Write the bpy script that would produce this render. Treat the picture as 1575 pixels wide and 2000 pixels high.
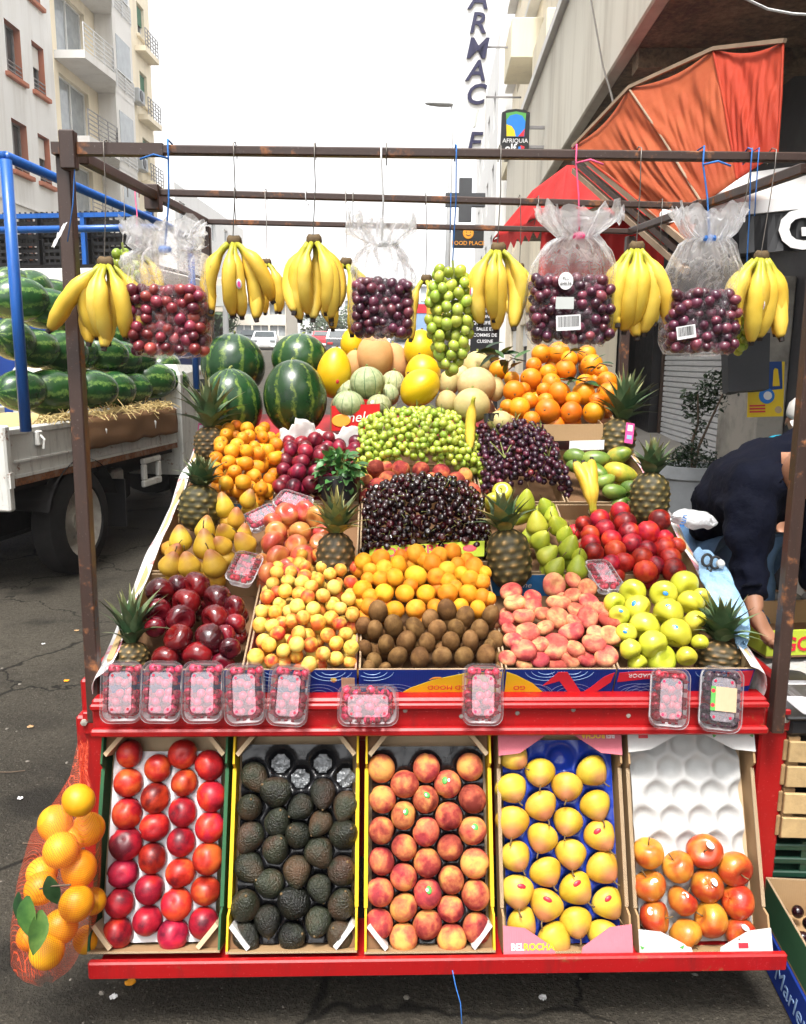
import bpy, math, random
from mathutils import Vector, Matrix, Euler, noise as mnoise
R = math.radians; PI = math.pi
rng = random.Random(7)
scene = bpy.context.scene
C = scene.collection
for o in list(bpy.data.objects): bpy.data.objects.remove(o)

# ------------------------------------------------------------------ camera
F, CX, CY = 1600.0, 787.5, 1000.0            # focal length and centre in photograph pixels
PITCH, YAW, ROLL = math.atan(295/1600), math.atan(47.5/1600), R(0.5)
EYE = Vector((0, 0, 1.6))
fw = Vector((math.sin(YAW)*math.cos(PITCH), math.cos(YAW)*math.cos(PITCH), -math.sin(PITCH)))
r0 = Vector((math.cos(YAW), -math.sin(YAW), 0)); u0 = r0.cross(fw)
rt = r0*math.cos(ROLL) + u0*math.sin(ROLL); up = u0*math.cos(ROLL) - r0*math.sin(ROLL)
cam = bpy.data.cameras.new('camera'); cam.sensor_fit = 'VERTICAL'; cam.sensor_height = 24
cam.lens = 24*F/2000; cam.clip_start = .05; cam.clip_end = 3000
camo = bpy.data.objects.new('camera', cam); C.objects.link(camo); scene.camera = camo
camo.matrix_world = Matrix(((rt.x, up.x, -fw.x, EYE.x), (rt.y, up.y, -fw.y, EYE.y), (rt.z, up.z, -fw.z, EYE.z), (0, 0, 0, 1)))
# ------------------------------------------------------------------ sky, sun, exposure (bright overcast)
SUN_EL = R(66)
w = bpy.data.worlds.new('World'); scene.world = w; w.use_nodes = True
nt = w.node_tree; nt.nodes.clear()
sky = nt.nodes.new('ShaderNodeTexSky'); sky.sky_type = 'NISHITA'; sky.sun_disc = False
sky.sun_elevation = SUN_EL; sky.sun_rotation = R(195); sky.air_density = 1.0; sky.dust_density = 4.0; sky.ozone_density = 1.0; sky.altitude = 0
hs = nt.nodes.new('ShaderNodeHueSaturation'); hs.inputs['Saturation'].default_value = .05
bg = nt.nodes.new('ShaderNodeBackground'); bg.inputs['Strength'].default_value = .15
wo = nt.nodes.new('ShaderNodeOutputWorld')
nt.links.new(sky.outputs[0], hs.inputs['Color']); nt.links.new(hs.outputs[0], bg.inputs['Color']); nt.links.new(bg.outputs[0], wo.inputs[0])
sd = bpy.data.lights.new('sun', 'SUN'); sd.energy = 1.5; sd.angle = R(12); sd.color = (1, .95, .88)
so = bpy.data.objects.new('sun', sd); C.objects.link(so)
sdir = Vector((math.cos(SUN_EL)*math.sin(R(195)), math.cos(SUN_EL)*math.cos(R(195)), math.sin(SUN_EL)))  # towards the sun
so.rotation_euler = sdir.to_track_quat('Z', 'Y').to_euler(); so.location = sdir*50
vs = scene.view_settings; vs.view_transform = 'Standard'; vs.look = 'None'; vs.exposure = 1.55; vs.gamma = 1; vs.use_curve_mapping = False
scene.cycles.max_bounces = 6; scene.cycles.volume_bounces = 1; scene.cycles.transparent_max_bounces = 16; scene.cycles.diffuse_bounces = 2
scene.cycles.transmission_bounces = 4; scene.cycles.glossy_bounces = 3; scene.cycles.caustics_reflective = False; scene.cycles.caustics_refractive = False
scene.cycles.use_denoising = True; scene.cycles.sample_clamp_indirect = 6

# ------------------------------------------------------------------ placing helpers
def ray(px, py): return fw + rt*((px-CX)/F) + up*((CY-py)/F)
def at(px, py, d): return EYE + ray(px, py)*d                       # at a depth along the view axis
def atY(px, py, Y): r = ray(px, py); return EYE + r*(Y/r.y)
def atZ(px, py, Z): r = ray(px, py); return EYE + r*((Z-EYE.z)/r.z)
def onp(px, py, a, b):                                              # on the plane through two (Y,Z) points that spans X
    n = Vector((0, -(b[1]-a[1]), b[0]-a[0])); p0 = Vector((0, a[0], a[1])); r = ray(px, py)
    return EYE + r*((p0-EYE).dot(n)/r.dot(n))
def depth(p): return (p-EYE).dot(fw)
def proj(p):
    d = p-EYE; z = d.dot(fw); return CX+F*d.dot(rt)/z, CY-F*d.dot(up)/z, z
STREET = math.atan(100/1600)                                        # the street runs a little to the right of the stall's axis
def S(a, b, z=0): return Vector((a*math.cos(STREET)+b*math.sin(STREET), -a*math.sin(STREET)+b*math.cos(STREET), z))

# ------------------------------------------------------------------ mesh helpers
class MB:
    def __init__(s): s.v = []; s.f = []
    def add(s, v, f):
        n = len(s.v); s.v += [tuple(p) for p in v]; s.f += [tuple(i+n for i in q) for q in f]; return s
    def box(s, x0, x1, y0, y1, z0, z1, M_=None):
        v = [Vector((x, y, z)) for z in (z0, z1) for y in (y0, y1) for x in (x0, x1)]
        if M_ is not None: v = [M_ @ p for p in v]
        return s.add(v, [(0, 2, 3, 1), (4, 5, 7, 6), (0, 1, 5, 4), (2, 6, 7, 3), (0, 4, 6, 2), (1, 3, 7, 5)])
    def bbox(s, x0, x1, y0, y1, z0, z1, b=.004, M_=None):           # box with chamfered long edges
        t = bev_box(x1-x0, y1-y0, z1-z0, b); c = Vector(((x0+x1)/2, (y0+y1)/2, (z0+z1)/2))
        v = [Vector(p)+c for p in t[0]]
        if M_ is not None: v = [M_ @ p for p in v]
        return s.add(v, t[1])
    def bar(s, a, b, wd, ht=None, upv=(0, 0, 1), b_=0):             # square section bar between two points
        a = Vector(a); b = Vector(b); ht = ht or wd; d = b-a; L = d.length; y = d/L; x = y.cross(Vector(upv))
        if x.length < 1e-4: x = y.cross(Vector((1, 0, 0)))
        x.normalize(); z = x.cross(y); m = Matrix(((x.x, y.x, z.x, a.x), (x.y, y.y, z.y, a.y), (x.z, y.z, z.z, a.z), (0, 0, 0, 1)))
        if b_: return s.bbox(-wd/2, wd/2, 0, L, -ht/2, ht/2, b_, m)
        return s.box(-wd/2, wd/2, 0, L, -ht/2, ht/2, m)
    def tube(s, pts, rad, seg=8, cap=True, flat=1.0):
        pts = [Vector(p) for p in pts]; n = len(pts)
        rr = rad if isinstance(rad, (list, tuple)) else [rad]*n
        t = (pts[1]-pts[0]).normalized(); ref = Vector((0, 0, 1)) if abs(t.z) < .9 else Vector((1, 0, 0))
        x = t.cross(ref).normalized(); V = []; Fc = []
        for i in range(n):
            t = (pts[min(i+1, n-1)]-pts[max(i-1, 0)])
            if t.length < 1e-9: t = Vector((0, 0, 1))
            t.normalize(); x = (x-t*x.dot(t)).normalized(); y = t.cross(x)
            for k in range(seg):
                a = 2*PI*k/seg; V.append(pts[i]+(x*math.cos(a)+y*math.sin(a)*flat)*rr[i])
        for i in range(n-1):
            for k in range(seg):
                k2 = (k+1) % seg; Fc.append((i*seg+k, i*seg+k2, (i+1)*seg+k2, (i+1)*seg+k))
        if cap: Fc.append(tuple(range(seg-1, -1, -1))); Fc.append(tuple(range((n-1)*seg, n*seg)))
        return s.add(V, Fc)
    def lathe(s, prof, seg=16, mod=None, M_=None):                  # profile [(r,z)] from top to bottom round Z, r=0 at poles
        V = []; Fc = []; n = len(prof)
        for i, (r, z) in enumerate(prof):
            for k in range(seg):
                a = 2*PI*k/seg; p = Vector((r*math.cos(a), r*math.sin(a), z))
                if mod: p = mod(p, a, i/(n-1))
                V.append(M_ @ p if M_ is not None else p)
        for i in range(n-1):
            for k in range(seg):
                k2 = (k+1) % seg; Fc.append((i*seg+k, (i+1)*seg+k, (i+1)*seg+k2, i*seg+k2))
        ring = prof[0] == prof[-1]                                  # a closed ring has no end caps
        if prof[0][0] > 1e-6 and not ring: Fc.append(tuple(range(seg)))
        if prof[-1][0] > 1e-6 and not ring: Fc.append(tuple(range(n*seg-1, (n-1)*seg-1, -1)))
        return s.add(V, Fc)
    def prism(s, poly, z0, z1, M_=None):                            # polygon in XY extruded in Z
        n = len(poly); v = [Vector((x, y, z0)) for x, y in poly]+[Vector((x, y, z1)) for x, y in poly]
        if M_ is not None: v = [M_ @ p for p in v]
        return s.add(v, [tuple(range(n-1, -1, -1)), tuple(range(n, 2*n))]+[(i, (i+1) % n, n+(i+1) % n, n+i) for i in range(n)])
    def grid(s, fn, nu, nv):                                        # fn(u,v) -> point
        V = [fn(i/nu, j/nv) for j in range(nv+1) for i in range(nu+1)]; q = nu+1
        return s.add(V, [(j*q+i, j*q+i+1, (j+1)*q+i+1, (j+1)*q+i) for j in range(nv) for i in range(nu)])
    def mesh(s, name, mat, smooth=False, ang=None):
        me = bpy.data.meshes.new(name); me.from_pydata([tuple(p) for p in s.v], [], s.f); me.update()
        if smooth: me.polygons.foreach_set('use_smooth', [True]*len(me.polygons))
        if mat is not None: me.materials.append(mat)
        if ang: me.set_sharp_from_angle(angle=R(ang))
        return me
    def build(s, name, mat, parent=None, smooth=False, loc=None, ang=None):
        return new(name, s.mesh(name, mat, smooth, ang), parent, loc)
def bev_box(a, b, c, e):
    x, y, z = a/2, b/2, c/2; V = []; ix = {}
    for sx in (-1, 1):
        for sy in (-1, 1):
            for sz in (-1, 1):
                for k in range(3):
                    p = [sx*(x-e), sy*(y-e), sz*(z-e)]; p[k] = (sx*x, sy*y, sz*z)[k]; ix[(sx, sy, sz, k)] = len(V); V.append(tuple(p))
    Fc = []
    for s_ in (-1, 1):
        for k in range(3):
            o = [(-1, -1), (1, -1), (1, 1), (-1, 1)]; q = []
            for (m, n) in o:
                t = [0, 0, 0]; t[k] = s_; t[(k+1) % 3] = m; t[(k+2) % 3] = n; q.append(ix[(*t, k)])
            Fc.append(tuple(q if s_ > 0 else q[::-1]))
    for k in range(3):
        i, j = (k+1) % 3, (k+2) % 3
        for m in (-1, 1):
            for n in (-1, 1):
                t = [0, 0, 0]; t[i] = m; t[j] = n; q = []
                for (sk, ax) in ((-1, i), (1, i), (1, j), (-1, j)):
                    t[k] = sk; q.append(ix[(*t, ax)])
                Fc.append(tuple(q if m*n > 0 else q[::-1]))
    for sx in (-1, 1):
        for sy in (-1, 1):
            for sz in (-1, 1):
                q = [ix[(sx, sy, sz, k)] for k in range(3)]; Fc.append(tuple(q if sx*sy*sz > 0 else q[::-1]))
    return V, Fc
def new(name, me, parent=None, loc=None, rot=None, sc=None):
    o = bpy.data.objects.new(name, me); C.objects.link(o)
    if parent is not None: o.parent = parent
    if loc is not None: o.location = loc
    if rot is not None: o.rotation_euler = rot
    if sc is not None: o.scale = (sc, sc, sc) if isinstance(sc, (int, float)) else sc
    return o
def tag(o, label, cat, group=None):
    o['label'] = label; o['category'] = cat
    if group: o['group'] = group
    return o
def thing(name, label, cat, loc=(0, 0, 0), rot=None, group=None, sc=None):
    o = new(name, None, None, loc, rot, sc); o.empty_display_size = .05; return tag(o, label, cat, group)
def struct(o, kind='structure'): o['kind'] = kind; return o
def text(s, size, mat, parent, M_, name='lettering', ext=.0008, align='CENTER', xs=1.0, sh=0.0, bold=0.0):
    cu = bpy.data.curves.new(name, 'FONT'); cu.body = s; cu.size = size; cu.extrude = ext; cu.align_x = align; cu.align_y = 'CENTER'
    cu.resolution_u = 3; cu.shear = sh; cu.offset = bold
    t = bpy.data.objects.new(name, cu); me = bpy.data.meshes.new_from_object(t); bpy.data.objects.remove(t)
    me.transform(M_ @ Matrix.Diagonal((xs, 1, 1, 1))); me.materials.clear(); me.materials.append(mat)
    return new(name, me, parent)
def frame(o, x, y, z=None):                                         # matrix from origin and axes
    x = Vector(x).normalized(); y = Vector(y); y = (y-x*y.dot(x)).normalized(); z = x.cross(y)
    return Matrix(((x.x, y.x, z.x, o[0]), (x.y, y.y, z.y, o[1]), (x.z, y.z, z.z, o[2]), (0, 0, 0, 1)))
ORD = ['', 'first', 'second', 'third', 'fourth', 'fifth', 'sixth', 'seventh', 'eighth', 'ninth', 'tenth', 'eleventh', 'twelfth', 'thirteenth', 'fourteenth', 'fifteenth', 'sixteenth', 'seventeenth', 'eighteenth', 'nineteenth', 'twentieth']+['twenty '+k for k in ('first', 'second', 'third', 'fourth', 'fifth', 'sixth', 'seventh', 'eighth', 'ninth')]
def rowlabels(L, tol=.62):
    """for (px,py,r,...) give 'second from left in third row' style places"""
    idx = sorted(range(len(L)), key=lambda i: L[i][1]); rows = []
    for i in idx:
        if rows and L[i][1]-sum(L[j][1] for j in rows[-1])/len(rows[-1]) < tol*2*L[i][2]*.8: rows[-1].append(i)
        else: rows.append([i])
    out = {}
    for ri, row in enumerate(rows):
        row.sort(key=lambda i: L[i][0])
        for ci, i in enumerate(row):
            out[i] = (('only one' if len(row) == 1 else ORD[ci+1]+' from left')+' in '+(ORD[ri+1] if ri+1 < len(ORD) else 'last')+' row down')
    return out
# ------------------------------------------------------------------ materials
class N:
    def __init__(s, name):
        s.m = bpy.data.materials.new(name); s.m.use_nodes = True; s.t = s.m.node_tree; s.t.nodes.clear()
        s.out = s.n('ShaderNodeOutputMaterial')
    def n(s, typ, **kw):
        d = s.t.nodes.new(typ)
        for k, v in kw.items(): setattr(d, k, v)
        return d
    def l(s, a, b): s.t.links.new(a, b)
    def val(s, sock, v):
        if hasattr(v, 'is_linked') or isinstance(v, bpy.types.NodeSocket): s.l(v, sock)
        else: sock.default_value = v
    def math(s, op, a, b=0.0, c=None):
        d = s.n('ShaderNodeMath', operation=op); s.val(d.inputs[0], a); s.val(d.inputs[1], b)
        if c is not None: s.val(d.inputs[2], c)
        return d.outputs[0]
    def vmath(s, op, a, b):
        d = s.n('ShaderNodeVectorMath', operation=op); s.val(d.inputs[0], a); s.val(d.inputs[1], b); return d.outputs[0]
    def coord(s, kind='Object', rnd=True):
        tc = s.n('ShaderNodeTexCoord').outputs[kind]
        if not rnd: return tc
        oi = s.n('ShaderNodeObjectInfo'); k = s.math('MULTIPLY', oi.outputs['Random'], 37.0); return s.vmath('ADD', tc, k)
    def rnd(s): return s.n('ShaderNodeObjectInfo').outputs['Random']
    def noise(s, vec, scale, detail=4, rough=.55, dist=0.0):
        d = s.n('ShaderNodeTexNoise'); s.l(vec, d.inputs['Vector']); d.inputs['Scale'].default_value = scale
        d.inputs['Detail'].default_value = detail; d.inputs['Roughness'].default_value = rough; d.inputs['Distortion'].default_value = dist; return d.outputs[0]
    def vor(s, vec, scale, feature='F1', rand=1.0, out=0):
        d = s.n('ShaderNodeTexVoronoi', feature=feature); s.l(vec, d.inputs['Vector']); d.inputs['Scale'].default_value = scale; d.inputs['Randomness'].default_value = rand; return d.outputs[out]
    def ramp(s, fac, stops, interp='LINEAR'):
        d = s.n('ShaderNodeValToRGB'); s.val(d.inputs[0], fac); e = d.color_ramp.elements; d.color_ramp.interpolation = interp
        while len(e) < len(stops): e.new(.5)
        for i, (p, c) in enumerate(stops): e[i].position = p; e[i].color = (c[0], c[1], c[2], 1) if isinstance(c, (tuple, list)) else (c, c, c, 1)
        return d.outputs[0]
    def mix(s, fac, a, b, mode='MIX'):
        d = s.n('ShaderNodeMix', data_type='RGBA', blend_type=mode); s.val(d.inputs[0], fac)
        for sock, v in ((d.inputs[6], a), (d.inputs[7], b)): s.val(sock, (*v, 1) if isinstance(v, (tuple, list)) and len(v) == 3 else v)
        return d.outputs[2]
    def vary(s, col, amt, hue=0.0):
        d = s.n('ShaderNodeHueSaturation'); s.val(d.inputs['Color'], col)
        r = s.rnd(); s.l(s.math('MULTIPLY_ADD', r, amt*2, 1-amt), d.inputs['Value'])
        if hue: s.l(s.math('MULTIPLY_ADD', s.math('FRACT', s.math('MULTIPLY', r, 7.31)), hue*2, .5-hue), d.inputs['Hue'])
        return d.outputs[0]
    def bump(s, h, strength, dist=.01):
        d = s.n('ShaderNodeBump'); d.inputs['Strength'].default_value = strength; d.inputs['Distance'].default_value = dist; s.l(h, d.inputs['Height']); return d.outputs[0]
    def pbr(s, col, rough=.5, nor=None, **kw):
        b = s.n('ShaderNodeBsdfPrincipled'); s.val(b.inputs['Base Color'], (*col, 1) if isinstance(col, (tuple, list)) and len(col) == 3 else col); s.val(b.inputs['Roughness'], rough)
        if nor is not None: s.l(nor, b.inputs['Normal'])
        for k, v in kw.items(): s.val(b.inputs[k.replace('_', ' ')], v)
        s.l(b.outputs[0], s.out.inputs[0]); s.b = b; return s.m
def simple(name, col, rough=.5, var=.12, ns=6.0, bump=0.0, bs=60, dist=.002, metal=0.0, spec=.5, obj_rnd=0.0, **kw):
    g = N(name); v = g.coord()
    nz = g.noise(v, ns, 6); c = g.mix(nz, tuple(x*(1-var*1.6) for x in col), tuple(min(1, x*(1+var)) for x in col))
    if obj_rnd: c = g.vary(c, obj_rnd)
    nor = g.bump(g.noise(v, bs, 4), bump, dist) if bump else None
    rr = g.math('MULTIPLY_ADD', g.noise(v, ns*2.3, 3), .25, rough-.12)
    return g.pbr(c, rr, nor, Metallic=metal, Specular_IOR_Level=spec, **kw)
UR = dict(nectarine_skin=.036, plum_skin=.026, peach_skin=.036, flat_peach_skin=.036, yellow_apricot_skin=.02, orange_apricot_skin=.028, loquat_skin=.024, orange_peel=.045, yellow_orange_peel=.045, dark_red_apple_skin=.042, yellow_green_apple_skin=.042,
    yellow_pear_skin=.04, green_pear_skin=.04, kiwi_skin=.027, avocado_skin=.036, mango_skin=.05, green_mango_skin=.05, green_grape_skin=.011, dark_grape_skin=.011, red_grape_skin=.012, purple_grape_skin=.012, cherry_skin=.011, raspberry_skin=.01, blackberry_skin=.01)
def fruit(name, stops, ns=14, rough=.4, obj_rnd=.15, hue=.01, detail=3, blush=None, bump=0.0, bs=300, sss=0.0, spec=.5, speck=None, coat=0.0, axis=None):
    """mottled skin: noise through a colour ramp; blush = (colour, direction bias); speck = (colour, scale, size)"""
    ur = UR.get(name, 1.0); ns = ns*ur*(1.5 if ur < 1 else 1); bs = bs*ur; speck = speck and (speck[0], speck[1]*ur, speck[2])
    g = N(name); v = g.coord(); f = g.math('ADD', g.noise(v, ns, detail, .5, .3), g.math('MULTIPLY_ADD', g.noise(v, ns*5, 4, .65), .26, -.13))
    oi = g.rnd(); f = g.math('ADD', f, g.math('MULTIPLY_ADD', g.math('FRACT', g.math('MULTIPLY', oi, 13.7)), .24, -.12))
    c = g.ramp(f, stops)
    if axis:                                                        # colour towards the stem end / the other end
        z = g.n('ShaderNodeSeparateXYZ'); g.l(g.coord('Object', False), z.inputs[0])
        fa = g.math('MULTIPLY_ADD', g.math('ADD', z.outputs[2], g.math('MULTIPLY_ADD', g.noise(v, ns*1.5, 3), axis[3], -axis[3]/2)), 1/(axis[2]-axis[1]), -axis[1]/(axis[2]-axis[1]))
        cl = g.n('ShaderNodeClamp'); g.l(fa, cl.inputs[0]); c = g.mix(cl.outputs[0], c, axis[0])
    c = g.vary(c, obj_rnd, hue)
    if speck:
        d = g.vor(v, speck[1]); c = g.mix(g.ramp(d, [(speck[2], 1.0), (speck[2]*1.6, 0.0)]), c, speck[0])
    nor = g.bump(g.noise(v, bs, 3), bump, .002 if bump < .8 else .006) if bump else None
    return g.pbr(c, rough, nor, Subsurface_Weight=sss, Subsurface_Radius=(.012, .006, .003), Specular_IOR_Level=spec, Coat_Weight=coat, Coat_Roughness=.12, Subsurface_Scale=.5)
MT = {}
def mats():
    m = MT
    # --- metal, paint, card, plastic
    def rusty(name, paint, rust_amt, rough=.42):
        g = N(name); v = g.coord('Object', True); a = g.noise(v, 9, 8, .65); b = g.noise(v, 55, 5)
        msk = g.ramp(g.math('MULTIPLY_ADD', b, .25, g.math('MULTIPLY', a, .8)), [(rust_amt, 0.0), (rust_amt+.08, 1.0)])
        rust = g.ramp(b, [(.3, (.07, .03, .02)), (.7, (.32, .12, .04))])
        pc = g.mix(g.noise(v, 3, 5), tuple(x*.72 for x in paint), paint); gm = g.n('ShaderNodeMapping'); g.l(v, gm.inputs[0]); gm.inputs['Scale'].default_value = (1, 1, .15); pc = g.mix(g.ramp(g.noise(gm.outputs[0], 22, 7, .7), [(.52, 0.0), (.72, .65)]), pc, tuple(x*.30+.01 for x in paint)); pc = g.mix(g.ramp(g.noise(v, 160, 2, .9), [(.66, 0.0), (.70, .5)]), pc, tuple(min(1, x*1.3+.12) for x in paint))
        return g.pbr(g.mix(msk, pc, rust), g.math('MULTIPLY_ADD', msk, .35, rough), g.bump(g.math('ADD', b, msk), .25, .002))
    m['red'] = rusty('red_paint', (.42, .006, .008), .655)
    m['brown'] = rusty('brown_iron', (.055, .030, .023), .58)
    m['blue_pipe'] = rusty('blue_pipe_paint', (.02, .13, .50), .74, .3)
    m['white_truck'] = rusty('white_truck_paint', (.74, .74, .70), .61)
    m['rust'] = rusty('rust_strip', (.25, .13, .07), .45)
    def card(name, col):
        g = N(name); v = g.coord(); a = g.noise(v, 5, 5); b = g.noise(v, 90, 3)
        wv = g.n('ShaderNodeTexWave', wave_type='BANDS', bands_direction='X'); g.l(g.coord('Object', False), wv.inputs[0]); wv.inputs['Scale'].default_value = 55; wv.inputs['Distortion'].default_value = .6
        c = g.mix(a, tuple(x*.75 for x in col), tuple(min(1, x*1.12) for x in col))
        return g.pbr(g.mix(g.math('MULTIPLY', b, .3), c, tuple(x*.6 for x in col)), .8, g.bump(wv.outputs[1], .12, .001), Specular_IOR_Level=.2)
    m['card'] = card('brown_cardboard', (.42, .27, .14)); m['card_pale'] = card('pale_cardboard', (.62, .46, .29)); m['card_dark'] = card('dark_cardboard', (.22, .12, .06))  # dark card also puts shade into crate bases and tray corners
    m['card_white'] = card('white_cardboard', (.70, .69, .67)); m['card_pink'] = card('pink_cardboard', (.72, .20, .25)); m['card_green'] = card('green_cardboard', (.04, .13, .06))
    m['card_yellow'] = card('yellow_cardboard', (.85, .55, .03)); m['card_blue'] = card('blue_cardboard', (.01, .04, .30)); m['card_lime'] = card('lime_cardboard', (.55, .66, .06)); m['card_red'] = card('red_cardboard', (.62, .02, .02))
    m['card_sky'] = card('light_blue_cardboard', (.04, .22, .55))
    def edge(name):
        g = N(name); wv = g.n('ShaderNodeTexWave', wave_type='BANDS', bands_direction='DIAGONAL'); g.l(g.coord('Object', False), wv.inputs[0]); wv.inputs['Scale'].default_value = 170; wv.inputs['Distortion'].default_value = 3
        return g.pbr(g.ramp(wv.outputs[1], [(.3, (.16, .09, .05)), (.6, (.60, .45, .28))]), .85, g.bump(wv.outputs[1], .5, .003))
    m['edge'] = edge('corrugated_edge')
    m['ink_blue'] = simple('blue_print', (.012, .045, .27), .4, .15); m['ink_red'] = simple('red_print', (.70, .03, .05), .4, .1); m['ink_yellow'] = simple('yellow_print', (.88, .62, .02), .4, .1)
    m['ink_white'] = simple('white_print', (.85, .85, .85), .45, .05); m['ink_black'] = simple('black_print', (.02, .02, .022), .45, .1); m['ink_green'] = simple('green_print', (.10, .38, .08), .45, .1)
    m['ink_pale'] = simple('pale_print', (.55, .58, .56), .5, .05); m['ink_lblue'] = simple('pale_blue_print', (.30, .46, .75), .4, .1); m['ink_orange'] = simple('orange_print', (.9, .36, .03), .4, .1)
    m['navy_letter'] = simple('navy_letter', (.02, .02, .07), .35, .1); m['sky_letter'] = simple('bright_blue_print', (.02, .22, .72), .4, .1); m['pink_sheet'] = simple('pink_sheet', (.82, .10, .36), .4, .15)
    m['tray_black'] = simple('black_tray_plastic', (.012, .012, .014), .22, .3, 20, .4, 40, .004)
    m['tray_blue'] = simple('blue_tray_plastic', (.008, .035, .33), .22, .3, 20, .4, 40, .004)
    m['tray_white'] = simple('white_tray_foam', (.64, .64, .66), .55, .06, 20, .25, 40, .004)
    m['tray_pulp'] = simple('grey_moulded_pulp', (.50, .50, .49), .8, .08, 30, .3, 200, .002)
    m['paper'] = simple('newspaper', (.62, .60, .58), .85, .12, 8, .5, 12, .01)
    m['foil'] = simple('clear_wrap', (.20, .21, .22), .15, .6, 30, .9, 45, .01, metal=.3)
    g = N('clear_plastic'); v = g.coord(); bs = g.n('ShaderNodeBsdfPrincipled'); bs.inputs['Base Color'].default_value = (.95, .95, .97, 1); bs.inputs['Roughness'].default_value = .09
    bs.inputs['IOR'].default_value = 1.35; tr = g.n('ShaderNodeBsdfTransparent'); tr.inputs[0].default_value = (.97, .96, .97, 1)
    fr = g.n('ShaderNodeFresnel'); fr.inputs[0].default_value = 1.45; mx = g.n('ShaderNodeMixShader'); g.l(g.math('MULTIPLY_ADD', fr.outputs[0], .65, .015), mx.inputs[0]); g.l(tr.outputs[0], mx.inputs[1]); g.l(bs.outputs[0], mx.inputs[2]); g.l(mx.outputs[0], g.out.inputs[0]); m['clear'] = g.m
    g = N('frosted_lid'); bs = g.n('ShaderNodeBsdfPrincipled'); bs.inputs['Base Color'].default_value = (.84, .78, .86, 1); bs.inputs['Roughness'].default_value = .25
    tr = g.n('ShaderNodeBsdfTransparent'); mx = g.n('ShaderNodeMixShader'); mx.inputs[0].default_value = .26; g.l(tr.outputs[0], mx.inputs[1]); g.l(bs.outputs[0], mx.inputs[2]); g.l(mx.outputs[0], g.out.inputs[0]); m['frost'] = g.m
    # thin crinkled bag film, clear below and milky in the gathered folds
    g = N('bag_film'); v = g.coord(); nz = g.noise(v, 14, 6, .6, .8); cr = g.ramp(nz, [(.46, 0.0), (.5, 1.0), (.54, 0.0)])  # cr whitens thin crease streaks, highlights put into the film
    z = g.n('ShaderNodeSeparateXYZ'); g.l(g.coord('Object', False), z.inputs[0])
    milky = g.ramp(z.outputs[2], [(.0, .0), (.17, .15), (.3, 1.0)])
    bs = g.n('ShaderNodeBsdfPrincipled'); bs.inputs['Base Color'].default_value = (.93, .93, .95, 1); bs.inputs['Roughness'].default_value = .18
    g.l(g.bump(g.noise(v, 22, 5, .6, 1.5), .9, .02), bs.inputs['Normal'])
    tl = g.n('ShaderNodeBsdfTranslucent'); tl.inputs[0].default_value = (.95, .95, .97, 1); m0 = g.n('ShaderNodeMixShader'); m0.inputs[0].default_value = .72; g.l(bs.outputs[0], m0.inputs[1]); g.l(tl.outputs[0], m0.inputs[2])
    tr = g.n('ShaderNodeBsdfTransparent'); lw = g.n('ShaderNodeLayerWeight'); lw.inputs[0].default_value = .35
    fac = g.math('ADD', g.math('MULTIPLY', lw.outputs[1], .30), g.math('ADD', g.math('MULTIPLY', cr, .20), g.math('MULTIPLY_ADD', milky, .36, .05)))
    vo = g.vor(g.coord('Object', False), 24, 'F1', .35); hole = g.ramp(vo, [(.14, 0.0), (.17, 1.0)])
    hole = g.mix(g.ramp(z.outputs[2], [(.15, 0.0), (.2, 1.0)]), (1, 1, 1), hole)
    mx = g.n('ShaderNodeMixShader'); g.l(g.math('MULTIPLY', fac, hole), mx.inputs[0]); g.l(tr.outputs[0], mx.inputs[1]); g.l(m0.outputs[0], mx.inputs[2]); g.l(mx.outputs[0], g.out.inputs[0]); m['bag'] = g.m
    g = N('red_net'); v = g.coord('Object', False); vv = g.n('ShaderNodeMapping'); g.l(v, vv.inputs[0]); vv.inputs['Scale'].default_value = (260, 260, 260); vv.inputs['Rotation'].default_value = (.5, .6, .78)
    ck = g.n('ShaderNodeTexWave', wave_type='BANDS', bands_direction='X'); g.l(vv.outputs[0], ck.inputs[0]); ck.inputs['Scale'].default_value = .4
    c2 = g.n('ShaderNodeTexWave', wave_type='BANDS', bands_direction='Y'); g.l(vv.outputs[0], c2.inputs[0]); c2.inputs['Scale'].default_value = .4
    fac = g.ramp(g.math('MAXIMUM', ck.outputs[1], c2.outputs[1]), [(.93, .0), (.99, .7)])
    bs = g.n('ShaderNodeBsdfPrincipled'); bs.inputs['Base Color'].default_value = (.80, .10, .03, 1); tr = g.n('ShaderNodeBsdfTransparent'); mx = g.n('ShaderNodeMixShader'); g.l(fac, mx.inputs[0]); g.l(tr.outputs[0], mx.inputs[1]); g.l(bs.outputs[0], mx.inputs[2]); g.l(mx.outputs[0], g.out.inputs[0]); m['net'] = g.m
    # --- fruit
    m['nectarine'] = fruit('nectarine_skin', [(.30, (.09, .004, .010)), (.42, (.27, .006, .011)), (.54, (.42, .012, .013)), (.70, (.56, .075, .018))], 13, .40, .22, .012, 5, bump=.06, spec=.45, speck=((.75, .35, .2), 420, .06))
    m['plum'] = fruit('plum_skin', [(.3, (.05, .004, .012)), (.5, (.17, .008, .022)), (.72, (.36, .015, .03))], 20, .34, .25, .01)
    m['peach'] = fruit('peach_skin', [(.30, (.15, .018, .020)), (.44, (.34, .055, .042)), (.56, (.54, .16, .070)), (.70, (.68, .34, .085))], 13, .72, .14, .012, 6, bump=.10, bs=900, spec=.12)
    m['flatpeach'] = fruit('flat_peach_skin', [(.30, (.30, .038, .038)), (.46, (.48, .105, .075)), (.60, (.60, .24, .12)), (.76, (.68, .44, .18))], 15, .75, .12, .012, 5, bump=.1, bs=900, spec=.15)
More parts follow.
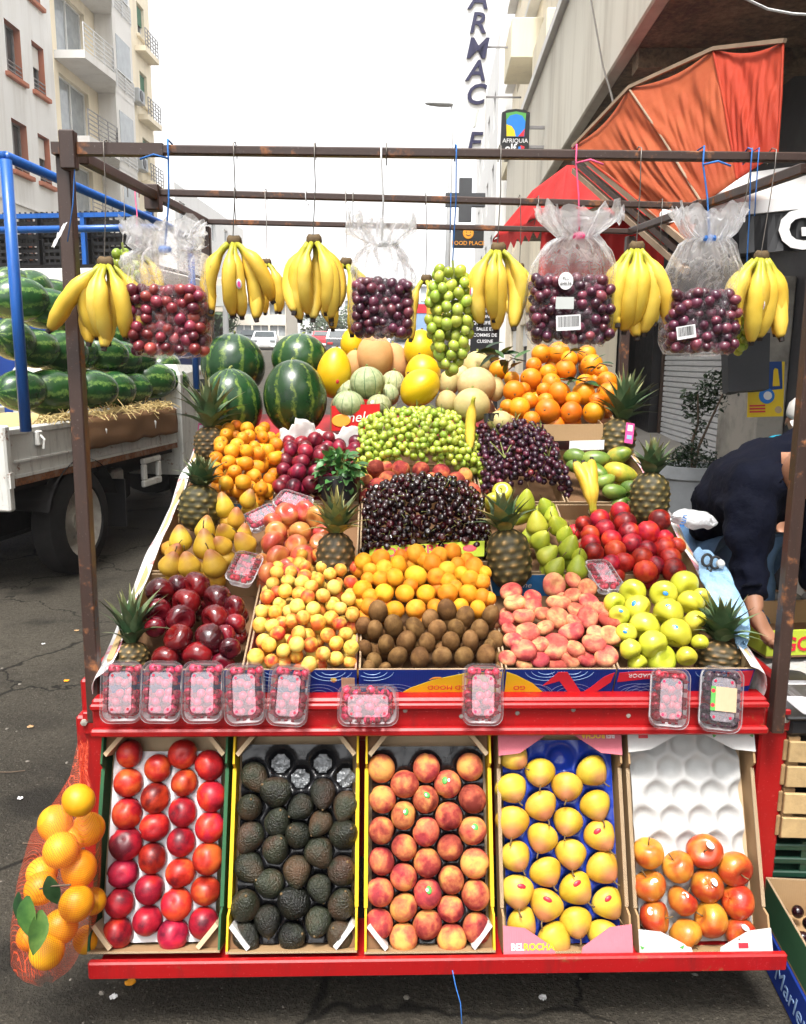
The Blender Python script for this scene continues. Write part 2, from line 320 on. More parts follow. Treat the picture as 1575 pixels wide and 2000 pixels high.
    m['apricot_small'] = fruit('yellow_apricot_skin', [(.30, (.58, .085, .03)), (.42, (.68, .26, .04)), (.52, (.72, .44, .08)), (.70, (.72, .54, .13))], 17, .5, .10, .015, spec=.3)
    m['apricot'] = fruit('orange_apricot_skin', [(.3, (.60, .18, .010)), (.52, (.70, .28, .014)), (.72, (.74, .38, .028))], 10, .62, .10, .014, bump=.05, spec=.3)
    m['loquat'] = fruit('loquat_skin', [(.3, (.58, .17, .008)), (.55, (.74, .29, .012)), (.75, (.78, .40, .03))], 14, .5, .10, .01, spec=.3)
    m['orange'] = fruit('orange_peel', [(.3, (.66, .17, .005)), (.6, (.76, .26, .007)), (.8, (.78, .33, .012))], 6, .42, .07, .012, bump=.25, bs=420, spec=.45)
    m['orange_y'] = fruit('yellow_orange_peel', [(.3, (.70, .26, .006)), (.6, (.78, .36, .010)), (.8, (.80, .42, .02))], 6, .42, .07, .012, bump=.25, bs=420, spec=.45)
    m['apple_dark'] = fruit('dark_red_apple_skin', [(.3, (.035, .003, .006)), (.5, (.095, .004, .009)), (.74, (.22, .008, .011))], 9, .20, .22, .006, coat=.5, speck=((.5, .2, .15), 300, .05))
    m['apple_yellow'] = fruit('yellow_green_apple_skin', [(.3, (.42, .42, .03)), (.55, (.55, .52, .04)), (.8, (.62, .54, .07))], 8, .30, .09, .02, speck=((.45, .38, .1), 260, .06), coat=.2, axis=((.42, .38, .05), .72, .86, .1))
    def apple_bi(name, a, b, c_):
        g = N(name); v = g.coord('Object', False); st = g.n('ShaderNodeMapping'); g.l(g.coord(), st.inputs[0]); st.inputs['Scale'].default_value = (1, 1, .25)
        n2 = g.noise(st.outputs[0], 2.6, 4); n1 = g.noise(g.coord(), .5, 2)
        f = g.math('MULTIPLY_ADD', n2, .30, g.math('MULTIPLY_ADD', g.math('FRACT', g.math('MULTIPLY', g.rnd(), 9.7)), .28, n1))
        c = g.vary(g.ramp(f, [(.52, a), (.70, b), (.98, c_)]), .10, .006)
        d = g.vor(g.coord(), 10); c = g.mix(g.ramp(d, [(.05, 1.0), (.09, 0.0)]), c, (.85, .6, .3))
        return g.pbr(c, .28, None, Coat_Weight=.25)
    m['apple_pink'] = apple_bi('pink_red_apple_skin', (.36, .020, .022), (.48, .060, .042), (.58, .24, .06))
    m['apple_bi'] = apple_bi('red_yellow_apple_skin', (.30, .010, .009), (.42, .045, .014), (.60, .26, .03))
    m['pear_y'] = fruit('yellow_pear_skin', [(.3, (.54, .30, .022)), (.55, (.66, .42, .04)), (.8, (.70, .50, .07))], 9, .5, .08, .014, speck=((.35, .2, .05), 150, .07), axis=((.42, .17, .06), .75, 1.25, .5), bump=.06)
    m['pear_g'] = fruit('green_pear_skin', [(.3, (.24, .31, .02)), (.55, (.37, .41, .03)), (.8, (.50, .48, .05))], 9, .45, .12, .02, speck=((.25, .22, .05), 170, .07), bump=.06)
    m['kiwi'] = fruit('kiwi_skin', [(.3, (.095, .045, .016)), (.55, (.18, .092, .032)), (.8, (.27, .15, .058))], 26, .78, .16, .006, bump=.35, bs=500, spec=.2)
    m['avocado'] = fruit('avocado_skin', [(.3, (.010, .011, .008)), (.48, (.022, .026, .014)), (.60, (.045, .032, .018)), (.8, (.075, .036, .019))], 9, .34, .5, .02, 5, bump=1.0, bs=210, spec=.5)
    m['mango'] = fruit('mango_skin', [(.30, (.10, .20, .025)), (.44, (.26, .30, .035)), (.58, (.52, .38, .04)), (.74, (.62, .15, .035))], 7, .36, .10, .01, spec=.45)
    m['mango_g'] = fruit('green_mango_skin', [(.30, (.06, .13, .02)), (.55, (.14, .22, .035)), (.8, (.28, .32, .05))], 7, .36, .10, .01)
    m['grape_g'] = fruit('green_grape_skin', [(.3, (.28, .38, .035)), (.55, (.42, .52, .07)), (.8, (.56, .57, .12))], 18, .24, .16, .02, coat=.2)
    m['grape_d'] = fruit('dark_grape_skin', [(.3, (.014, .006, .014)), (.5, (.042, .009, .024)), (.7, (.11, .014, .03)), (.85, (.24, .03, .04))], 12, .36, .35, .02, coat=.15)
    m['grape_r'] = fruit('red_grape_skin', [(.3, (.085, .012, .020)), (.5, (.20, .026, .038)), (.75, (.36, .06, .06))], 14, .30, .30, .015, coat=.3)
    m['grape_p'] = fruit('purple_grape_skin', [(.3, (.035, .010, .022)), (.5, (.10, .022, .042)), (.75, (.24, .06, .08))], 14, .30, .30, .015, coat=.3)
    m['cherry'] = fruit('cherry_skin', [(.32, (.006, .002, .003)), (.52, (.020, .002, .005)), (.70, (.060, .003, .007)), (.85, (.26, .008, .012))], 10, .22, .3, .006, coat=.3)
    m['raspberry'] = fruit('raspberry_skin', [(.3, (.40, .012, .04)), (.7, (.70, .04, .09))], 30, .4, .2, .01)
    m['slot_red'] = simple('dark_red_slot', (.20, .006, .015), .4, .2)
    m['blackberry'] = fruit('blackberry_skin', [(.3, (.015, .008, .02)), (.7, (.06, .015, .03))], 30, .35, .2, .01)
    # bananas: yellow, green towards the neck, dark tip
    g = N('banana_peel'); v = g.coord(); z = g.n('ShaderNodeSeparateXYZ'); g.l(g.coord('Generated', False), z.inputs[0])
    base = g.ramp(g.noise(v, 9, 4), [(.3, (.68, .42, .035)), (.6, (.78, .56, .08)), (.8, (.82, .66, .17))])
    fz = g.math('MULTIPLY_ADD', g.noise(v, 30, 3), .06, g.math('ADD', z.outputs[2], -.03))
    c = g.mix(g.ramp(fz, [(.74, 0.0), (.90, .9)]), base, (.36, .38, .035)); c = g.mix(g.ramp(fz, [(.02, 1.0), (.06, 0.0)]), c, (.022, .014, .008))
    sp = g.ramp(g.noise(v, 46, 5, .6), [(.70, 0.0), (.76, .75)]); c = g.mix(sp, c, (.22, .12, .03)); c = g.vary(c, .07, .006)
    m['banana'] = g.pbr(c, .42, g.bump(g.noise(v, 60, 3), .1, .002), Specular_IOR_Level=.35)
    m['banana_crown'] = simple('banana_crown', (.12, .075, .03), .8, .5, 40, .5, 60, .004); m['tip'] = simple('black_fruit_tip', (.018, .012, .010), .7, .3)
    # watermelon: dark ground, lighter ragged stripes along the long axis
    def wm(name, dark, mid, lite, n, wdt=.62):
        g = N(name); v = g.coord('Object', False); vr = g.coord(); sp = g.n('ShaderNodeSeparateXYZ'); g.l(v, sp.inputs[0])
        ang = g.math('ARCTAN2', sp.outputs[1], sp.outputs[0]); nz = g.noise(vr, 16, 5, .65); n2 = g.noise(vr, 42, 4, .7)
        st = g.math('SINE', g.math('ADD', g.math('MULTIPLY', ang, float(n)), g.math('MULTIPLY', g.math('ADD', nz, g.math('MULTIPLY', n2, .55)), 5.2)))
        fac = g.ramp(g.math('MULTIPLY_ADD', n2, .55, g.math('MULTIPLY_ADD', st, .32, .2)), [(wdt, 0.0), (wdt+.14, 1.0)])
        c = g.mix(fac, g.ramp(nz, [(.3, dark), (.75, mid)]), g.ramp(n2, [(.35, mid), (.7, lite)]))
        return g.pbr(g.vary(c, .18, .012), .27, g.bump(nz, .05, .01), Coat_Weight=.25, Coat_Roughness=.25)
    m['wm'] = wm('watermelon_rind', (.006, .034, .010), (.018, .070, .018), (.22, .30, .045), 11, .66)
    m['wm2'] = wm('truck_watermelon_rind', (.007, .040, .010), (.02, .09, .02), (.19, .31, .07), 9, .61)
    m['melon_y'] = fruit('yellow_melon_rind', [(.3, (.66, .38, .004)), (.6, (.74, .48, .007)), (.8, (.76, .52, .015))], 6, .38, .05, .008, bump=.12, bs=60)
    m['melon_p'] = fruit('peach_coloured_melon_rind', [(.3, (.58, .28, .10)), (.6, (.66, .36, .15)), (.8, (.70, .44, .20))], 10, .7, .07, .008, bump=.18, bs=160)
    m['melon_c'] = fruit('cream_melon_rind', [(.3, (.48, .36, .15)), (.6, (.58, .45, .20)), (.8, (.64, .53, .28))], 22, .62, .08, .012, bump=.3, bs=180)
    g = N('striped_melon_rind'); v = g.coord('Object', False); sp = g.n('ShaderNodeSeparateXYZ'); g.l(v, sp.inputs[0]); ang = g.math('ARCTAN2', sp.outputs[1], sp.outputs[0]); nz = g.noise(g.coord(), 60, 5)
    st = g.math('ABSOLUTE', g.math('SINE', g.math('MULTIPLY', ang, 5.0))); c = g.ramp(nz, [(.3, (.26, .31, .14)), (.7, (.48, .50, .28))])
    c = g.mix(g.ramp(st, [(.06, 1.0), (.18, 0.0)]), c, (.10, .17, .07)); m['melon_s'] = g.pbr(g.vary(c, .1, .02), .62, g.bump(g.math('ADD', nz, g.math('MULTIPLY', st, .6)), .45, .006))
    # pineapple
    g = N('pineapple_skin'); v = g.coord('Object', False); at_ = g.n('ShaderNodeAttribute', attribute_name='eye'); nz = g.noise(g.coord(), 70, 4)
    c = g.ramp(at_.outputs['Fac'], [(.0, (.022, .016, .008)), (.20, (.060, .048, .014)), (.42, (.17, .105, .026)), (.66, (.40, .25, .08)), (.9, (.60, .44, .22))]); c = g.mix(g.math('MULTIPLY', nz, .5), c, (.10, .085, .03))
    m['pine'] = g.pbr(g.vary(c, .2, .02), .6, g.bump(nz, .4, .003))
    m['pine_leaf'] = fruit('pineapple_leaf', [(.3, (.040, .085, .036)), (.55, (.085, .15, .065)), (.8, (.20, .25, .12))], 12, .5, .25, .02, axis=((.42, .33, .13), .09, .22, .08))
    m['pine_leaf_dry'] = fruit('dry_pineapple_leaf', [(.3, (.14, .17, .05)), (.55, (.30, .27, .08)), (.8, (.50, .38, .13))], 12, .55, .25, .02)
    m['leaf'] = fruit('green_leaf', [(.3, (.025, .075, .02)), (.55, (.055, .14, .03)), (.8, (.12, .22, .05))], 20, .4, .2, .02)
    m['leaf_dark'] = fruit('dark_leaf', [(.3, (.008, .03, .010)), (.55, (.022, .065, .02)), (.8, (.06, .12, .03))], 20, .4, .25, .02)
    m['basil'] = fruit('basil_leaf', [(.3, (.035, .12, .03)), (.55, (.07, .20, .05)), (.8, (.16, .32, .09))], 20, .42, .25, .015)
    m['stem'] = simple('fruit_stem', (.16, .10, .04), .7, .4, 60); m['stem_g'] = simple('green_stem', (.26, .30, .08), .6, .3, 60); m['twig'] = simple('twig_bark', (.13, .09, .06), .85, .4, 40, .5, 80, .003)
    m['straw'] = simple('dry_straw', (.62, .47, .20), .7, .3, 20)
    # strings, wires, cloth, rubber, glass
    m['wire'] = simple('steel_wire', (.22, .20, .18), .45, .3, 80, metal=.7); m['rope_blue'] = simple('blue_string', (.03, .16, .50), .8, .3, 80); m['rope_pink'] = simple('pink_string', (.80, .10, .24), .8, .3, 80); m['rope_white'] = simple('white_string', (.75, .75, .75), .8, .2, 80)
    m['rubber'] = simple('tyre_rubber', (.022, .021, .021), .8, .35, 12, .3, 90, .003, spec=.12); m['steel'] = simple('grimy_steel', (.42, .39, .34), .5, .5, 14, .2, 60, .003, metal=.1); m['chassis'] = simple('chassis_black', (.018, .017, .017), .7, .4, 10, spec=.12)
    m['black_plastic'] = simple('black_plastic', (.018, .018, .02), .4, .3, 10); m['green_plastic'] = simple('dark_green_plastic', (.012, .05, .03), .4, .3, 10); m['grey_plastic'] = simple('grey_plastic', (.42, .44, .46), .5, .1)
    m['blue_body'] = simple('blue_truck_paint', (.012, .05, .26), .35, .25, 5)
    m['navy'] = simple('navy_jacket_cloth', (.0030, .0042, .012), .85, .35, 9, .6, 26, .014, spec=.12); m['jeans'] = simple('blue_jeans', (.09, .16, .27), .9, .35, 10, .5, 40, .008, spec=.12); m['skin'] = simple('skin', (.40, .19, .11), .5, .15, 20); m['hair'] = simple('dark_hair', (.02, .015, .012), .6, .3, 60, .6, 150, .004, spec=.12)
    m['teal'] = simple('turquoise_cloth', (.03, .32, .46), .85, .2, 10, .4, 30, .01, spec=.12); m['black_cloth'] = simple('black_cloth', (.016, .016, .02), .9, .3, 10, .4, 30, .01, spec=.12); m['cap'] = simple('pale_cap_cloth', (.60, .58, .55), .85, .15, 20); m['eye'] = simple('eye_white', (.75, .73, .7), .3, .05); m['sole'] = simple('shoe_leather', (.03, .025, .022), .5, .3)
    m['towel'] = simple('light_blue_plastic_sheet', (.30, .50, .72), .5, .25, 9, .8, 30, .02)
    g = N('printed_sheet'); v = g.coord('Object', False); a = g.noise(v, 7, 3, .5, 1.2); c = g.ramp(a, [(.44, (.80, .78, .77)), (.56, (.76, .72, .71)), (.58, (.72, .22, .20)), (.62, (.70, .35, .45)), (.65, (.80, .78, .77))]); m['sheet'] = g.pbr(c, .35, g.bump(g.noise(v, 18, 4), .6, .02))
    g = N('white_carrier_film'); v = g.coord(); bs = g.n('ShaderNodeBsdfPrincipled'); bs.inputs['Base Color'].default_value = (.85, .86, .88, 1); bs.inputs['Roughness'].default_value = .25; g.l(g.bump(g.noise(v, 18, 5, .6, 1), .9, .02), bs.inputs['Normal']); tr = g.n('ShaderNodeBsdfTransparent'); mx = g.n('ShaderNodeMixShader'); mx.inputs[0].default_value = .72; g.l(tr.outputs[0], mx.inputs[1]); g.l(bs.outputs[0], mx.inputs[2]); g.l(mx.outputs[0], g.out.inputs[0]); m['carrier'] = g.m
    def cloth(name, a, b, tl):
        g = N(name); v = g.coord(); c = g.ramp(g.noise(v, 2.2, 6, .6), [(.3, a), (.7, b)]); w_ = g.noise(v, 180, 2)
        bs = g.n('ShaderNodeBsdfPrincipled'); g.l(c, bs.inputs['Base Color']); bs.inputs['Roughness'].default_value = .75; g.l(g.bump(g.math('ADD', w_, g.math('MULTIPLY', g.noise(v, 6, 4), 3.0)), .25, .01), bs.inputs['Normal'])
        t = g.n('ShaderNodeBsdfTranslucent'); g.l(c, t.inputs[0]); mx = g.n('ShaderNodeMixShader'); mx.inputs[0].default_value = tl; g.l(bs.outputs[0], mx.inputs[1]); g.l(t.outputs[0], mx.inputs[2]); g.l(mx.outputs[0], g.out.inputs[0]); return g.m
    m['awning'] = cloth('orange_awning_canvas', (.46, .075, .02), (.60, .15, .05), .45); m['awning_red'] = cloth('red_awning_canvas', (.58, .012, .012), (.70, .035, .03), .35); m['awning_deep'] = cloth('deep_red_awning_canvas', (.48, .032, .010), (.57, .065, .020), .4); m['awning_trim'] = simple('dirty_cream_trim', (.34, .24, .16), .8, .35, 8)
    # buildings
    def wall(name, a, b, st=(.35, .30, .24), amt=.35, streak=(1, 1, .12), bump=.25):
        g = N(name); v = g.coord('Object', True); mp = g.n('ShaderNodeMapping'); g.l(v, mp.inputs[0]); mp.inputs['Scale'].default_value = streak
        c = g.mix(g.noise(v, .6, 6), a, b); s_ = g.ramp(g.noise(mp.outputs[0], 1.6, 8, .65), [(.48, 0.0), (.78, amt)]); c = g.mix(s_, c, st)
        return g.pbr(c, .85, g.bump(g.noise(v, 30, 6), bump, .01), Specular_IOR_Level=.25)
    m['wall_white'] = wall('white_render', (.76, .75, .74), (.86, .85, .83)); m['wall_cream'] = wall('cream_render', (.84, .73, .54), (.90, .82, .66)); m['wall_yellow'] = wall('pale_yellow_render', (.80, .72, .52), (.86, .79, .62)); m['wall_conc'] = wall('concrete_fascia', (.74, .69, .58), (.84, .80, .70), (.30, .24, .17), .5)
    g = N('mouldy_soffit'); v = g.coord(); n1 = g.noise(v, 2.2, 8, .68); n2 = g.noise(v, 16, 6, .7); m['soffit'] = g.pbr(g.ramp(g.math('MULTIPLY_ADD', n2, .5, g.math('MULTIPLY', n1, .6)), [(.36, (.045, .034, .024)), (.52, (.17, .125, .08)), (.70, (.38, .29, .18))]), .9, g.bump(n2, .6, .02))
    m['terracotta'] = wall('terracotta_paint', (.44, .15, .09), (.52, .21, .13)); m['balcony'] = wall('balcony_white', (.74, .72, .69), (.84, .82, .79)); m['far'] = wall('far_white_wall', (.70, .70, .69), (.78, .77, .75), amt=.15); m['far2'] = wall('far_cream_wall', (.68, .62, .52), (.76, .70, .60), amt=.15)
    m['glass'] = simple('window_glass', (.05, .06, .065), .08, .3, 3); m['glass_pale'] = simple('pale_window_glass', (.35, .38, .40), .1, .3, 3); m['frame_white'] = simple('white_frame', (.78, .78, .76), .5, .1); m['frame_dark'] = simple('dark_red_shutter', (.10, .02, .02), .6, .2); m['rail'] = simple('grey_railing', (.25, .24, .24), .5, .2); m['rail_w'] = simple('white_railing', (.7, .7, .7), .5, .1); m['green_awn'] = simple('green_blind', (.05, .16, .09), .7, .2)
    m['shutter'] = simple('grey_roller_shutter', (.68, .69, .70), .5, .12, 6); m['dark_wall'] = simple('dark_grey_cladding', (.085, .088, .095), .5, .2, 3, spec=.12); m['brown_wall'] = simple('brown_door_frame', (.10, .07, .055), .6, .3, 6, spec=.12); m['sign_black'] = simple('black_sign_panel', (.02, .02, .022), .35, .2, 5); m['sign_white'] = simple('white_sign_panel', (.80, .80, .80), .4, .05); m['lamp_grey'] = simple('lamp_grey', (.40, .41, .42), .45, .1); m['blue_door'] = simple('blue_grey_door', (.10, .22, .30), .5, .2)
    m['stone'] = wall('worn_plaster', (.34, .32, .28), (.55, .52, .46), (.06, .06, .05), .8, (1, 1, 1)); m['pot'] = simple('grey_planter', (.42, .44, .46), .7, .2, 8, .3, 60, .004); m['wood'] = simple('crate_wood', (.36, .22, .10), .8, .4, 18, .5, 60, .004); m['wood_pale'] = simple('pale_crate_wood', (.55, .38, .18), .8, .35, 18, .5, 60, .004); m['canvas_grey'] = simple('grey_plastic_sheet', (.42, .41, .39), .45, .2, 6, .6, 16, .02)
    # asphalt
    g = N('asphalt'); v = g.coord('Object', False); a = g.noise(v, .55, 7, .6); b = g.noise(v, 95, 4, .7); c2 = g.vor(v, 140)
    c = g.ramp(a, [(.32, (.034, .030, .023)), (.58, (.092, .081, .063)), (.75, (.155, .138, .108))]); c = g.mix(g.ramp(b, [(.50, 0.0), (.68, .7)]), c, (.17, .152, .122)); c = g.mix(g.ramp(g.noise(v, 2.1, 6, .6), [(.52, 0.0), (.66, .65)]), c, (.045, .040, .033)); c = g.mix(g.ramp(g.noise(v, 34, 5, .75), [(.38, .55), (.52, 0.0)]), c, (.035, .031, .025)); c = g.mix(g.ramp(g.vor(v, 46), [(.06, .7), (.14, 0.0)]), c, (.32, .29, .24))
    ck = g.vor(g.vmath('ADD', v, g.math('MULTIPLY', g.noise(v, 3, 4), .5)), .9, 'DISTANCE_TO_EDGE'); c = g.mix(g.ramp(ck, [(.004, .85), (.012, 0.0)]), c, (.012, .011, .009)); st = g.ramp(g.noise(v, 1.3, 3, .5), [(.60, 0.0), (.66, .75)]); c = g.mix(st, c, (.022, .020, .017))
    m['asphalt'] = g.pbr(c, g.ramp(a, [(.3, .62), (.7, .9)]), g.bump(g.math('ADD', b, g.math('MULTIPLY', g.noise(v, 34, 5, .75), 2.0)), 1.0, .02), Specular_IOR_Level=.2)
    m['paving'] = wall('pavement_slab', (.34, .31, .28), (.44, .41, .37), (.16, .14, .12), .5, (1, 1, 1)); m['pebble'] = simple('pebble', (.22, .20, .17), .9, .3, 30)
    m['car_white'] = simple('white_car_paint', (.72, .73, .74), .2, .04, 2, Coat_Weight=.4); m['car_red'] = simple('red_car_paint', (.45, .02, .03), .2, .04, 2, Coat_Weight=.4); m['car_dark'] = simple('dark_car_paint', (.04, .045, .05), .2, .04, 2, Coat_Weight=.4); m['lamp_red'] = simple('tail_lamp', (.5, .02, .02), .2, .05)
    m['tree_far'] = fruit('far_tree_leaf', [(.3, (.05, .085, .04)), (.6, (.08, .12, .06)), (.8, (.12, .16, .08))], 2, .7, .2, .02)
mats()
# ------------------------------------------------------------------ ground
def gz(b): return 0.0 if b < 10 else (b-10)*.0465 if b < 95 else 85*.0465
def ground():
    m = MB(); bs = [-12, -2, 0, 1, 2, 3, 4, 5, 6, 7, 8, 9, 10, 12, 15, 20, 30, 40, 55, 70, 95, 140, 300, 900]; xs = [-400, -60, -20, -8, -4, -2, 0, 2.6, 6, 20, 60, 400]
    q = len(xs)
    m.add([S(a, b, gz(b)) for b in bs for a in xs], [(j*q+i, j*q+i+1, (j+1)*q+i+1, (j+1)*q+i) for j in range(len(bs)-1) for i in range(q-1)])
    struct(m.build('ground', MT['asphalt']))
    # pavement on the shop side, slab by slab near the stall, one strip farther off
    k = MB(); k.box(2.62, 2.74, -1, 10, -.05, .12)
    pv = struct(new('pavement', None)); pv.rotation_euler.z = -STREET
    o = k.build('kerb', MT['paving'], pv); b0 = MB(); b0.box(2.74, 9, -1, 10, -.05, .11); b0.build('bedding', MT['stone'], pv)
    me = MB().bbox(-.195, .195, -.195, .195, 0, .02, .004).mesh('slab', MT['paving'])
    for i in range(8):
        for j in range(14): new('slab', me, pv, (2.95+i*.4, 1.6+j*.4, .108+rng.uniform(0, .004)), (rng.uniform(-.008, .008), rng.uniform(-.008, .008), 0))
    f = MB(); f.add([S(a, b, gz(b)+z) for b in (10, 20, 55, 95, 140) for (a, z) in ((2.62, 0), (2.62, .12), (9, .12))], [(j*3+i, j*3+i+1, (j+1)*3+i+1, (j+1)*3+i) for j in range(4) for i in range(2)])
    struct(f.build('far_pavement', MT['paving']))
    # loose grit on the road
    g = MB(); r = random.Random(3)
    for i in range(260):
        x, y, s_ = r.uniform(-2.6, 1.3), r.uniform(1.1, 4.4), r.choice((.003, .004, .005, .009))
        g.lathe([(0, s_*.6), (s_*.8, s_*.3), (s_, 0)], 6, None, Matrix.Translation((x, y, .001)) @ Matrix.Rotation(r.random()*6, 4, 'Z') @ Matrix.Diagonal((1, r.uniform(.5, 1), 1, 1)))
    o = g.build('gravel', MT['pebble']); o['kind'] = 'stuff'; tag(o, 'pale grit and crumbs scattered on the asphalt', 'grit')
ground()

# ------------------------------------------------------------------ buildings: facade with real openings
def facade(par, y0, y1, z0, z1, ops, mat, dep=.22, x=0.0, s=1, rev=None):
    """wall sheet in the plane x facing s*X with openings (y0,y1,z0,z1) and their reveals"""
    ys = sorted({y0, y1, *[v for o in ops for v in o[:2]]}); zs = sorted({z0, z1, *[v for o in ops for v in o[2:4]]}); m = MB()
    for i in range(len(ys)-1):
        for j in range(len(zs)-1):
            cy, cz = (ys[i]+ys[i+1])/2, (zs[j]+zs[j+1])/2
            if any(o[0] < cy < o[1] and o[2] < cz < o[3] for o in ops): continue
            q = [(x, ys[i], zs[j]), (x, ys[i+1], zs[j]), (x, ys[i+1], zs[j+1]), (x, ys[i], zs[j+1])]
            m.add(q if s > 0 else q[::-1], [(0, 1, 2, 3)])
    w_ = m.build('wall', mat, par)
    for o in ops:
        r = MB(); a, b, c, d = o[:4]; X = x-s*dep
        for q in (((x, a, c), (X, a, c), (X, a, d), (x, a, d)), ((x, b, c), (x, b, d), (X, b, d), (X, b, c)), ((x, a, d), (X, a, d), (X, b, d), (x, b, d)), ((x, a, c), (x, b, c), (X, b, c), (X, a, c))): r.add(q, [(0, 1, 2, 3)])
        r.build('reveal', rev or mat, w_)
    return w_
def window(par, a, b, c, d, x=0.0, s=1, dep=.2, glass='glass', fr='frame_white', sill=None, rail=None, blind=0.0, bm='frame_white'):
    w_ = MB().box(min(x-s*dep, x-s*(dep+.02)), max(x-s*dep, x-s*(dep+.02)), a, b, c, d).build('window', MT[glass], par); f = MB(); t = .06; X0, X1 = sorted((x-s*dep, x-s*(dep-.05)))
    f.box(X0, X1, a, a+t, c, d); f.box(X0, X1, b-t, b, c, d); f.box(X0, X1, a+t, b-t, d-t, d); f.box(X0, X1, a+t, b-t, c, c+t); f.box(X0, X1, (a+b)/2-.03, (a+b)/2+.03, c+t, d-t); f.build('frame', MT[fr], w_)
    if sill: X0, X1 = sorted((x-s*.02, x+s*.14)); MB().bbox(X0, X1, a-.16, b+.16, c-.16, c-.012, .02).build('sill', MT[sill], w_)
    if rail:
        g = MB(); X0, X1 = sorted((x-s*.06, x-s*.02))
        for k in range(3): g.box(X0, X1, a, b, c+.12+k*.14, c+.15+k*.14)
        g.build('guard_rail', MT[rail], w_)
    if blind: X0, X1 = sorted((x-s*(dep-.06), x-s*(dep-.1))); MB().box(X0, X1, a+t, b-t, d-(d-c)*blind, d-t).build('blind', MT[bm], w_)
    return w_
def railing(par, pts, z, h=.95, n=5, mat='rail', step=.5):
    g = MB()
    for i in range(len(pts)-1):
        p, q = Vector((*pts[i], 0)), Vector((*pts[i+1], 0)); L = (q-p).length
        for k in range(n): zz = z+.12+(h-.12)*k/(n-1); g.bar(p+Vector((0, 0, zz)), q+Vector((0, 0, zz)), .03)
        for k in range(int(L/step)+1): a = p.lerp(q, k/max(1, int(L/step))); g.bar(a+Vector((0, 0, z)), a+Vector((0, 0, z+h)), .035)
    return g.build('railing', MT[mat], par)
def ac_unit(par, y, z, x=0.0, s=1):
    X0, X1 = sorted((x+s*.05, x+s*.4)); a = MB().bbox(X0, X1, y-.4, y+.4, z, z+.6, .03).build('air_conditioner', MT['grey_plastic'], par)
    m = MB(); m.lathe([(0, .02), (.2, .02), (.24, 0)], 14, None, Matrix.Translation(((x+s*.405), y-.1, z+.3)) @ Matrix.Rotation(s*PI/2, 4, 'Y')); m.build('fan_grille', MT['black_plastic'], a)
LROT = (0, 0, -STREET)
A_L = -14.0
def left_buildings():
    b = thing('apartment_building', 'white apartment block with terracotta window surrounds and sills', 'building', S(A_L, 0), LROT)
    ops = [(y, y+w_, z, z+1.62) for z in (4.75, 7.78, 10.8, 13.8, 16.8) for (y, w_) in ((22.8, 1.0), (26.0, 1.0), (28.5, 1.05), (30.35, .9))]
    facade(b, -24, 32, 0, 20, ops, MT['wall_white'], .3, rev=MT['terracotta'])
    e = MB(); e.add([(-9, -24, 0), (0, -24, 0), (0, -24, 20), (-9, -24, 20)], [(0, 1, 2, 3)]); e.build('side_wall', MT['wall_white'], b)
    for k, o in enumerate(ops): window(b, *o, dep=.28, sill='terracotta', rail='rail', blind=(.0, .3, .0, .45)[k % 4], fr='rail', bm='balcony')
    MB().box(0.001, .05, -24, 32, 6.66, 6.72).build('string_course', MT['wall_white'], b)
    # the cream block with white balconies
    b = thing('apartment_building', 'cream apartment block with chamfered white balconies and air conditioners', 'building', S(A_L, 1.5), LROT)
    ops = []
    for z in (3.8, 6.8, 9.75, 12.7, 15.7): ops += [(30.9, 33.6, z+.1, z+2.3), (37.4, 38.4, z+.9, z+2.2), (39.9, 40.9, z+.9, z+2.3)]
    facade(b, 30.52, 41.6, 0, 20, ops, MT['wall_cream'], .25)
    e = MB(); e.add([(0, 41.6, 0), (-10, 41.6, 0), (-10, 41.6, 20), (0, 41.6, 20)], [(0, 1, 2, 3)]); e.build('side_wall', MT['wall_cream'], b)
    for k, o in enumerate(ops):
        if k % 3 == 0: window(b, *o, dep=.22, glass='glass_pale')
        else: window(b, *o, dep=.22, sill='wall_cream', blind=(.35, .0, .6)[(k*7) % 3], bm=('frame_white', 'green_awn', 'frame_white')[(k*5) % 3], glass=('glass', 'glass_pale')[k % 2])
    for k, z in enumerate((3.8, 6.8, 9.75, 12.7, 15.7)):
        MB().prism([(0, 30.6), (1.15, 30.6), (1.3, 33.2), (.75, 34.6), (0, 34.6)], z-.28, z).build('balcony_slab', MT['balcony'], b)
        railing(b, [(1.12, 30.65), (1.25, 33.2), (.72, 34.5)], z, .95, 6, 'rail' if k < 3 else 'rail_w', .8)
        bay = MB().box(.001, .75, 34.6, 36.8, z-.25, z+2.75).build('bay', MT['balcony'], b); MB().box(.75, .77, 34.9, 36.5, z+.7, z+2.1).build('bay_window', MT['glass_pale'], bay)
        railing(b, [(.8, 34.7), (.8, 36.7)], z, .7, 5, 'rail_w', .7)
        MB().box(0.002, .5, 39.4, 41.4, z+.0, z+.22).build('ledge', MT['wall_cream'], b); railing(b, [(.48, 39.5), (.48, 41.3)], z+.22, .8, 5, 'rail', .35)
        if k in (1, 2, 3): ac_unit(b, 38.95, z+.55)
    # low blocks farther along
    b = thing('apartment_building', 'low pale block far behind the cream apartment house', 'building', S(A_L-3, 0), LROT)
    ops = [(y, y+1.3, z, z+1.4) for z in (5.2, 8.0, 10.6) for y in (57, 61, 65, 69, 73)]
    facade(b, 56, 76, 0, 13, ops, MT['far'], .2)
    e = MB(); e.add([(-12, 56, 0), (0, 56, 0), (0, 56, 13), (-12, 56, 13)], [(0, 1, 2, 3)]); e.build('side_wall', MT['far'], b)
    for o in ops: window(b, *o, dep=.18, glass='glass_pale')
left_buildings()
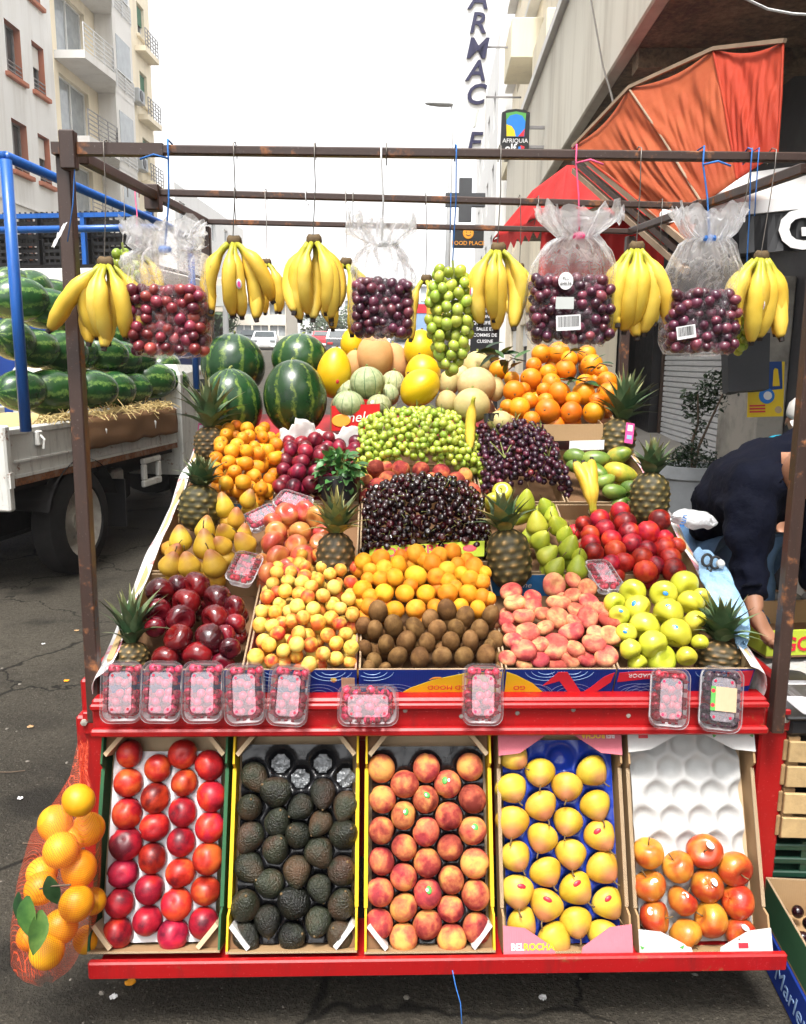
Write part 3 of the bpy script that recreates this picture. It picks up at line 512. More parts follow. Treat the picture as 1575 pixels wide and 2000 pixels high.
def far_block(px0, px1, pytop, d, mat, label, cols, rows, wh=1.3, z0=None):
    p0, p1 = at(px0, 690, d), at(px1, 690, d); W = (p1-p0).length; top = at((px0+px1)/2, pytop, d).z; zb = gz(d)
    b = thing('far_building', label, 'building', Vector((p0.x, p0.y, zb)), (0, 0, math.atan2(p1.y-p0.y, p1.x-p0.x)))
    H = top-zb; ops = [(W*(i+.5)/cols-wh/2, W*(i+.5)/cols+wh/2, H*(j+.45)/rows, H*(j+.45)/rows+min(1.6, H/rows*.5)) for i in range(cols) for j in range(rows)]
    w_ = facade(b, 0, W, 0, H, ops, mat, .3); 
    def turn(o): o.data.transform(Matrix.Rotation(-PI/2, 4, 'Z'))
    for ch in list(w_.children)+[w_]: turn(ch)
    for ob in ops:
        k = MB().box(ob[0], ob[1], .22, .25, ob[2], ob[3]).build('window', MT['glass_pale'], b); MB().box((ob[0]+ob[1])/2-.05, (ob[0]+ob[1])/2+.05, .17, .22, ob[2], ob[3]).build('frame', MT['frame_white'], k)
    MB().box(0, W, .3, 8, 0, H-.01).build('body', mat, b); MB().box(-.15, W+.15, -.15, 8, H, H+.35).build('parapet', mat, b)
    return b
far_block(395, 560, 592, 70, MT['far2'], 'cream low-rise across the road behind the parked cars', 5, 2)
far_block(555, 905, 560, 110, MT['far'], 'long white block with rows of windows at the end of the street', 12, 4, 1.6)
far_block(455, 600, 545, 130, MT['far'], 'tallest pale block behind the cream low-rise', 5, 5, 1.6)

def leafcrown(c, r, n, ls, seed, squash=.8):
    """many small leaf faces spread through an uneven crown"""
    m = MB(); q = random.Random(seed); lob = [(Vector((q.uniform(-1, 1), q.uniform(-1, 1), q.uniform(-.7, 1)))*r*.55, r*q.uniform(.35, .6)) for _ in range(9)]
    for i in range(n):
        lc, lr = q.choice(lob); d = Vector((q.gauss(0, 1), q.gauss(0, 1), q.gauss(0, 1))); d.normalize(); p = Vector(c)+lc+d*lr*q.uniform(.55, 1.05)**.6; p.z = c[2]+(p.z-c[2])*squash
        u = Vector((q.gauss(0, 1), q.gauss(0, 1), q.gauss(0, .6))).normalized(); v = u.cross(d+Vector((.01, .02, 0))).normalized(); l_ = ls*q.uniform(.6, 1.3)
        m.add([p-u*l_, p+v*l_*.5, p+u*l_, p-v*l_*.5], [(0, 1, 2, 3)])
    return m
def street_tree(px, py, d, r, label, seed, n=700):
    c = at(px, py, d); zb = gz(d); t = thing('street_tree', label, 'tree', (c.x, c.y, zb))
    h = c.z-zb; m = MB().tube([(0, 0, 0), (.05, .03, h*.5), (0, 0, h)], [.22, .17, .1], 7)
    for k in range(5): a = k*1.3; m.tube([(0, 0, h*.55), (math.cos(a)*r*.3, math.sin(a)*r*.3, h*.85), (math.cos(a)*r*.6, math.sin(a)*r*.6, h*1.05)], [.1, .07, .03], 5)
    m.build('trunk', MT['twig'], t); leafcrown((0, 0, h), r, n, .22, seed).build('crown', MT['tree_far'], t)
street_tree(428, 632, 48, 1.6, 'dark street tree beside the road sign', 1)
street_tree(640, 636, 82, 3.0, 'clipped street tree, first along the end of the road', 2, 900)
street_tree(712, 640, 85, 3.4, 'broad street tree, second along the end of the road', 3, 900)
street_tree(765, 640, 80, 2.6, 'street tree nearest the billboard at the end of the road', 4)
def car(px, py, d, mat, label, rear=False, suv=False, rot=0.0):
    p = at(px, py, d); t = thing('parked_car', label, 'car', (p.x, p.y, gz(d)), (0, 0, rot)); W, L, H = .88, 4.3, (1.62 if suv else 1.42)
    s = -1  # nose or tail towards the viewer
    pr = [(0, .28), (.05, .62), (.12, .82), (1.1, .95), (1.75, H), (3.3, H), (4.0, .98), (4.27, .85), (4.3, .3)]
    if rear: pr = [(0, .3), (.03, .75), (.1, 1.0), (.45, H-.04), (.9, H), (2.6, H), (3.3, .98), (4.2, .8), (4.3, .3)]
    m = MB(); n = len(pr); V = []
    for x, k in ((-W, 0), (-W*.97, 1), (W*.97, 1), (W, 0)):
        for (y, z) in pr: V.append((x*(.84 if z > 1.1 else 1), y, z))
    Fc = []
    for j in (0, 1, 2):
        for i in range(n-1): Fc.append((j*n+i, (j+1)*n+i, (j+1)*n+i+1, j*n+i+1))
        Fc.append((j*n+n-1, (j+1)*n+n-1, (j+1)*n, j*n))
    Fc.append(tuple(range(n-1, -1, -1))); Fc.append(tuple(range(3*n, 4*n))); m.add(V, Fc); m.build('body', MT[mat], t)
    a, b = (pr[3], pr[4]) if not rear else (pr[2], pr[3]); y0, z0, y1, z1 = a[0]+.06, a[1]+.05, b[0]-.06, b[1]-.05
    g = MB().add([(-.74, y0-.02, z0), (.74, y0-.02, z0), (.64, y1-.02, z1), (-.64, y1-.02, z1)], [(0, 1, 2, 3)]); g.add([(-.74, y0-.05, z0+.01), (.74, y0-.05, z0+.01), (.64, y1-.05, z1+.01), (-.64, y1-.05, z1+.01)], [(0, 1, 2, 3)]); g.build('windscreen' if not rear else 'rear_window', MT['glass'], t)
    for x in (-1, 1):
        MB().bbox(x*.62-.18, x*.62+.18, -.02, .1, .62, .78, .03).build('headlight' if not rear else 'tail_light', MT['glass_pale'] if not rear else MT['lamp_red'], t)
        sw = MB(); q = [(x*.895, 1.35, .98), (x*.895, 3.6, .98), (x*.77, 3.2, H-.1), (x*.77, 1.8, H-.1)]; sw.add(q, [(0, 1, 2, 3)]); sw.build('side_window', MT['glass'], t)
        for y in (.8, 3.45):
            wh = MB().lathe([(.0, .1), (.2, .1), (.3, .08), (.32, 0), (.3, -.08), (0, -.1)], 14, None, Matrix.Translation((x*.84, y, .32)) @ Matrix.Rotation(PI/2, 4, 'Y')).build('wheel', MT['rubber'], t)
    MB().box(-.5, .5, -.025, .02, .36, .5).build('number_plate', MT['ink_white'], t)
car(515, 670, 58, 'car_white', 'white hatchback facing the viewer in the road', rot=R(4))
car(487, 665, 64, 'car_dark', 'dark saloon half hidden beside the white hatchback', rot=R(3))
car(632, 665, 60, 'car_red', 'red car seen from behind between melons', True, rot=R(-2))
car(664, 668, 52, 'car_dark', 'dark estate car seen from behind next to the red car', True, True, rot=R(-2))
car(790, 672, 40, 'car_white', 'white car right behind the hanging dark grapes', True, True, rot=R(-2))
car(418, 672, 50, 'car_white', 'white car half hidden by the stall post', rot=R(5))
def right_side():
    # roadside sign board and billboard
    t = thing('road_sign', 'pale direction board on a grey post behind watermelons', 'sign', at(443, 690, 45)-Vector((0, 0, 0)))
    z0 = t.location.z; m = MB().tube([(0, 0, gz(45)-z0), (0, 0, 3.4)], .16, 8); m.build('post', MT['lamp_grey'], t); b = MB().bbox(-.95, .95, -.1, -.02, 2.2, 4.0, .03).build('board', MT['far2'], t); MB().box(-.8, .8, -.125, -.105, 2.5, 3.6).build('panel', MT['ink_pale'], b)
    t = thing('billboard', 'red and blue billboard on a single post down the street', 'sign', at(822, 690, 40)); z0 = t.location.z
    MB().tube([(0, 0, gz(40)-z0), (0, 0, 2.2)], .1, 8).build('post', MT['lamp_grey'], t); MB().bbox(-1.3, 1.3, -.15, .05, 1.0, 2.4, .03).build('board', MT['ink_lblue'], t); MB().box(-1.2, 1.2, -.17, -.152, 1.9, 2.32).build('poster', MT['ink_red'], t)
    # street lamp
    p = at(884, 205, 27); t = thing('street_lamp', 'tall grey street lamp with a flat curved head', 'street lamp', (p.x, p.y, gz(27))); h = p.z-gz(27)
    MB().tube([(-.12, 0, 0), (-.06, 0, h*.5), (0, 0, h)], [.11, .09, .055], 10).build('pole', MT['lamp_grey'], t, True)
    m = MB(); m.lathe([(0, .5), (.07, .44), (.12, .3), (.15, 0), (.14, -.3), (.08, -.42), (0, -.45)], 10, None, Matrix.Translation((-.42, 0, h+.02)) @ Matrix.Rotation(R(-88), 4, 'Y') @ Matrix.Diagonal((.55, 1.0, 1.0, 1))); m.build('lamp_head', MT['lamp_grey'], t, True)
    # pharmacy blade sign
    d = 28.; a, b_ = at(903, 302, d), at(947, 302, d); W = (b_-a).length; H = at(925, -60, d).z-a.z
    t = thing('pharmacy_sign', 'tall white vertical sign with dark letters spelling pharmacie', 'sign', a, (0, 0, -YAW)); MB().bbox(0, W, 0, .25, 0, H, .02).build('panel', MT['sign_white'], t)
    for ch, py, sz in (('H', -48, 1), ('P', -88, 1), ('A', 22, 1.05), ('R', 65, 1.05), ('M', 110, 1.05), ('A', 150, 1.05), ('C', 193, 1.05), ('E', 281, 1.05), ('R', -9, .0)):
        if sz: z = at(925, py, d).z-a.z; text(ch, .86*sz, MT['navy_letter'], t, frame((W*.5-.02*(py-150)/100, -.03, z), (1, 0, 0), (0, 0, 1)), 'letter', .03, xs=1.05, sh=.2, bold=.012)
    z = at(925, 236, d).z-a.z; text('I', .80, MT['ink_pale'], t, frame((W*.5, -.012, z), (1, 0, 0), (0, 0, 1)), 'broken_letter', .005, sh=.2)
    for z in (H*.3, H*.55): MB().bar((W, .12, z), (W+1.2, .12, z), .05).build('bracket', MT['rail'], t)
    # pharmacy cross
    d = 22.; c = at(909, 391, d); t = thing('pharmacy_cross', 'black cross shaped pharmacy sign on the shop facade', 'sign', c, (0, 0, -YAW))
    MB().prism([(-.17, -.55), (.17, -.55), (.17, -.17), (.53, -.17), (.53, .17), (.17, .17), (.17, .55), (-.17, .55), (-.17, .17), (-.53, .17), (-.53, -.17), (-.17, -.17)], -.09, .09, Matrix.Rotation(PI/2, 4, 'X')).build('panel', MT['dark_wall'], t); MB().bar((.53, .05, .0), (1.6, .05, 0), .06).build('bracket', MT['rail'], t)
    # food place sign
    d = 20.; c = at(915, 461, d); t = thing('cafe_sign', 'black cafe sign with an orange round face and orange lettering', 'sign', c, (0, 0, -YAW)); MB().bbox(-.38, .38, 0, .14, -.27, .27, .015).build('panel', MT['sign_black'], t)
    f = MB().lathe([(0, .02), (.12, .02), (.135, 0)], 20, None, Matrix.Translation((0, -.001, .06)) @ Matrix.Rotation(PI/2, 4, 'X')).build('round_face', MT['ink_orange'], t)
    fm = MB()
    for x in (-.05, .05): fm.lathe([(0, .006), (.016, 0)], 8, None, Matrix.Translation((x, -.021, .09)) @ Matrix.Rotation(PI/2, 4, 'X'))
    fm.tube([(-.06, -.022, .03), (0, -.024, .005), (.06, -.022, .03)], .009, 5); fm.build('face_marks', MT['sign_black'], f)
    text('FOOD PLACE', .135, MT['ink_orange'], t, frame((0, -.004, -.17), (1, 0, 0), (0, 0, 1)), ext=.004)
    # petrol brand sign
    d = 15.; a = at(979, 298, d); b_ = at(1033, 298, d); W = (b_-a).length; H = at(1000, 217, d).z-a.z
    t = thing('petrol_sign', 'black arched sign with a blue, green and yellow emblem', 'sign', a, (0, 0, -YAW))
    MB().prism([(-.015, 0), (W, 0), (W, H*.92), (W*.8, H*.98), (W*.5, H), (W*.2, H*.98), (0, H*.92)], 0, .12, Matrix.Rotation(PI/2, 4, 'X') @ Matrix.Translation((0, 0, -.12))).build('panel', MT['sign_black'], t)
    def emb(poly, mat, y): MB().prism([(W*x, H*z) for x, z in poly], 0, .006, Matrix.Translation((0, y, 0)) @ Matrix.Rotation(PI/2, 4, 'X')).build('emblem', MT[mat], t)
    emb([(.18, .36), (.82, .36), (.86, .9), (.5, .94), (.14, .9)], 'ink_green', -.001); emb([(.2, .36), (.82, .36), (.84, .72), (.72, .84), (.5, .88), (.28, .84), (.16, .74)], 'sky_letter', -.008)
    emb([(.18, .37), (.5, .37), (.46, .5), (.35, .6), (.16, .64)], 'ink_yellow', -.015); emb([(.6, .37), (.8, .37), (.83, .55)], 'ink_red', -.015)
    text('AFRIQUIA', .105, MT['ink_white'], t, frame((W*.5, -.005, H*.27), (1, 0, 0), (0, 0, 1)), ext=.002); text('elf', .22, MT['ink_white'], t, frame((W*.33, -.005, H*.09), (1, 0, 0), (0, 0, 1)), ext=.002, bold=.004)
    emb([(.62, .02), (.8, .0), (.84, .14), (.7, .17)], 'ink_red', -.004); emb([(.6, .04), (.72, .02), (.7, .14), (.62, .14)], 'sky_letter', -.011)
    MB().bar((W, .06, H*.6), (W+.5, .06, H*.6), .05).bar((W, .06, H*.15), (W+.5, .06, H*.15), .05).build('bracket', MT['rail'], t)
    # cream building down the street, balcony fronts towards the road
    b = thing('shop_building', 'cream building with yellow balconies beyond the concrete canopy', 'building', S(3.4, 0), LROT)
    ops = [(y, y+1.5, z, z+1.7) for z in (6.2, 9.4, 12.6, 15.8) for y in (17.2, 22.0, 26.5, 31.0, 35.5)]+[(y, y+2.6, .3, 3.0) for y in (18, 22, 26, 30, 34)]
    facade(b, 15.5, 39, 0, 19, ops, MT['wall_cream'], .25, s=-1)
    for k, o in enumerate(ops): window(b, *o, s=-1, dep=.22, glass='glass' if k % 3 else 'glass_pale', fr='frame_white' if k < 20 else 'rail', blind=(.5, 0, .3)[k % 3])
    for z in (8.2, 11.4, 14.6):
        for y in (19.6, 28.6): MB().bbox(-1.0, -.002, y, y+2.6, z-.2, z+1.0, .03).build('balcony', MT['wall_yellow'], b)
        MB().box(-.35, -.003, 15.6, 38.9, z+1.8, z+2.0).build('ledge', MT['balcony'], b)
    b = thing('far_shop_building', 'white building at the far end of the shop row', 'building', S(2.8, 0), LROT)
    ops = [(y, y+1.4, z, z+1.6) for z in (6.0, 9.2, 12.4) for y in (41, 45, 49, 53)]; facade(b, 39.2, 58, 0, 16, ops, MT['far'], .2, s=-1)
    e = MB().add([(0, 39.2, 0), (6, 39.2, 0), (6, 39.2, 16), (0, 39.2, 16)], [(0, 1, 2, 3)]); e.build('side_wall', MT['far'], b)
    for o in ops: window(b, *o, s=-1, dep=.18, glass='glass')
    # near building: concrete canopy over the pavement, shop wall behind it
    b = thing('concrete_building', 'weathered concrete building whose mouldy canopy overhangs the pavement', 'building', S(0, 0), LROT)
    A0, Zb, Zt = 2.0, 4.9, 7.0
    m = MB(); m.bbox(A0, A0+.16, 1.0, 24, Zb, Zt, .02); m.build('fascia', MT['wall_conc'], b)
    MB().box(A0+.161, 6.5, 1.0, 24, Zb+.02, Zb+.3).build('canopy_slab', MT['soffit'], b)
    MB().box(A0-.10, A0+.3, 1.0, 24, Zt+.012, Zt+.16).build('coping', MT['balcony'], b); MB().box(A0+.02, A0+.5, 1.0, 24, Zt+.17, Zt+.5).build('gutter', MT['soffit'], b)
    for y in (3.2, 6.4, 9.6, 12.8, 16): MB().box(A0+.17, 5.8, y, y+.28, Zb-.18, Zb+.015).build('canopy_beam', MT['soffit'], b)
    w2 = facade(b, -16, 15.4, Zt, 20, [(y, y+1.4, z, z+1.7) for z in (8.2, 11.4, 14.6) for y in (6, 9, 12)], MT['wall_yellow'], .2, x=A0+.9, s=-1)
    for z in (8.2, 11.4, 14.6):
        for y in (6, 9, 12): window(b, y, y+1.4, z, z+1.7, x=A0+.9, s=-1, dep=.18)
    wl = MB().box(4.2, 4.4, -16, 23.5, 0, Zb+.019).build('shop_wall', MT['dark_wall'], b)
    MB().box(4.0, 4.19, -16, 23, 3.0, 3.6).build('lintel', MT['dark_wall'], b)
    # soffit cable
    m = MB().tube([at(1440, -10, 3.6), at(1500, 18, 3.7), at(1548, 27, 3.75), at(1600, 30, 3.8)], .006, 5); tag(m.build('overhead_cable', MT['rope_white']), 'thin white cable sagging under the canopy', 'cable')
    m = MB().tube([at(1155, 0, 7.0), at(1178, 130, 6.6), at(1193, 180, 6.4), at(1198, 200, 6.3)], .008, 5); tag(m.build('hanging_wire', MT['wire']), 'dark wire hanging down the concrete fascia', 'wire')
right_side()
# ------------------------------------------------------------------ shop fronts, awnings, planter
def wallat(px, py, a=4.2):                                          # point of the shop wall seen at a pixel
    r = ray(px, py); ca, sa = math.cos(STREET), math.sin(STREET); n = Vector((ca, -sa, 0)); return EYE + r*((a-EYE.dot(n))/r.dot(n))
def bcoord(p): return p.x*math.sin(STREET)+p.y*math.cos(STREET)
def panel(name, pts, mat, parent=None, th=.02, smooth=False, nu=1, nv=1, fn=None):
    """four corner points (bottom left, bottom right, top right, top left) as a solid sheet, optionally wavy"""
    a, b, c, d = [Vector(p) for p in pts]; n = (b-a).cross(d-a).normalized(); m = MB()
    f = fn or (lambda u, v: 0.0); g = lambda u, v: a.lerp(b, u).lerp(d.lerp(c, u), v)+n*f(u, v)
    q = (nu+1)*(nv+1); m.grid(g, nu, nv); m.grid(lambda u, v: g(u, v)-n*th, nu, nv)
    for i in range(q, 2*q): pass
    k = len(m.f)//2; m.f[k:] = [t[::-1] for t in m.f[k:]]
    W_ = nu+1
    for i in range(nu): m.f += [(i, q+i, q+i+1, i+1), (nv*W_+i, nv*W_+i+1, q+nv*W_+i+1, q+nv*W_+i)]
    for j in range(nv): m.f += [(j*W_, (j+1)*W_, q+(j+1)*W_, q+j*W_), (j*W_+nu, q+j*W_+nu, q+(j+1)*W_+nu, (j+1)*W_+nu)]
    return m.build(name, mat, parent, smooth)
def shops():
    b1, b0 = bcoord(wallat(1302, 760)), bcoord(wallat(1436, 760))
    t = thing('roller_shutter', 'closed grey roller shutter behind the potted tree', 'shutter', S(4.2, 0), LROT)
    me = MB(); L = b1-b0
    me.add([(0, 0, 0), (0, L, 0), (-.035, L, .012), (-.035, 0, .012), (-.035, 0, .075), (-.035, L, .075), (0, L, .087), (0, 0, .087)], [(0, 1, 2, 3), (3, 2, 5, 4), (4, 5, 6, 7)]); me = me.mesh('slat', MT['shutter'])
    for k in range(24): new('slat', me, t, (-.025, b0, .12+k*.09))
    MB().bbox(-.28, -.03, b0, b1, 2.29, 2.6, .02).build('housing', MT['grey_plastic'], t)
    MB().box(-.09, -.02, b1+.002, b1+.12, .1, 2.6).build('guide_rail', MT['brown_wall'], t); MB().box(-.09, -.02, b0-.5, b0-.002, .1, 2.6).build('door_post', MT['brown_wall'], t)
    # dark cladding, brown jamb and the blue-grey door further along
    t = thing('shop_facade', 'dark clad shop front with a brown jamb and blue grey door', 'shop front', S(4.2, 0), LROT)
    b2, b3, b4 = bcoord(wallat(1262, 760)), bcoord(wallat(1216, 760)), bcoord(wallat(1196, 760))
    MB().box(-.25, -.01, b1+.13, b2, .1, 3.0).build('black_panel', MT['sign_black'], t); MB().box(-.2, -.01, b2+.01, b3, .1, 3.0).build('grey_panel', MT['dark_wall'], t); MB().box(-.4, -.01, b3+.01, b3+.5, .1, 3.0).build('jamb', MT['brown_wall'], t); MB().box(-.12, -.01, b3+.52, b3+2.2, .1, 2.6).build('door', MT['blue_door'], t); MB().box(-.1, -.01, b3+2.22, 23, .1, 2.6).build('pale_shutter', MT['balcony'], t)
    # plaster pier with an ice cream poster
    c0, c1 = bcoord(wallat(1540, 760)), bcoord(wallat(1458, 760))
    t = thing('plaster_pier', 'peeling plaster pier beside the roller shutter', 'pier', S(4.2, 0), LROT); MB().bbox(-.35, -.01, c0, c1, .05, 2.6, .02).build('pier', MT['stone'], t)
    d = 6.4; P = [at(1460, 815, d), at(1530, 813, d), at(1533, 706, d), at(1464, 708, d)]
    t = thing('ice_cream_poster', 'blue and yellow ice lolly price poster on the pier', 'poster'); 
    panel('backing', P, MT['ink_yellow'], t, .01); x, y = (P[1]-P[0]), (P[3]-P[0]); n = x.cross(y).normalized(); W, H = x.length, y.length
    fm = frame(P[0]+n*.003, x, y)
    panel('blue_half', [fm @ Vector((0, H*.45, .001)), fm @ Vector((W, H*.5, .001)), fm @ Vector((W, H, .001)), fm @ Vector((0, H, .001))], simple('deep_blue_print', (.01, .06, .26), .4), t, .002)
    MB().prism([(W*.72, H*.55), (W*.92, H*.55), (W*.88, H*.86), (W*.80, H*.88), (W*.76, H*.84)], .002, .005, fm).build('lolly', MT['ink_yellow'], t)
    m = MB().lathe([(W*.15, 0), (W*.17, 0), (W*.17, .003), (W*.15, .003), (W*.15, 0)], 20, None, fm @ Matrix.Translation((W*.38, H*.72, .002))); m.build('price_ring', MT['ink_white'], t); text('10', W*.2, MT['ink_white'], t, fm @ Matrix.Translation((W*.38, H*.72, .003)), ext=.001)
    m = MB().lathe([(0, .003), (W*.2, .002), (W*.22, 0)], 18, None, fm @ Matrix.Translation((W*.55, H*.38, .002))); m.build('fruit_drop', MT['sky_letter'], t); MB().lathe([(0, .003), (W*.12, .002)], 14, None, fm @ Matrix.Translation((W*.57, H*.38, .006))).build('pale_drop', MT['ink_white'], t); MB().lathe([(0, .003), (W*.1, .002)], 14, None, fm @ Matrix.Translation((W*.86, H*.12, .002))).build('round_mark', MT['card_pale'], t)
    for k in range(3): MB().box(W*.06, W*.5, H*(.08+k*.055), H*(.11+k*.055), .002, .003, fm).build('print_line', MT['ink_red'], t)
    # grey box sign over the pier and the black awning with a white G
    d = 6.0; t = thing('box_sign', 'plain dark grey box sign above the pier', 'sign'); panel('panel', [at(1424, 765, d), at(1502, 760, d), at(1505, 650, d), at(1420, 655, d)], MT['dark_wall'], t, .12)
    d = 4.7; t = thing('black_awning', 'white topped awning with a black valance and a large white letter', 'awning')
    V = [at(1305, 500, d), at(1640, 486, d), at(1640, 398, d), at(1305, 432, d)]; panel('valance', V, MT['sign_black'], t, .015, nu=24, nv=2, fn=lambda u, v: .012*math.sin(u*40)*(1-v)); x = V[1]-V[0]; y = V[3]-V[0]
    panel('white_hem', [at(1290, 436, d-.02), at(1640, 400, d-.02), at(1640, 372, d-.02), at(1290, 415, d-.02)], MT['sign_white'], t, .02)
    panel('roof', [at(1290, 415, d), at(1640, 372, d), at(1660, 310, d+1.3), at(1330, 355, d+1.3)], MT['balcony'], t, .012)
    text('G', .30, MT['ink_white'], t, frame(at(1562, 452, d-.03), x, y), 'letter', .002, xs=1.1, bold=.012); pass
    # advert boards under the petrol sign and the recruiting board
    d = 12.5; t = thing('notice_board', 'black pavement board with white recruiting text', 'notice board', at(947, 680, d), (0, 0, -YAW)); z = t.location.z; g = gz(12.5)-z
    MB().bbox(-.22, .22, 0, .05, g+.05, .64, .01).build('board', MT['sign_black'], t); MB().bar((-.2, .03, g+.3), (-.2, .4, g), .03).bar((.2, .03, g+.3), (.2, .4, g), .03).build('stand', MT['sign_black'], t)
    for k, s_ in enumerate(('RECHERCHE', 'PERSONNEL', 'QUALIFIÉ EN', 'SALLE ET', 'COMMIS DE', 'CUISINE')): text(s_, .068, MT['ink_white'], t, frame((0, -.003, .56-k*.092), (1, 0, 0), (0, 0, 1)), ext=.001, bold=.001)
    # orange folding awning: ribs fan out from a hinge near the wall, canvas stretched between them
    hinge = at(1372, 398, 4.5); rim = [at(1118, 288, 6.0), at(1228, 172, 5.5), at(1393, 97, 4.9), at(1530, 82, 4.4)]; low = [at(1345, 478, 4.5), hinge, at(1440, 350, 4.4), at(1518, 300, 4.3)]
    t = thing('orange_awning', 'faded orange folding awning with ribs under the canopy', 'awning')
    for k in range(3):
        A, B, D, E = low[k], low[k+1], rim[k], rim[k+1]
        wr = lambda u, v, k=k: .03*math.sin(u*PI)*math.sin(v*PI)+.05*math.sin(v*PI)*mnoise.noise(Vector((u*5+v*2, v*1.6+u*1.5, k*3.1)))+.022*math.sin(v*PI)*mnoise.noise(Vector((u*16-v*5, v*3, k+7)))-.05*math.sin(u*PI)*v
        panel('canvas', [A, B, E, D], MT['awning' if k < 2 else 'awning_deep'], t, .004, True, 40, 24, wr)
    for k in range(4): MB().tube([low[k], low[k].lerp(rim[k], .5)+Vector((0, -.01, .01)), rim[k]], .007, 6).build('rib', MT['awning_trim' if k == 1 else 'awning_deep'], t)
    m = MB()
    for k in range(3): m.bar(rim[k]+Vector((0, -.02, 0)), rim[k+1]+Vector((0, -.02, 0)), .022, .022)
    m.build('rim_trim', MT['awning_trim'], t)
    for dz, mt in ((0, 'awning_trim'), (-.07, 'brown'), (-.14, 'awning_trim')): MB().bar(rim[0]+Vector((.02, 0, dz-.02)), low[0]+Vector((0, 0, dz)), .035).build('frame_bar', MT[mt], t)
    # red awning further along with a ragged lower edge
    t = thing('red_awning', 'red canvas awning with a scalloped edge behind the grape bags', 'awning'); d = 8.5
    ap = at(1108, 322, d+.8); A, B, Cc, D = at(985, 440, d+2.4), at(1100, 395, d-.3), at(1300, 400, d-.6), at(1180, 320, d+.6)
    wv = lambda u, v: .03*math.sin(u*22)*(1-v)
    panel('slope', [at(962, 470, d+2.6), at(1098, 402, d-.4), ap, at(1040, 372, d+2.0)], MT['awning_red'], t, .01, True, 24, 8, wv)
    panel('front_canvas', [at(1098, 402, d-.4), at(1300, 420, d-.8), at(1275, 330, d), ap], MT['awning_red'], t, .01, True, 20, 8, wv)
    panel('curtain', [at(1040, 660, d+.5), at(1296, 610, d-.2), at(1300, 415, d-.6), at(1060, 430, d+.5)], MT['awning_red'], t, .01, True, 40, 6, lambda u, v: .06*math.sin(u*34))
    m = MB(); a_, b_ = at(962, 470, d+2.6), at(1098, 402, d-.4); n = 9
    for i in range(n):
        p, q = a_.lerp(b_, i/n), a_.lerp(b_, (i+1)/n); h = Vector((0, 0, -.22)); m.add([p, q, q+h*.55, (p+q)/2+h, p+h*.55], [(0, 4, 3, 2, 1)])
    m.build('scallop_edge', MT['awning_red'], t)
    # planter with a small ficus
    base = at(1345, 960, 7.0); zf = .13; t = thing('potted_tree', 'slender ficus in a grey round planter before the shutter', 'potted plant', (base.x, base.y, zf)); rimz = at(1345, 906, 7.0).z-zf
    MB().lathe([(.0, rimz-.07), (.22, rimz-.07), (.24, rimz), (.27, rimz), (.275, rimz-.1), (.25, rimz-.12), (.22, 0), (0, 0)], 28).build('pot', MT['pot'], t, True, ang=40)
    k = MB(); hz = at(1380, 815, 7.0).z-zf; dx = at(1380, 815, 7).x-base.x
    k.tube([(.02, 0, rimz-.1), (.0, 0, rimz+.2), (.04, 0, hz-.05), (.02, 0, hz+.2)], [.014, .012, .009, .006], 6); k.tube([(.03, 0, rimz-.1), (.06, 0, rimz+.15), (dx, 0, hz), (dx+.12, 0, hz+.3)], [.013, .011, .009, .005], 6); k.build('trunk', MT['twig'], t)
    q = random.Random(5); cr = MB()
    def leaves(c, r, n, ls):
        for i in range(n):
            dd = Vector((q.gauss(0, 1), q.gauss(0, 1), q.gauss(0, 1))).normalized()*r*q.random()**.45; p = Vector(c)+dd; u = Vector((q.gauss(0, 1), q.gauss(0, 1), q.gauss(0, .7))).normalized(); v = u.cross(Vector((q.gauss(0, 1), q.gauss(0, 1), 1))).normalized(); l_ = ls*q.uniform(.7, 1.3)
            cr.add([p-u*l_, p+v*l_*.42-u*l_*.2, p+u*l_, p-v*l_*.42-u*l_*.2], [(0, 1, 2, 3)])
    for (px, py, r, n) in ((1400, 745, .11, 130), (1418, 735, .10, 110), (1375, 770, .12, 130), (1395, 785, .12, 120), (1360, 800, .10, 100), (1355, 830, .07, 50), (1425, 760, .07, 60), (1348, 775, .08, 60)):
        p = at(px, py, 7.0); leaves((p.x-base.x, p.y-base.y+q.uniform(-.1, .1), p.z-zf), r, n, .026)
    for (px, py, r, n) in ((1335, 880, .09, 120), (1360, 868, .1, 130), (1310, 900, .09, 130), (1350, 900, .13, 220), (1385, 900, .1, 150), (1320, 898, .1, 140)):
        p = at(px, py, 7.0); leaves((p.x-base.x, p.y-base.y+q.uniform(-.08, .08), p.z-zf), r, n, .02)
    cr.build('foliage', MT['leaf_dark'], t)
shops()

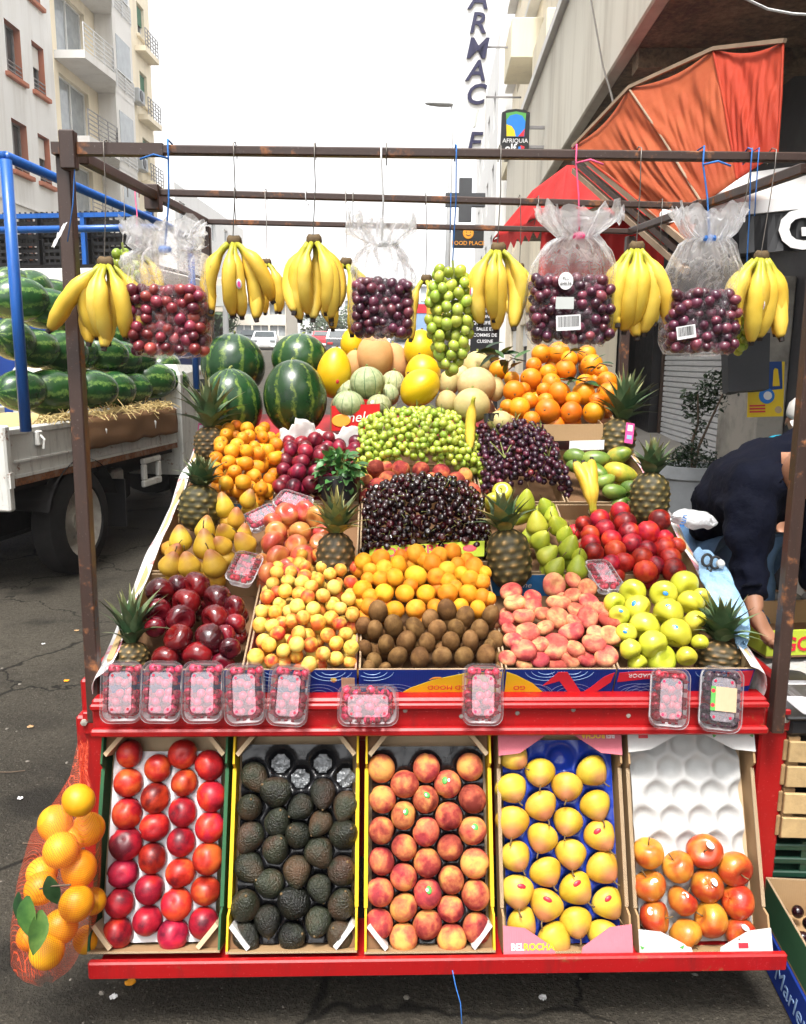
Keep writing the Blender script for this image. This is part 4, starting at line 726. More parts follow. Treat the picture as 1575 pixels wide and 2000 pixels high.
# ------------------------------------------------------------------ watermelon truck
p0, p1 = atZ(22, 952, .78), atZ(346, 874, .78)
tdir = Vector((p1.x-p0.x, p1.y-p0.y, 0)).normalized(); TROT = -math.atan2(tdir.x, tdir.y); tnor = Vector((tdir.y, -tdir.x, 0))
TL = 2.55; T0 = Vector((p0.x, p0.y, 0))
def ellipsoid(name, mat, a, b, seg=24, rings=14, mod=None, tip=0.0):
    pr = [(b*math.sin(PI*i/rings)**(1.0), a*math.cos(PI*i/rings)) for i in range(rings+1)]
    return MB().lathe(pr, seg, mod).mesh(name, mat, True)
def truck():
    t = thing('white_truck', 'rusty white flatbed truck loaded with watermelons', 'truck', T0, (0, 0, TROT)); W = 1.75; L = TL; z0, z1 = .78, 1.14
    MB().box(-W, -.06, .02, L, z0-.05, z0).build('bed_floor', MT['chassis'], t)
    s = MB(); s.bbox(-.05, 0, 0, L, z0+.06, z1, .012); s.bbox(-.06, .012, 0, L, z1-.035, z1+.015, .01); s.box(-.01, .012, .05, L-.03, z0+.15, z0+.165); s.box(-.01, .01, .05, L-.03, z0+.05, z0+.07)
    sb = s.build('side_board', MT['white_truck'], t, ang=30); MB().box(-.04, .006, .05, L-.02, z0-.0, z0+.049).build('rust_strip', MT['rust'], sb)
    for y in (.28, 1.1, 1.95): MB().bbox(.001, .035, y, y+.06, z1-.12, z1-.02, .008).tube([(.03, y+.03, z1-.05), (.06, y+.03, z1-.08), (.05, y+.03, z1-.14)], .009, 6).build('hook', MT['white_truck'], sb)
    MB().bbox(-.06, .03, -.07, -.005, z0-.15, z1+.04, .012).box(.031, .042, -.06, -.02, z0+.0, z0+.1).build('corner_post', MT['white_truck'], t)
    MB().bbox(-W, -.065, -.05, -.001, z0-.02, z1, .012).build('tail_board', MT['white_truck'], t); MB().bbox(-W-.05, -W-.001, 0, L, z0, z1, .012).build('far_side_board', MT['white_truck'], t)
    for x in (-.45, -1.3): MB().box(x-.04, x+.04, .1, L+1.2, .55, z0-.052).build('chassis_rail', MT['chassis'], t)
    MB().bar((-.1, .15, .62), (-1.65, .15, .62), .06).bar((-1.0, -.05, .45), (-1.0, 1.0, .5), .12).build('rear_beam', MT['chassis'], t)
    # wheels
    wm_ = MB(); wm_.lathe([(.27, .11), (.36, .10), (.395, .07), (.40, .02), (.40, -.02), (.395, -.07), (.36, -.10), (.27, -.11), (.27, .11)], 32); tyre = wm_.mesh('tyre', MT['rubber'], True, 40)
    rm = MB(); rm.lathe([(0, .05), (.08, .06), (.10, .02), (.20, -.01), (.235, .07), (.27, .09), (.27, -.09), (0, -.09)], 28); rim = rm.mesh('rim', MT['steel'], True, 40)
    for (x, y) in ((-.10, .84), (-1.6, .84), (-.13, 3.2)):
        w_ = new('wheel', tyre, t, (x, y, .40), (0, PI/2, 0)); r_ = new('rim', rim, w_)
        nut = MB()
        for k in range(6): a = k*PI/3; nut.lathe([(0, .02), (.014, .018), (.014, 0)], 6, None, Matrix.Translation((math.cos(a)*.13, math.sin(a)*.13, .0)))
        nut.build('wheel_nuts', MT['steel'], w_)
    MB().grid(lambda u, v: Vector((-.28+u*.3, .84+.50*math.cos(PI*v*.8+.3), .40+.47*math.sin(PI*v*.8+.3))), 2, 14).build('mudguard', MT['chassis'], t); MB().box(-.27, -.02, 1.52, 1.54, .22, .62).build('mud_flap', MT['black_plastic'], t)
    k = MB(); y = 1.85; k.bbox(-.04, .0, y, y+.34, .50, .56, .01).bbox(-.04, 0, y, y+.34, .70, .75, .01).bbox(-.04, 0, y, y+.06, .561, .699, .01).bbox(-.04, 0, y+.28, y+.34, .561, .699, .01); k.build('side_guard', MT['white_truck'], t); MB().bbox(-.5, -.15, 1.58, 1.78, .45, .68, .02).build('tool_box', MT['steel'], t); MB().bbox(-1.5, -.4, .2, 2.4, .30, .60, .05).build('underside_block', MT['chassis'], t)  # large dark box under the bed is added to deepen the shade there
    # cab
    c = MB(); y0 = L+.12; c.add([(-W, y0, .5), (0, y0, .5), (0, y0, 1.45), (-W, y0, 1.45), (-W+.05, y0+1.5, .5), (-.0, y0+1.5, .5), (-.05, y0+1.5, 1.2), (-W+.05, y0+1.5, 1.2), (-W+.1, y0+1.1, 1.53), (-.1, y0+1.1, 1.53), (-.06, y0+.05, 1.55), (-W+.06, y0+.05, 1.55)], [(3, 2, 1, 0), (1, 2, 10, 9, 6, 5), (0, 4, 7, 8, 11, 3), (4, 5, 6, 7), (7, 6, 9, 8), (8, 9, 10, 11), (11, 10, 2, 3), (0, 1, 5, 4)]); cb = c.build('cab', MT['white_truck'], t)
    MB().box(-W+.2, -.2, y0-.012, y0-.002, 1.15, 1.4).build('rear_window', MT['glass'], cb); MB().add([(.004, y0+.3, 1.1), (.004, y0+1.1, 1.1), (-.04, y0+1.0, 1.4), (-.03, y0+.3, 1.4)], [(0, 1, 2, 3)]).build('side_window', MT['glass'], cb)
    # blue pipe frame for a cover
    inv = Matrix.Rotation(-TROT, 4, 'Z') @ Matrix.Translation(-T0)
    a, b, e = inv @ at(11, 305, 4.78), inv @ at(332, 444, 6.9), inv @ at(372, 468, 7.2)
    f = MB(); f.tube([(a.x, a.y, 1.15), (a.x, a.y, a.z-.02)], .034, 12); f.build('frame_post', MT['blue_pipe'], t, True); MB().tube([a, b, e], .030, 12).build('frame_rail', MT['blue_pipe'], t, True)
    a2, b2 = a+Vector((-W, 0, 0)), b+Vector((-W, 0, 0)); MB().tube([a, a2], .028, 10).build('frame_crossbar', MT['blue_pipe'], t, True); MB().tube([a2, b2], .028, 10).build('frame_rail', MT['blue_pipe'], t, True); MB().tube([e, e+Vector((0, .02, -1.3))], .03, 10).build('frame_post', MT['blue_pipe'], t, True); MB().tube([b, b2], .03, 10).build('frame_crossbar', MT['blue_pipe'], t, True); MB().tube([(a2.x, a2.y, .8), (a2.x, a2.y, a2.z-.02)], .03, 10).build('frame_post', MT['blue_pipe'], t, True)
    MB().box(-W+.05, -.07, .04, L-.04, z0+.002, z0+.30).build('straw_bed', MT['straw'], t)
    # melons
    ma = ellipsoid('watermelon', MT['wm2'], .225, .165)
    stalk = MB().tube([(0, 0, .221), (.005, .004, .235), (.02, .012, .24)], [.006, .005, .004], 5).mesh('stalk', MT['stem_g'], True)
    rows = {'bottom': (.16, [(42, 762), (98, 765), (140, 762), (186, 760), (226, 757), (262, 752), (300, 748), (334, 752), (358, 752)]),
            'second': (.30, [(22, 668), (70, 682), (120, 692), (160, 690), (205, 688), (238, 700), (262, 706), (318, 712)]),
            'third': (.50, [(40, 590), (86, 605), (118, 612), (150, 640), (210, 655), (245, 650), (275, 665), (300, 700)]),
            'rearmost': (.85, [(20, 560), (62, 566), (104, 580), (140, 600), (180, 618), (222, 628), (258, 642), (290, 668)])}
    q = random.Random(11)
    for rn, (ins, L_) in rows.items():
        for i, (px, py) in enumerate(L_):
            px += q.uniform(-7, 7); py += q.uniform(-6, 6); r = ray(px, py); base = T0-tnor*(ins+q.uniform(-.04, .05)); den = r.dot(tnor); P = EYE+r*((base-EYE).dot(tnor)/den)
            o = new('watermelon', ma, None, P, (R(90+q.uniform(-14, 14)), q.uniform(0, 6), q.uniform(-.6, .6)-.5), q.uniform(.82, 1.06)); new('stalk', stalk, o)
            tag(o, f'striped watermelon on the truck, {ORD[i+1]} from the left in the {rn} layer up', 'watermelon', 'watermelons heaped on the truck')
    # cardboard and straw over the side board
    def cb_(u, v):
        y = .72+u*1.72; drop = v*(.20+.05*mnoise.noise(Vector((u*5, 0, 0)))); x = .02+.03*math.sin(min(1, v*3)*PI/2)+.018*mnoise.noise(Vector((u*7, v*2, 1)))
        z = z1+.03+.012*mnoise.noise(Vector((u*6, 3, 0)))-max(0, v-.12)*.27-.02*mnoise.noise(Vector((u*9, 0, 5)))*v
        if v < .12: x = .02-.14*(.12-v)/.12
        return T0+Matrix.Rotation(TROT, 3, 'Z') @ Vector((x, y, z))
    o = MB().grid(cb_, 36, 10).build('cardboard_sheet', MT['card_dark'], None, True); tag(o, 'brown cardboard sheet folded over the truck side board', 'cardboard'); o.modifiers.new('thickness', 'SOLIDIFY').thickness = .006
    m = MB()
    for i in range(520):
        y = .45+q.random()**.9*1.95; p = T0+Matrix.Rotation(TROT, 3, 'Z') @ Vector((q.uniform(-.12, .05), y, z1+q.uniform(.0, .07))); d = Matrix.Rotation(TROT, 3, 'Z') @ Vector((q.gauss(0, .6), q.gauss(0, 1), q.gauss(-.1, .45))); d.normalize(); l_ = q.uniform(.05, .17)
        m.tube([p-d*l_/2, p+Vector((0, 0, .008)), p+d*l_/2-Vector((0, 0, q.uniform(0, .03)))], [.0034, .0036, .0024], 3, False)
    o = m.build('straw', MT['straw']); o['kind'] = 'stuff'; tag(o, 'dry straw poking out between watermelons and cardboard', 'straw')
truck()
def blue_truck():
    d = 9.6; P = at(20, 560, d); t = thing('blue_truck', 'blue lorry with a caged deck behind the watermelon truck', 'truck', (P.x, P.y, 0), (0, 0, -.18)); z = lambda y: at(180, y, d).z
    MB().bbox(-1.6, 1.8, 0, 1.8, .6, z(560), .03).build('body', MT['blue_body'], t); MB().bbox(-1.62, 1.82, -.02, 1.82, z(556), z(527), .015).build('white_band', MT['balcony'], t); MB().box(-1.6, 1.8, 0, 1.8, z(526), z(520)).build('deck', MT['chassis'], t)
    g = MB()
    for x in (-1.55, -.75, .05, .95, 1.75): MB().bar((x, .03, z(520)), (x, .03, z(424)), .05).build('deck_post', MT['rail'] if x != .95 else MT['blue_pipe'], t)
    MB().bar((-1.6, .03, z(428)), (1.8, .03, z(428)), .05).build('top_rail', MT['blue_pipe'], t)
    for x in (-.9, 1.6):
        MB().lathe([(.2, .12), (.45, .11), (.48, 0), (.45, -.11), (.2, -.12), (.2, .12)], 22, None, Matrix.Translation((x, .1, .48)) @ Matrix.Rotation(PI/2, 4, 'X')).build('wheel', MT['rubber'], t)
    cr = MB(); w_, h = .56, .30
    for k in range(4): cr.box(0, w_, 0, .02, k*h/4, k*h/4+.035); cr.box(0, w_, .38, .4, k*h/4, k*h/4+.035)
    for k in range(9): cr.box(k*w_/8-.008, k*w_/8+.008, .002, .018, 0, h)
    cr.box(0, .02, 0, .4, 0, h).box(w_-.02, w_, 0, .4, 0, h).box(0, w_, 0, .4, 0, .015); me = cr.mesh('plastic_crate', MT['black_plastic'])
    for i in range(5):
        for j in range(2):
            o = new('plastic_crate', me, None, t.matrix_basis @ Vector((-1.5+i*.62, .15, z(519)+j*.305)), (0, 0, -.18)); tag(o, f'black slatted crate on the blue lorry, {ORD[i+1]} from the left, {("lower", "upper")[j]} layer', 'crate', 'black crates on the blue lorry')
    m = MB().tube([at(48, 545, 8.6), at(80, 560, 8.5), at(118, 580, 8.4)], .018, 6); tag(m.build('tow_rope', MT['rope_blue']), 'frayed blue rope slung along the blue lorry', 'rope')
blue_truck()
# ------------------------------------------------------------------ the red fruit cart
BP0, BP1 = (1.916, .850), (3.143, 1.318)                            # display plane at the crate rims, (Y,Z)
bl = math.hypot(BP1[0]-BP0[0], BP1[1]-BP0[1]); bv = Vector((0, (BP1[0]-BP0[0])/bl, (BP1[1]-BP0[1])/bl)); bw = Vector((0, -bv.z, bv.y))
RP0, RP1 = (1.730, .207), (1.928, .695)                             # rims of the low front crates
ll = math.hypot(RP1[0]-RP0[0], RP1[1]-RP0[1]); lv = Vector((0, (RP1[0]-RP0[0])/ll, (RP1[1]-RP0[1])/ll)); lw = Vector((0, -lv.z, lv.y))
def bed(px, py, off=0.0): a = Vector((0, *BP0))+bw*off; b = Vector((0, *BP1))+bw*off; return onp(px, py, (a.y, a.z), (b.y, b.z))
def bedxyz(x, s, h): return Vector((x, *BP0))+bv*s+bw*h
def bedc(p): d = p-Vector((0, *BP0)); return d.x, d.dot(bv), d.dot(bw)
def low(px, py, off=0.0): a = Vector((0, *RP0))+lw*off; b = Vector((0, *RP1))+lw*off; return onp(px, py, (a.y, a.z), (b.y, b.z))
XL, XR = bed(203, 1310).x, bed(1478, 1310).x
def cart():
    t = thing('fruit_cart', 'red metal fruit cart with a brown iron frame overhead', 'cart', ((XL+XR)/2, 2.4, 0)); o = t.location.copy()
    def B(m, name, mat, par=t, **k): m.v = [(p[0]-o.x, p[1]-o.y, p[2]-o.z) for p in m.v]; return m.build(name, MT[mat], par, **k)
    fb = frame(Vector((0, *BP0))-bw*.10, (1, 0, 0), bv)
    B(MB().box(XL, XR, .02, 1.72, -.02, 0, fb), 'bed', 'red')
    m = MB(); m.bbox(XL-.03, XR+.03, 1.90, 1.96, .69, .782, .006); m.bbox(XL-.03, XR+.03, 1.886, 1.899, .758, .774, .004); m.bbox(XL-.03, XR+.03, 1.878, 1.899, .692, .712, .005)
    B(m, 'front_rail', 'red', ang=30)
    xl, xr = atY(158, 1500, 2.0).x, atY(1528, 1500, 2.0).x
    for (a, b) in ((xl, xl+.075), (xr-.075, xr)):
        s = B(MB().bbox(a, b, 1.985, 2.03, .19, .70, .006), 'front_upright', 'red'); 
    B(MB().box(xl+.076, xr-.076, 2.06, 2.075, .25, .69), 'front_panel', 'red'); B(MB().bbox(xl+.08, xr-.08, 2.0, 2.05, .62, .685, .006), 'cross_rail', 'red')
    for x in (xl, xr-.03): B(MB().bbox(x, x+.03, 2.032, 3.4, .20, .78, .006), 'side_panel', 'red')  # panels carried down low to block light beneath the cart
    sc_ = MB()
    for k in range(12): sc_.lathe([(0, .003), (.005, .002), (.006, 0)], 8, None, Matrix.Translation((XL+.04+k*(XR-XL-.08)/11, 1.8995, .735+.008*(k % 3))) @ Matrix.Rotation(PI/2, 4, 'X'))
    B(sc_, 'rail_screws', 'steel')
    # ledge that carries the low crates
    a, b = low(182, 1872), low(1530, 1882); c = Vector((0, *RP0))
    m = MB(); m.bbox(a.x-.003, b.x, c.y-.03, c.y-.012, c.z-.034, c.z+.010, .004); m.bbox(a.x+.01, b.x-.01, c.y-.0118, c.y+.16, c.z-.032, c.z-.018, .004); B(m, 'low_ledge', 'red', ang=30)
    for x in (a.x+.05, b.x-.08): B(MB().bar((x, c.y+.1, c.z-.06), (x, 2.0, .3), .03), 'ledge_strut', 'red')
    for x in (a.x+.05, b.x-.08): B(MB().bbox(x-.02, x+.02, 2.03, 2.07, 0, .25, .004), 'leg', 'red')
    # wheels under the bed
    for x in (xl+.12, xr-.12):
        w_ = B(MB().lathe([(.2, .05), (.26, .045), (.28, 0), (.26, -.045), (.2, -.05), (.2, .05)], 28, None, Matrix.Translation((x, 2.75, .28)) @ Matrix.Rotation(PI/2, 4, 'Y')), 'wheel', 'rubber', smooth=True); B(MB().lathe([(0, .04), (.06, .04), (.07, .01), (.2, .03), (.2, -.03), (0, -.03)], 20, None, Matrix.Translation((x, 2.75, .28)) @ Matrix.Rotation(PI/2, 4, 'Y')), 'rim', 'steel', w_)
    B(MB().bar((xl+.1, 2.75, .28), (xr-.1, 2.75, .28), .04), 'axle', 'chassis'); B(MB().box(xl+.2, xr-.2, 2.1, 3.3, .42, .45), 'under_shelf', 'wood')
    # iron frame
    fl0, fl1 = atY(188, 1408, 1.945), atY(126, 284, 1.99); fr0, fr1 = atY(1514, 1428, 1.945), atY(1616, 296, 1.99)
    B(MB().bar(fl0, fl1, .032, .034, (0, 1, 0), .003), 'post', 'brown'); B(MB().bar(fr0, fr1, .032, .034, (0, 1, 0), .003), 'post', 'brown')
    for p in (fl0, fr0):
        s = -1 if p.x < 0 else 1
        br = B(MB().bbox(p.x-.045, p.x+.055 if s > 0 else p.x+.035, 1.975, 1.984, .655, .715, .003), 'post_bracket', 'red'); B(MB().lathe([(0, .008), (.009, .006), (.009, 0)], 6, None, Matrix.Translation((p.x+.04*s, 1.974, .69)) @ Matrix.Rotation(PI/2, 4, 'X')), 'bolt', 'steel', br)
    b0, b1 = atY(104, 291, 1.965), atY(1650, 309, 1.965); B(MB().bar(b0, b1, .022, .020, (0, 0, 1), .003), 'front_bar', 'brown'); B(MB().bar(b0+Vector((0, 0, 0)), b0.lerp(b1, .137), .026, .025), 'bar_sleeve', 'brown')
    B(MB().bbox(fl1.x+.005, fl1.x+.04, 1.94, 1.965, fl1.z-.06, fl1.z+.022, .003), 'corner_plate', 'brown')
    s0, s1 = atY(302, 376, 2.68), atY(1372, 403, 2.68); B(MB().bar(s0, s1, .02, .02, (0, 0, 1), .003), 'middle_bar', 'brown'); B(MB().bbox(s0.x-.025, s0.x+.02, 2.65, 2.70, s0.z-.055, s0.z+.02, .003), 'corner_plate', 'brown'); B(MB().bbox(s1.x-.03, s1.x+.02, 2.65, 2.70, s1.z-.05, s1.z+.016, .003), 'corner_plate', 'brown')
    t0, t1 = atY(402, 433, 3.47), atY(1232, 452, 3.47); B(MB().bar(t0, t1, .02, .02, (0, 0, 1), .003), 'rear_bar', 'brown')
    B(MB().bar(fl1+Vector((.03, .03, -.02)), t0, .024, .026, (0, 0, 1), .003), 'side_rail', 'brown'); B(MB().bar(fr1+Vector((-.03, .03, -.03)), t1, .024, .026, (0, 0, 1), .003), 'side_rail', 'brown')
    for p, x in ((t0, t0.x), (t1, t1.x)): B(MB().bar((x, 3.47, 1.1), (x, 3.47, p.z-.02), .036, .036, (0, 1, 0), .003), 'rear_post', 'brown')
    # long boards either side of the display
    for x in (XL, XR-.014): B(MB().box(x, x+.014, 0.03, 1.66, -.02, .11, fb), 'side_board', 'wood_pale')
    return t
cart()
def corr(m, a, b, th): pass
def box_crate(name, label, M_, w_, L, D, card, cat='crate', front=None, side=None, back=None, inner='card', edge='edge', cut=.0, group=None, low_side=.0):
    """open cardboard tray: base, four walls with raw corrugated edges, two-face walls so print sits outside"""
    t = thing(name, label, cat, group=group); t.matrix_world = M_; th = .005
    MB().box(-w_/2, w_/2, 0, L, 0, th).build('base', MT[inner], t)
    def wl(x0, x1, y0, y1, h0, h1, mat, nm):
        m = MB().box(x0, x1, y0, y1, h0+.0005, h1).build(nm, MT[mat], t); MB().box(x0+.0004, x1-.0004, y0+.0004, y1-.0004, h1+.0002, h1+.0016).build('raw_edge', MT[edge], m); return m
    f = wl(-w_/2, w_/2, 0, th, 0, D, front or card, 'end_wall'); b = wl(-w_/2, w_/2, L-th, L, 0, D, back or card, 'end_wall')
    for s in (-1, 1):
        x0, x1 = (-w_/2, -w_/2+th) if s < 0 else (w_/2-th, w_/2)
        if low_side:
            e = .15*L; y1, y2 = th+.0005, L-th-.0005
            m = MB().add([Vector((x, y, z)) for x in (x0, x1) for (y, z) in ((y1, th), (y2, th), (y2, D), (y2-e, D), (y2-e-.012, D-low_side), (y1+e+.012, D-low_side), (y1+e, D), (y1, D))], [(0, 1, 2, 3, 4, 5, 6, 7), (15, 14, 13, 12, 11, 10, 9, 8)]+[(i, 8+i, 8+(i+1) % 8, (i+1) % 8) for i in range(8)]); sw = m.build('side_wall', MT[side or card], t)
            MB().box(x0-.002, x1+.002, y1+e+.014, y2-e-.014, D-low_side+.0003, D-low_side+.0035).build('coloured_lip', MT[side or edge], sw)
        else: wl(x0, x1, th+.0005, L-th-.0005, 0, D, side or card, 'side_wall')
    return t
def LM(px0, px1, pyb=1862, pyt=1424, D=.088):
    a, b = low((px0[0]+px0[1])/2, pyb), low((px1[0]+px1[1])/2, pyt)
    return frame(a-lw*D, Vector((1, 0, 0)), b-a), (b-a).length, ((low(px0[1], pyb)-low(px0[0], pyb)).length+(low(px1[1], pyt)-low(px1[0], pyt)).length)/2
def tray_liner(par, w_, L, cups, mat, depth=.022, z=.040, cr=.034, nu=44, nv=66, crimp=0.0, margin=.008, top=0.0):
    def f(u, v):
        x, y = -w_/2+margin+u*(w_-2*margin), margin+v*(L-2*margin-top); d = 0
        for (cx, cy) in cups:
            q = ((x-cx)**2+(y-cy)**2)/(cr*cr)
            if q < 4: d = max(d, math.exp(-q*q*1.2))
        return Vector((x, y, z-depth*d+crimp*mnoise.noise(Vector((x*30, y*30, 0)))))
    return MB().grid(f, nu, nv).build('tray_liner', MT[mat], par, True)
def gusset(t, w_, L, D, kind, e=.058, lip=.05, par_w=False):
    """corner braces of the low crates"""
    for sx in (-1, 1):
        for sy in (0, 1):
            cx, cy = sx*w_/2, (L if sy else 0); dx, dy = -sx, (-1 if sy else 1)
            if kind == 'brace':
                p, qq = Vector((cx+dx*.006, cy+dy*e, .015)), Vector((cx+dx*e*.85, cy+dy*.006, .015)); n = Vector((dx, dy, 0)).normalized()*.011; h = Vector((0, 0, D-.014))
                MB().add([p, qq, qq+n, p+n, p+h, qq+h, qq+n+h, p+n+h], [(0, 1, 2, 3), (4, 7, 6, 5), (0, 4, 5, 1), (1, 5, 6, 2), (2, 6, 7, 3), (3, 7, 4, 0)]).build('corner_brace', MT['card_pale' if sy else 'card_white' if par_w else 'card_pale'], t)
                c0 = Vector((cx+dx*.006, cy+dy*.006, D-.02)); a_, b_ = p+Vector((0, 0, D-.035)), qq+Vector((0, 0, D-.035)); MB().add([c0, a_, b_], [(0, 1, 2)]).build('corner_shade', MT['card_dark'], t)  # dark triangle paints the shadow behind each corner brace
            else:
                poly = [(cx, cy), (cx+dx*w_*.40, cy), (cx+dx*w_*.39, cy+dy*.014), (cx+dx*w_*.17, cy+dy*lip), (cx, cy+dy*(lip+.006))]
                if dx*dy < 0: poly = poly[::-1]
                MB().prism(poly, D+.002, D+.005).build('corner_flap', MT[kind], t)
def lows():
    D = .088; out = []
    X0 = [(168, 432), (436, 703), (708, 973), (980, 1240), (1246, 1512)]; X1 = [(206, 455), (462, 704), (710, 953), (962, 1202), (1210, 1458)]
    spec = [('cardboard tray of red nectarines on white liner, leftmost of the front five', 'card', 'card_green'), ('cardboard tray of dark avocados on black liner, yellow edged', 'card', 'card_yellow'), ('cardboard tray of blushed peaches in the middle of the front five', 'card', 'card_yellow'), ('tray of yellow pears on blue liner with pink corner flaps', 'card', 'card'), ('half empty apple tray with white corner flaps', 'card', 'card')]
    for k in range(5):
        M_, L, w_ = LM(X0[k], X1[k]); w_ *= .985
        t = box_crate('fruit_tray', spec[k][0], M_, w_, L, D, spec[k][1], 'fruit tray', side=spec[k][2] if k < 3 else None, inner='card_pale', low_side=.022, group='low front fruit trays'); out.append((t, M_, L, w_))
        if k < 3: gusset(t, w_, L, D, 'brace', par_w=k > 0)
        else: gusset(t, w_, L, D, 'card_pink' if k == 3 else 'card_white', lip=.058 if k == 3 else .05)
    # print on the flaps
    t, M_, L, w_ = out[3]
    def T(s, sz, mat, t, x, y, flip, **k):
        m = Matrix.Translation((x, y, D+.0056)) @ (Matrix.Rotation(PI, 4, 'Z') if flip else Matrix.Identity(4)); return text(s, sz, MT[mat], t, m, ext=.0003, **k)
    T('BEL', .021, 'ink_white', t, -w_*.5+.034, .016, False, bold=.0006); T('ROCHA', .021, 'ink_yellow', t, -w_*.5+.085, .016, False, bold=.0006); T('BEL', .017, 'ink_white', t, w_*.5-.03, L-.016, True, bold=.0005); T('ROCHA', .017, 'ink_yellow', t, w_*.5-.072, L-.016, True, bold=.0005)
    t, M_, L, w_ = out[4]
    for (x, y, fl) in ((-w_*.33, .016, False), (w_*.33, L-.016, True)): T('EMPORDA', .013, 'ink_pale', t, x, y, fl); [MB().prism([(x+s*.042, y), (x+s*.054, y+.005), (x+s*.05, y-.005)], D+.0055, D+.006).build('green_sprig', MT['ink_green'], t) for s in (-1, 1)]
    for (x, y, fl) in ((w_*.33, .018, True), (-w_*.33, L-.016, True)): T('girona', .014, 'ink_pale', t, x+.03, y, fl); MB().box(x-.028, x-.004, y-.006, y+.006, D+.0055, D+.006).build('red_mark', MT['ink_red'], t)
    return out
LOW = lows()
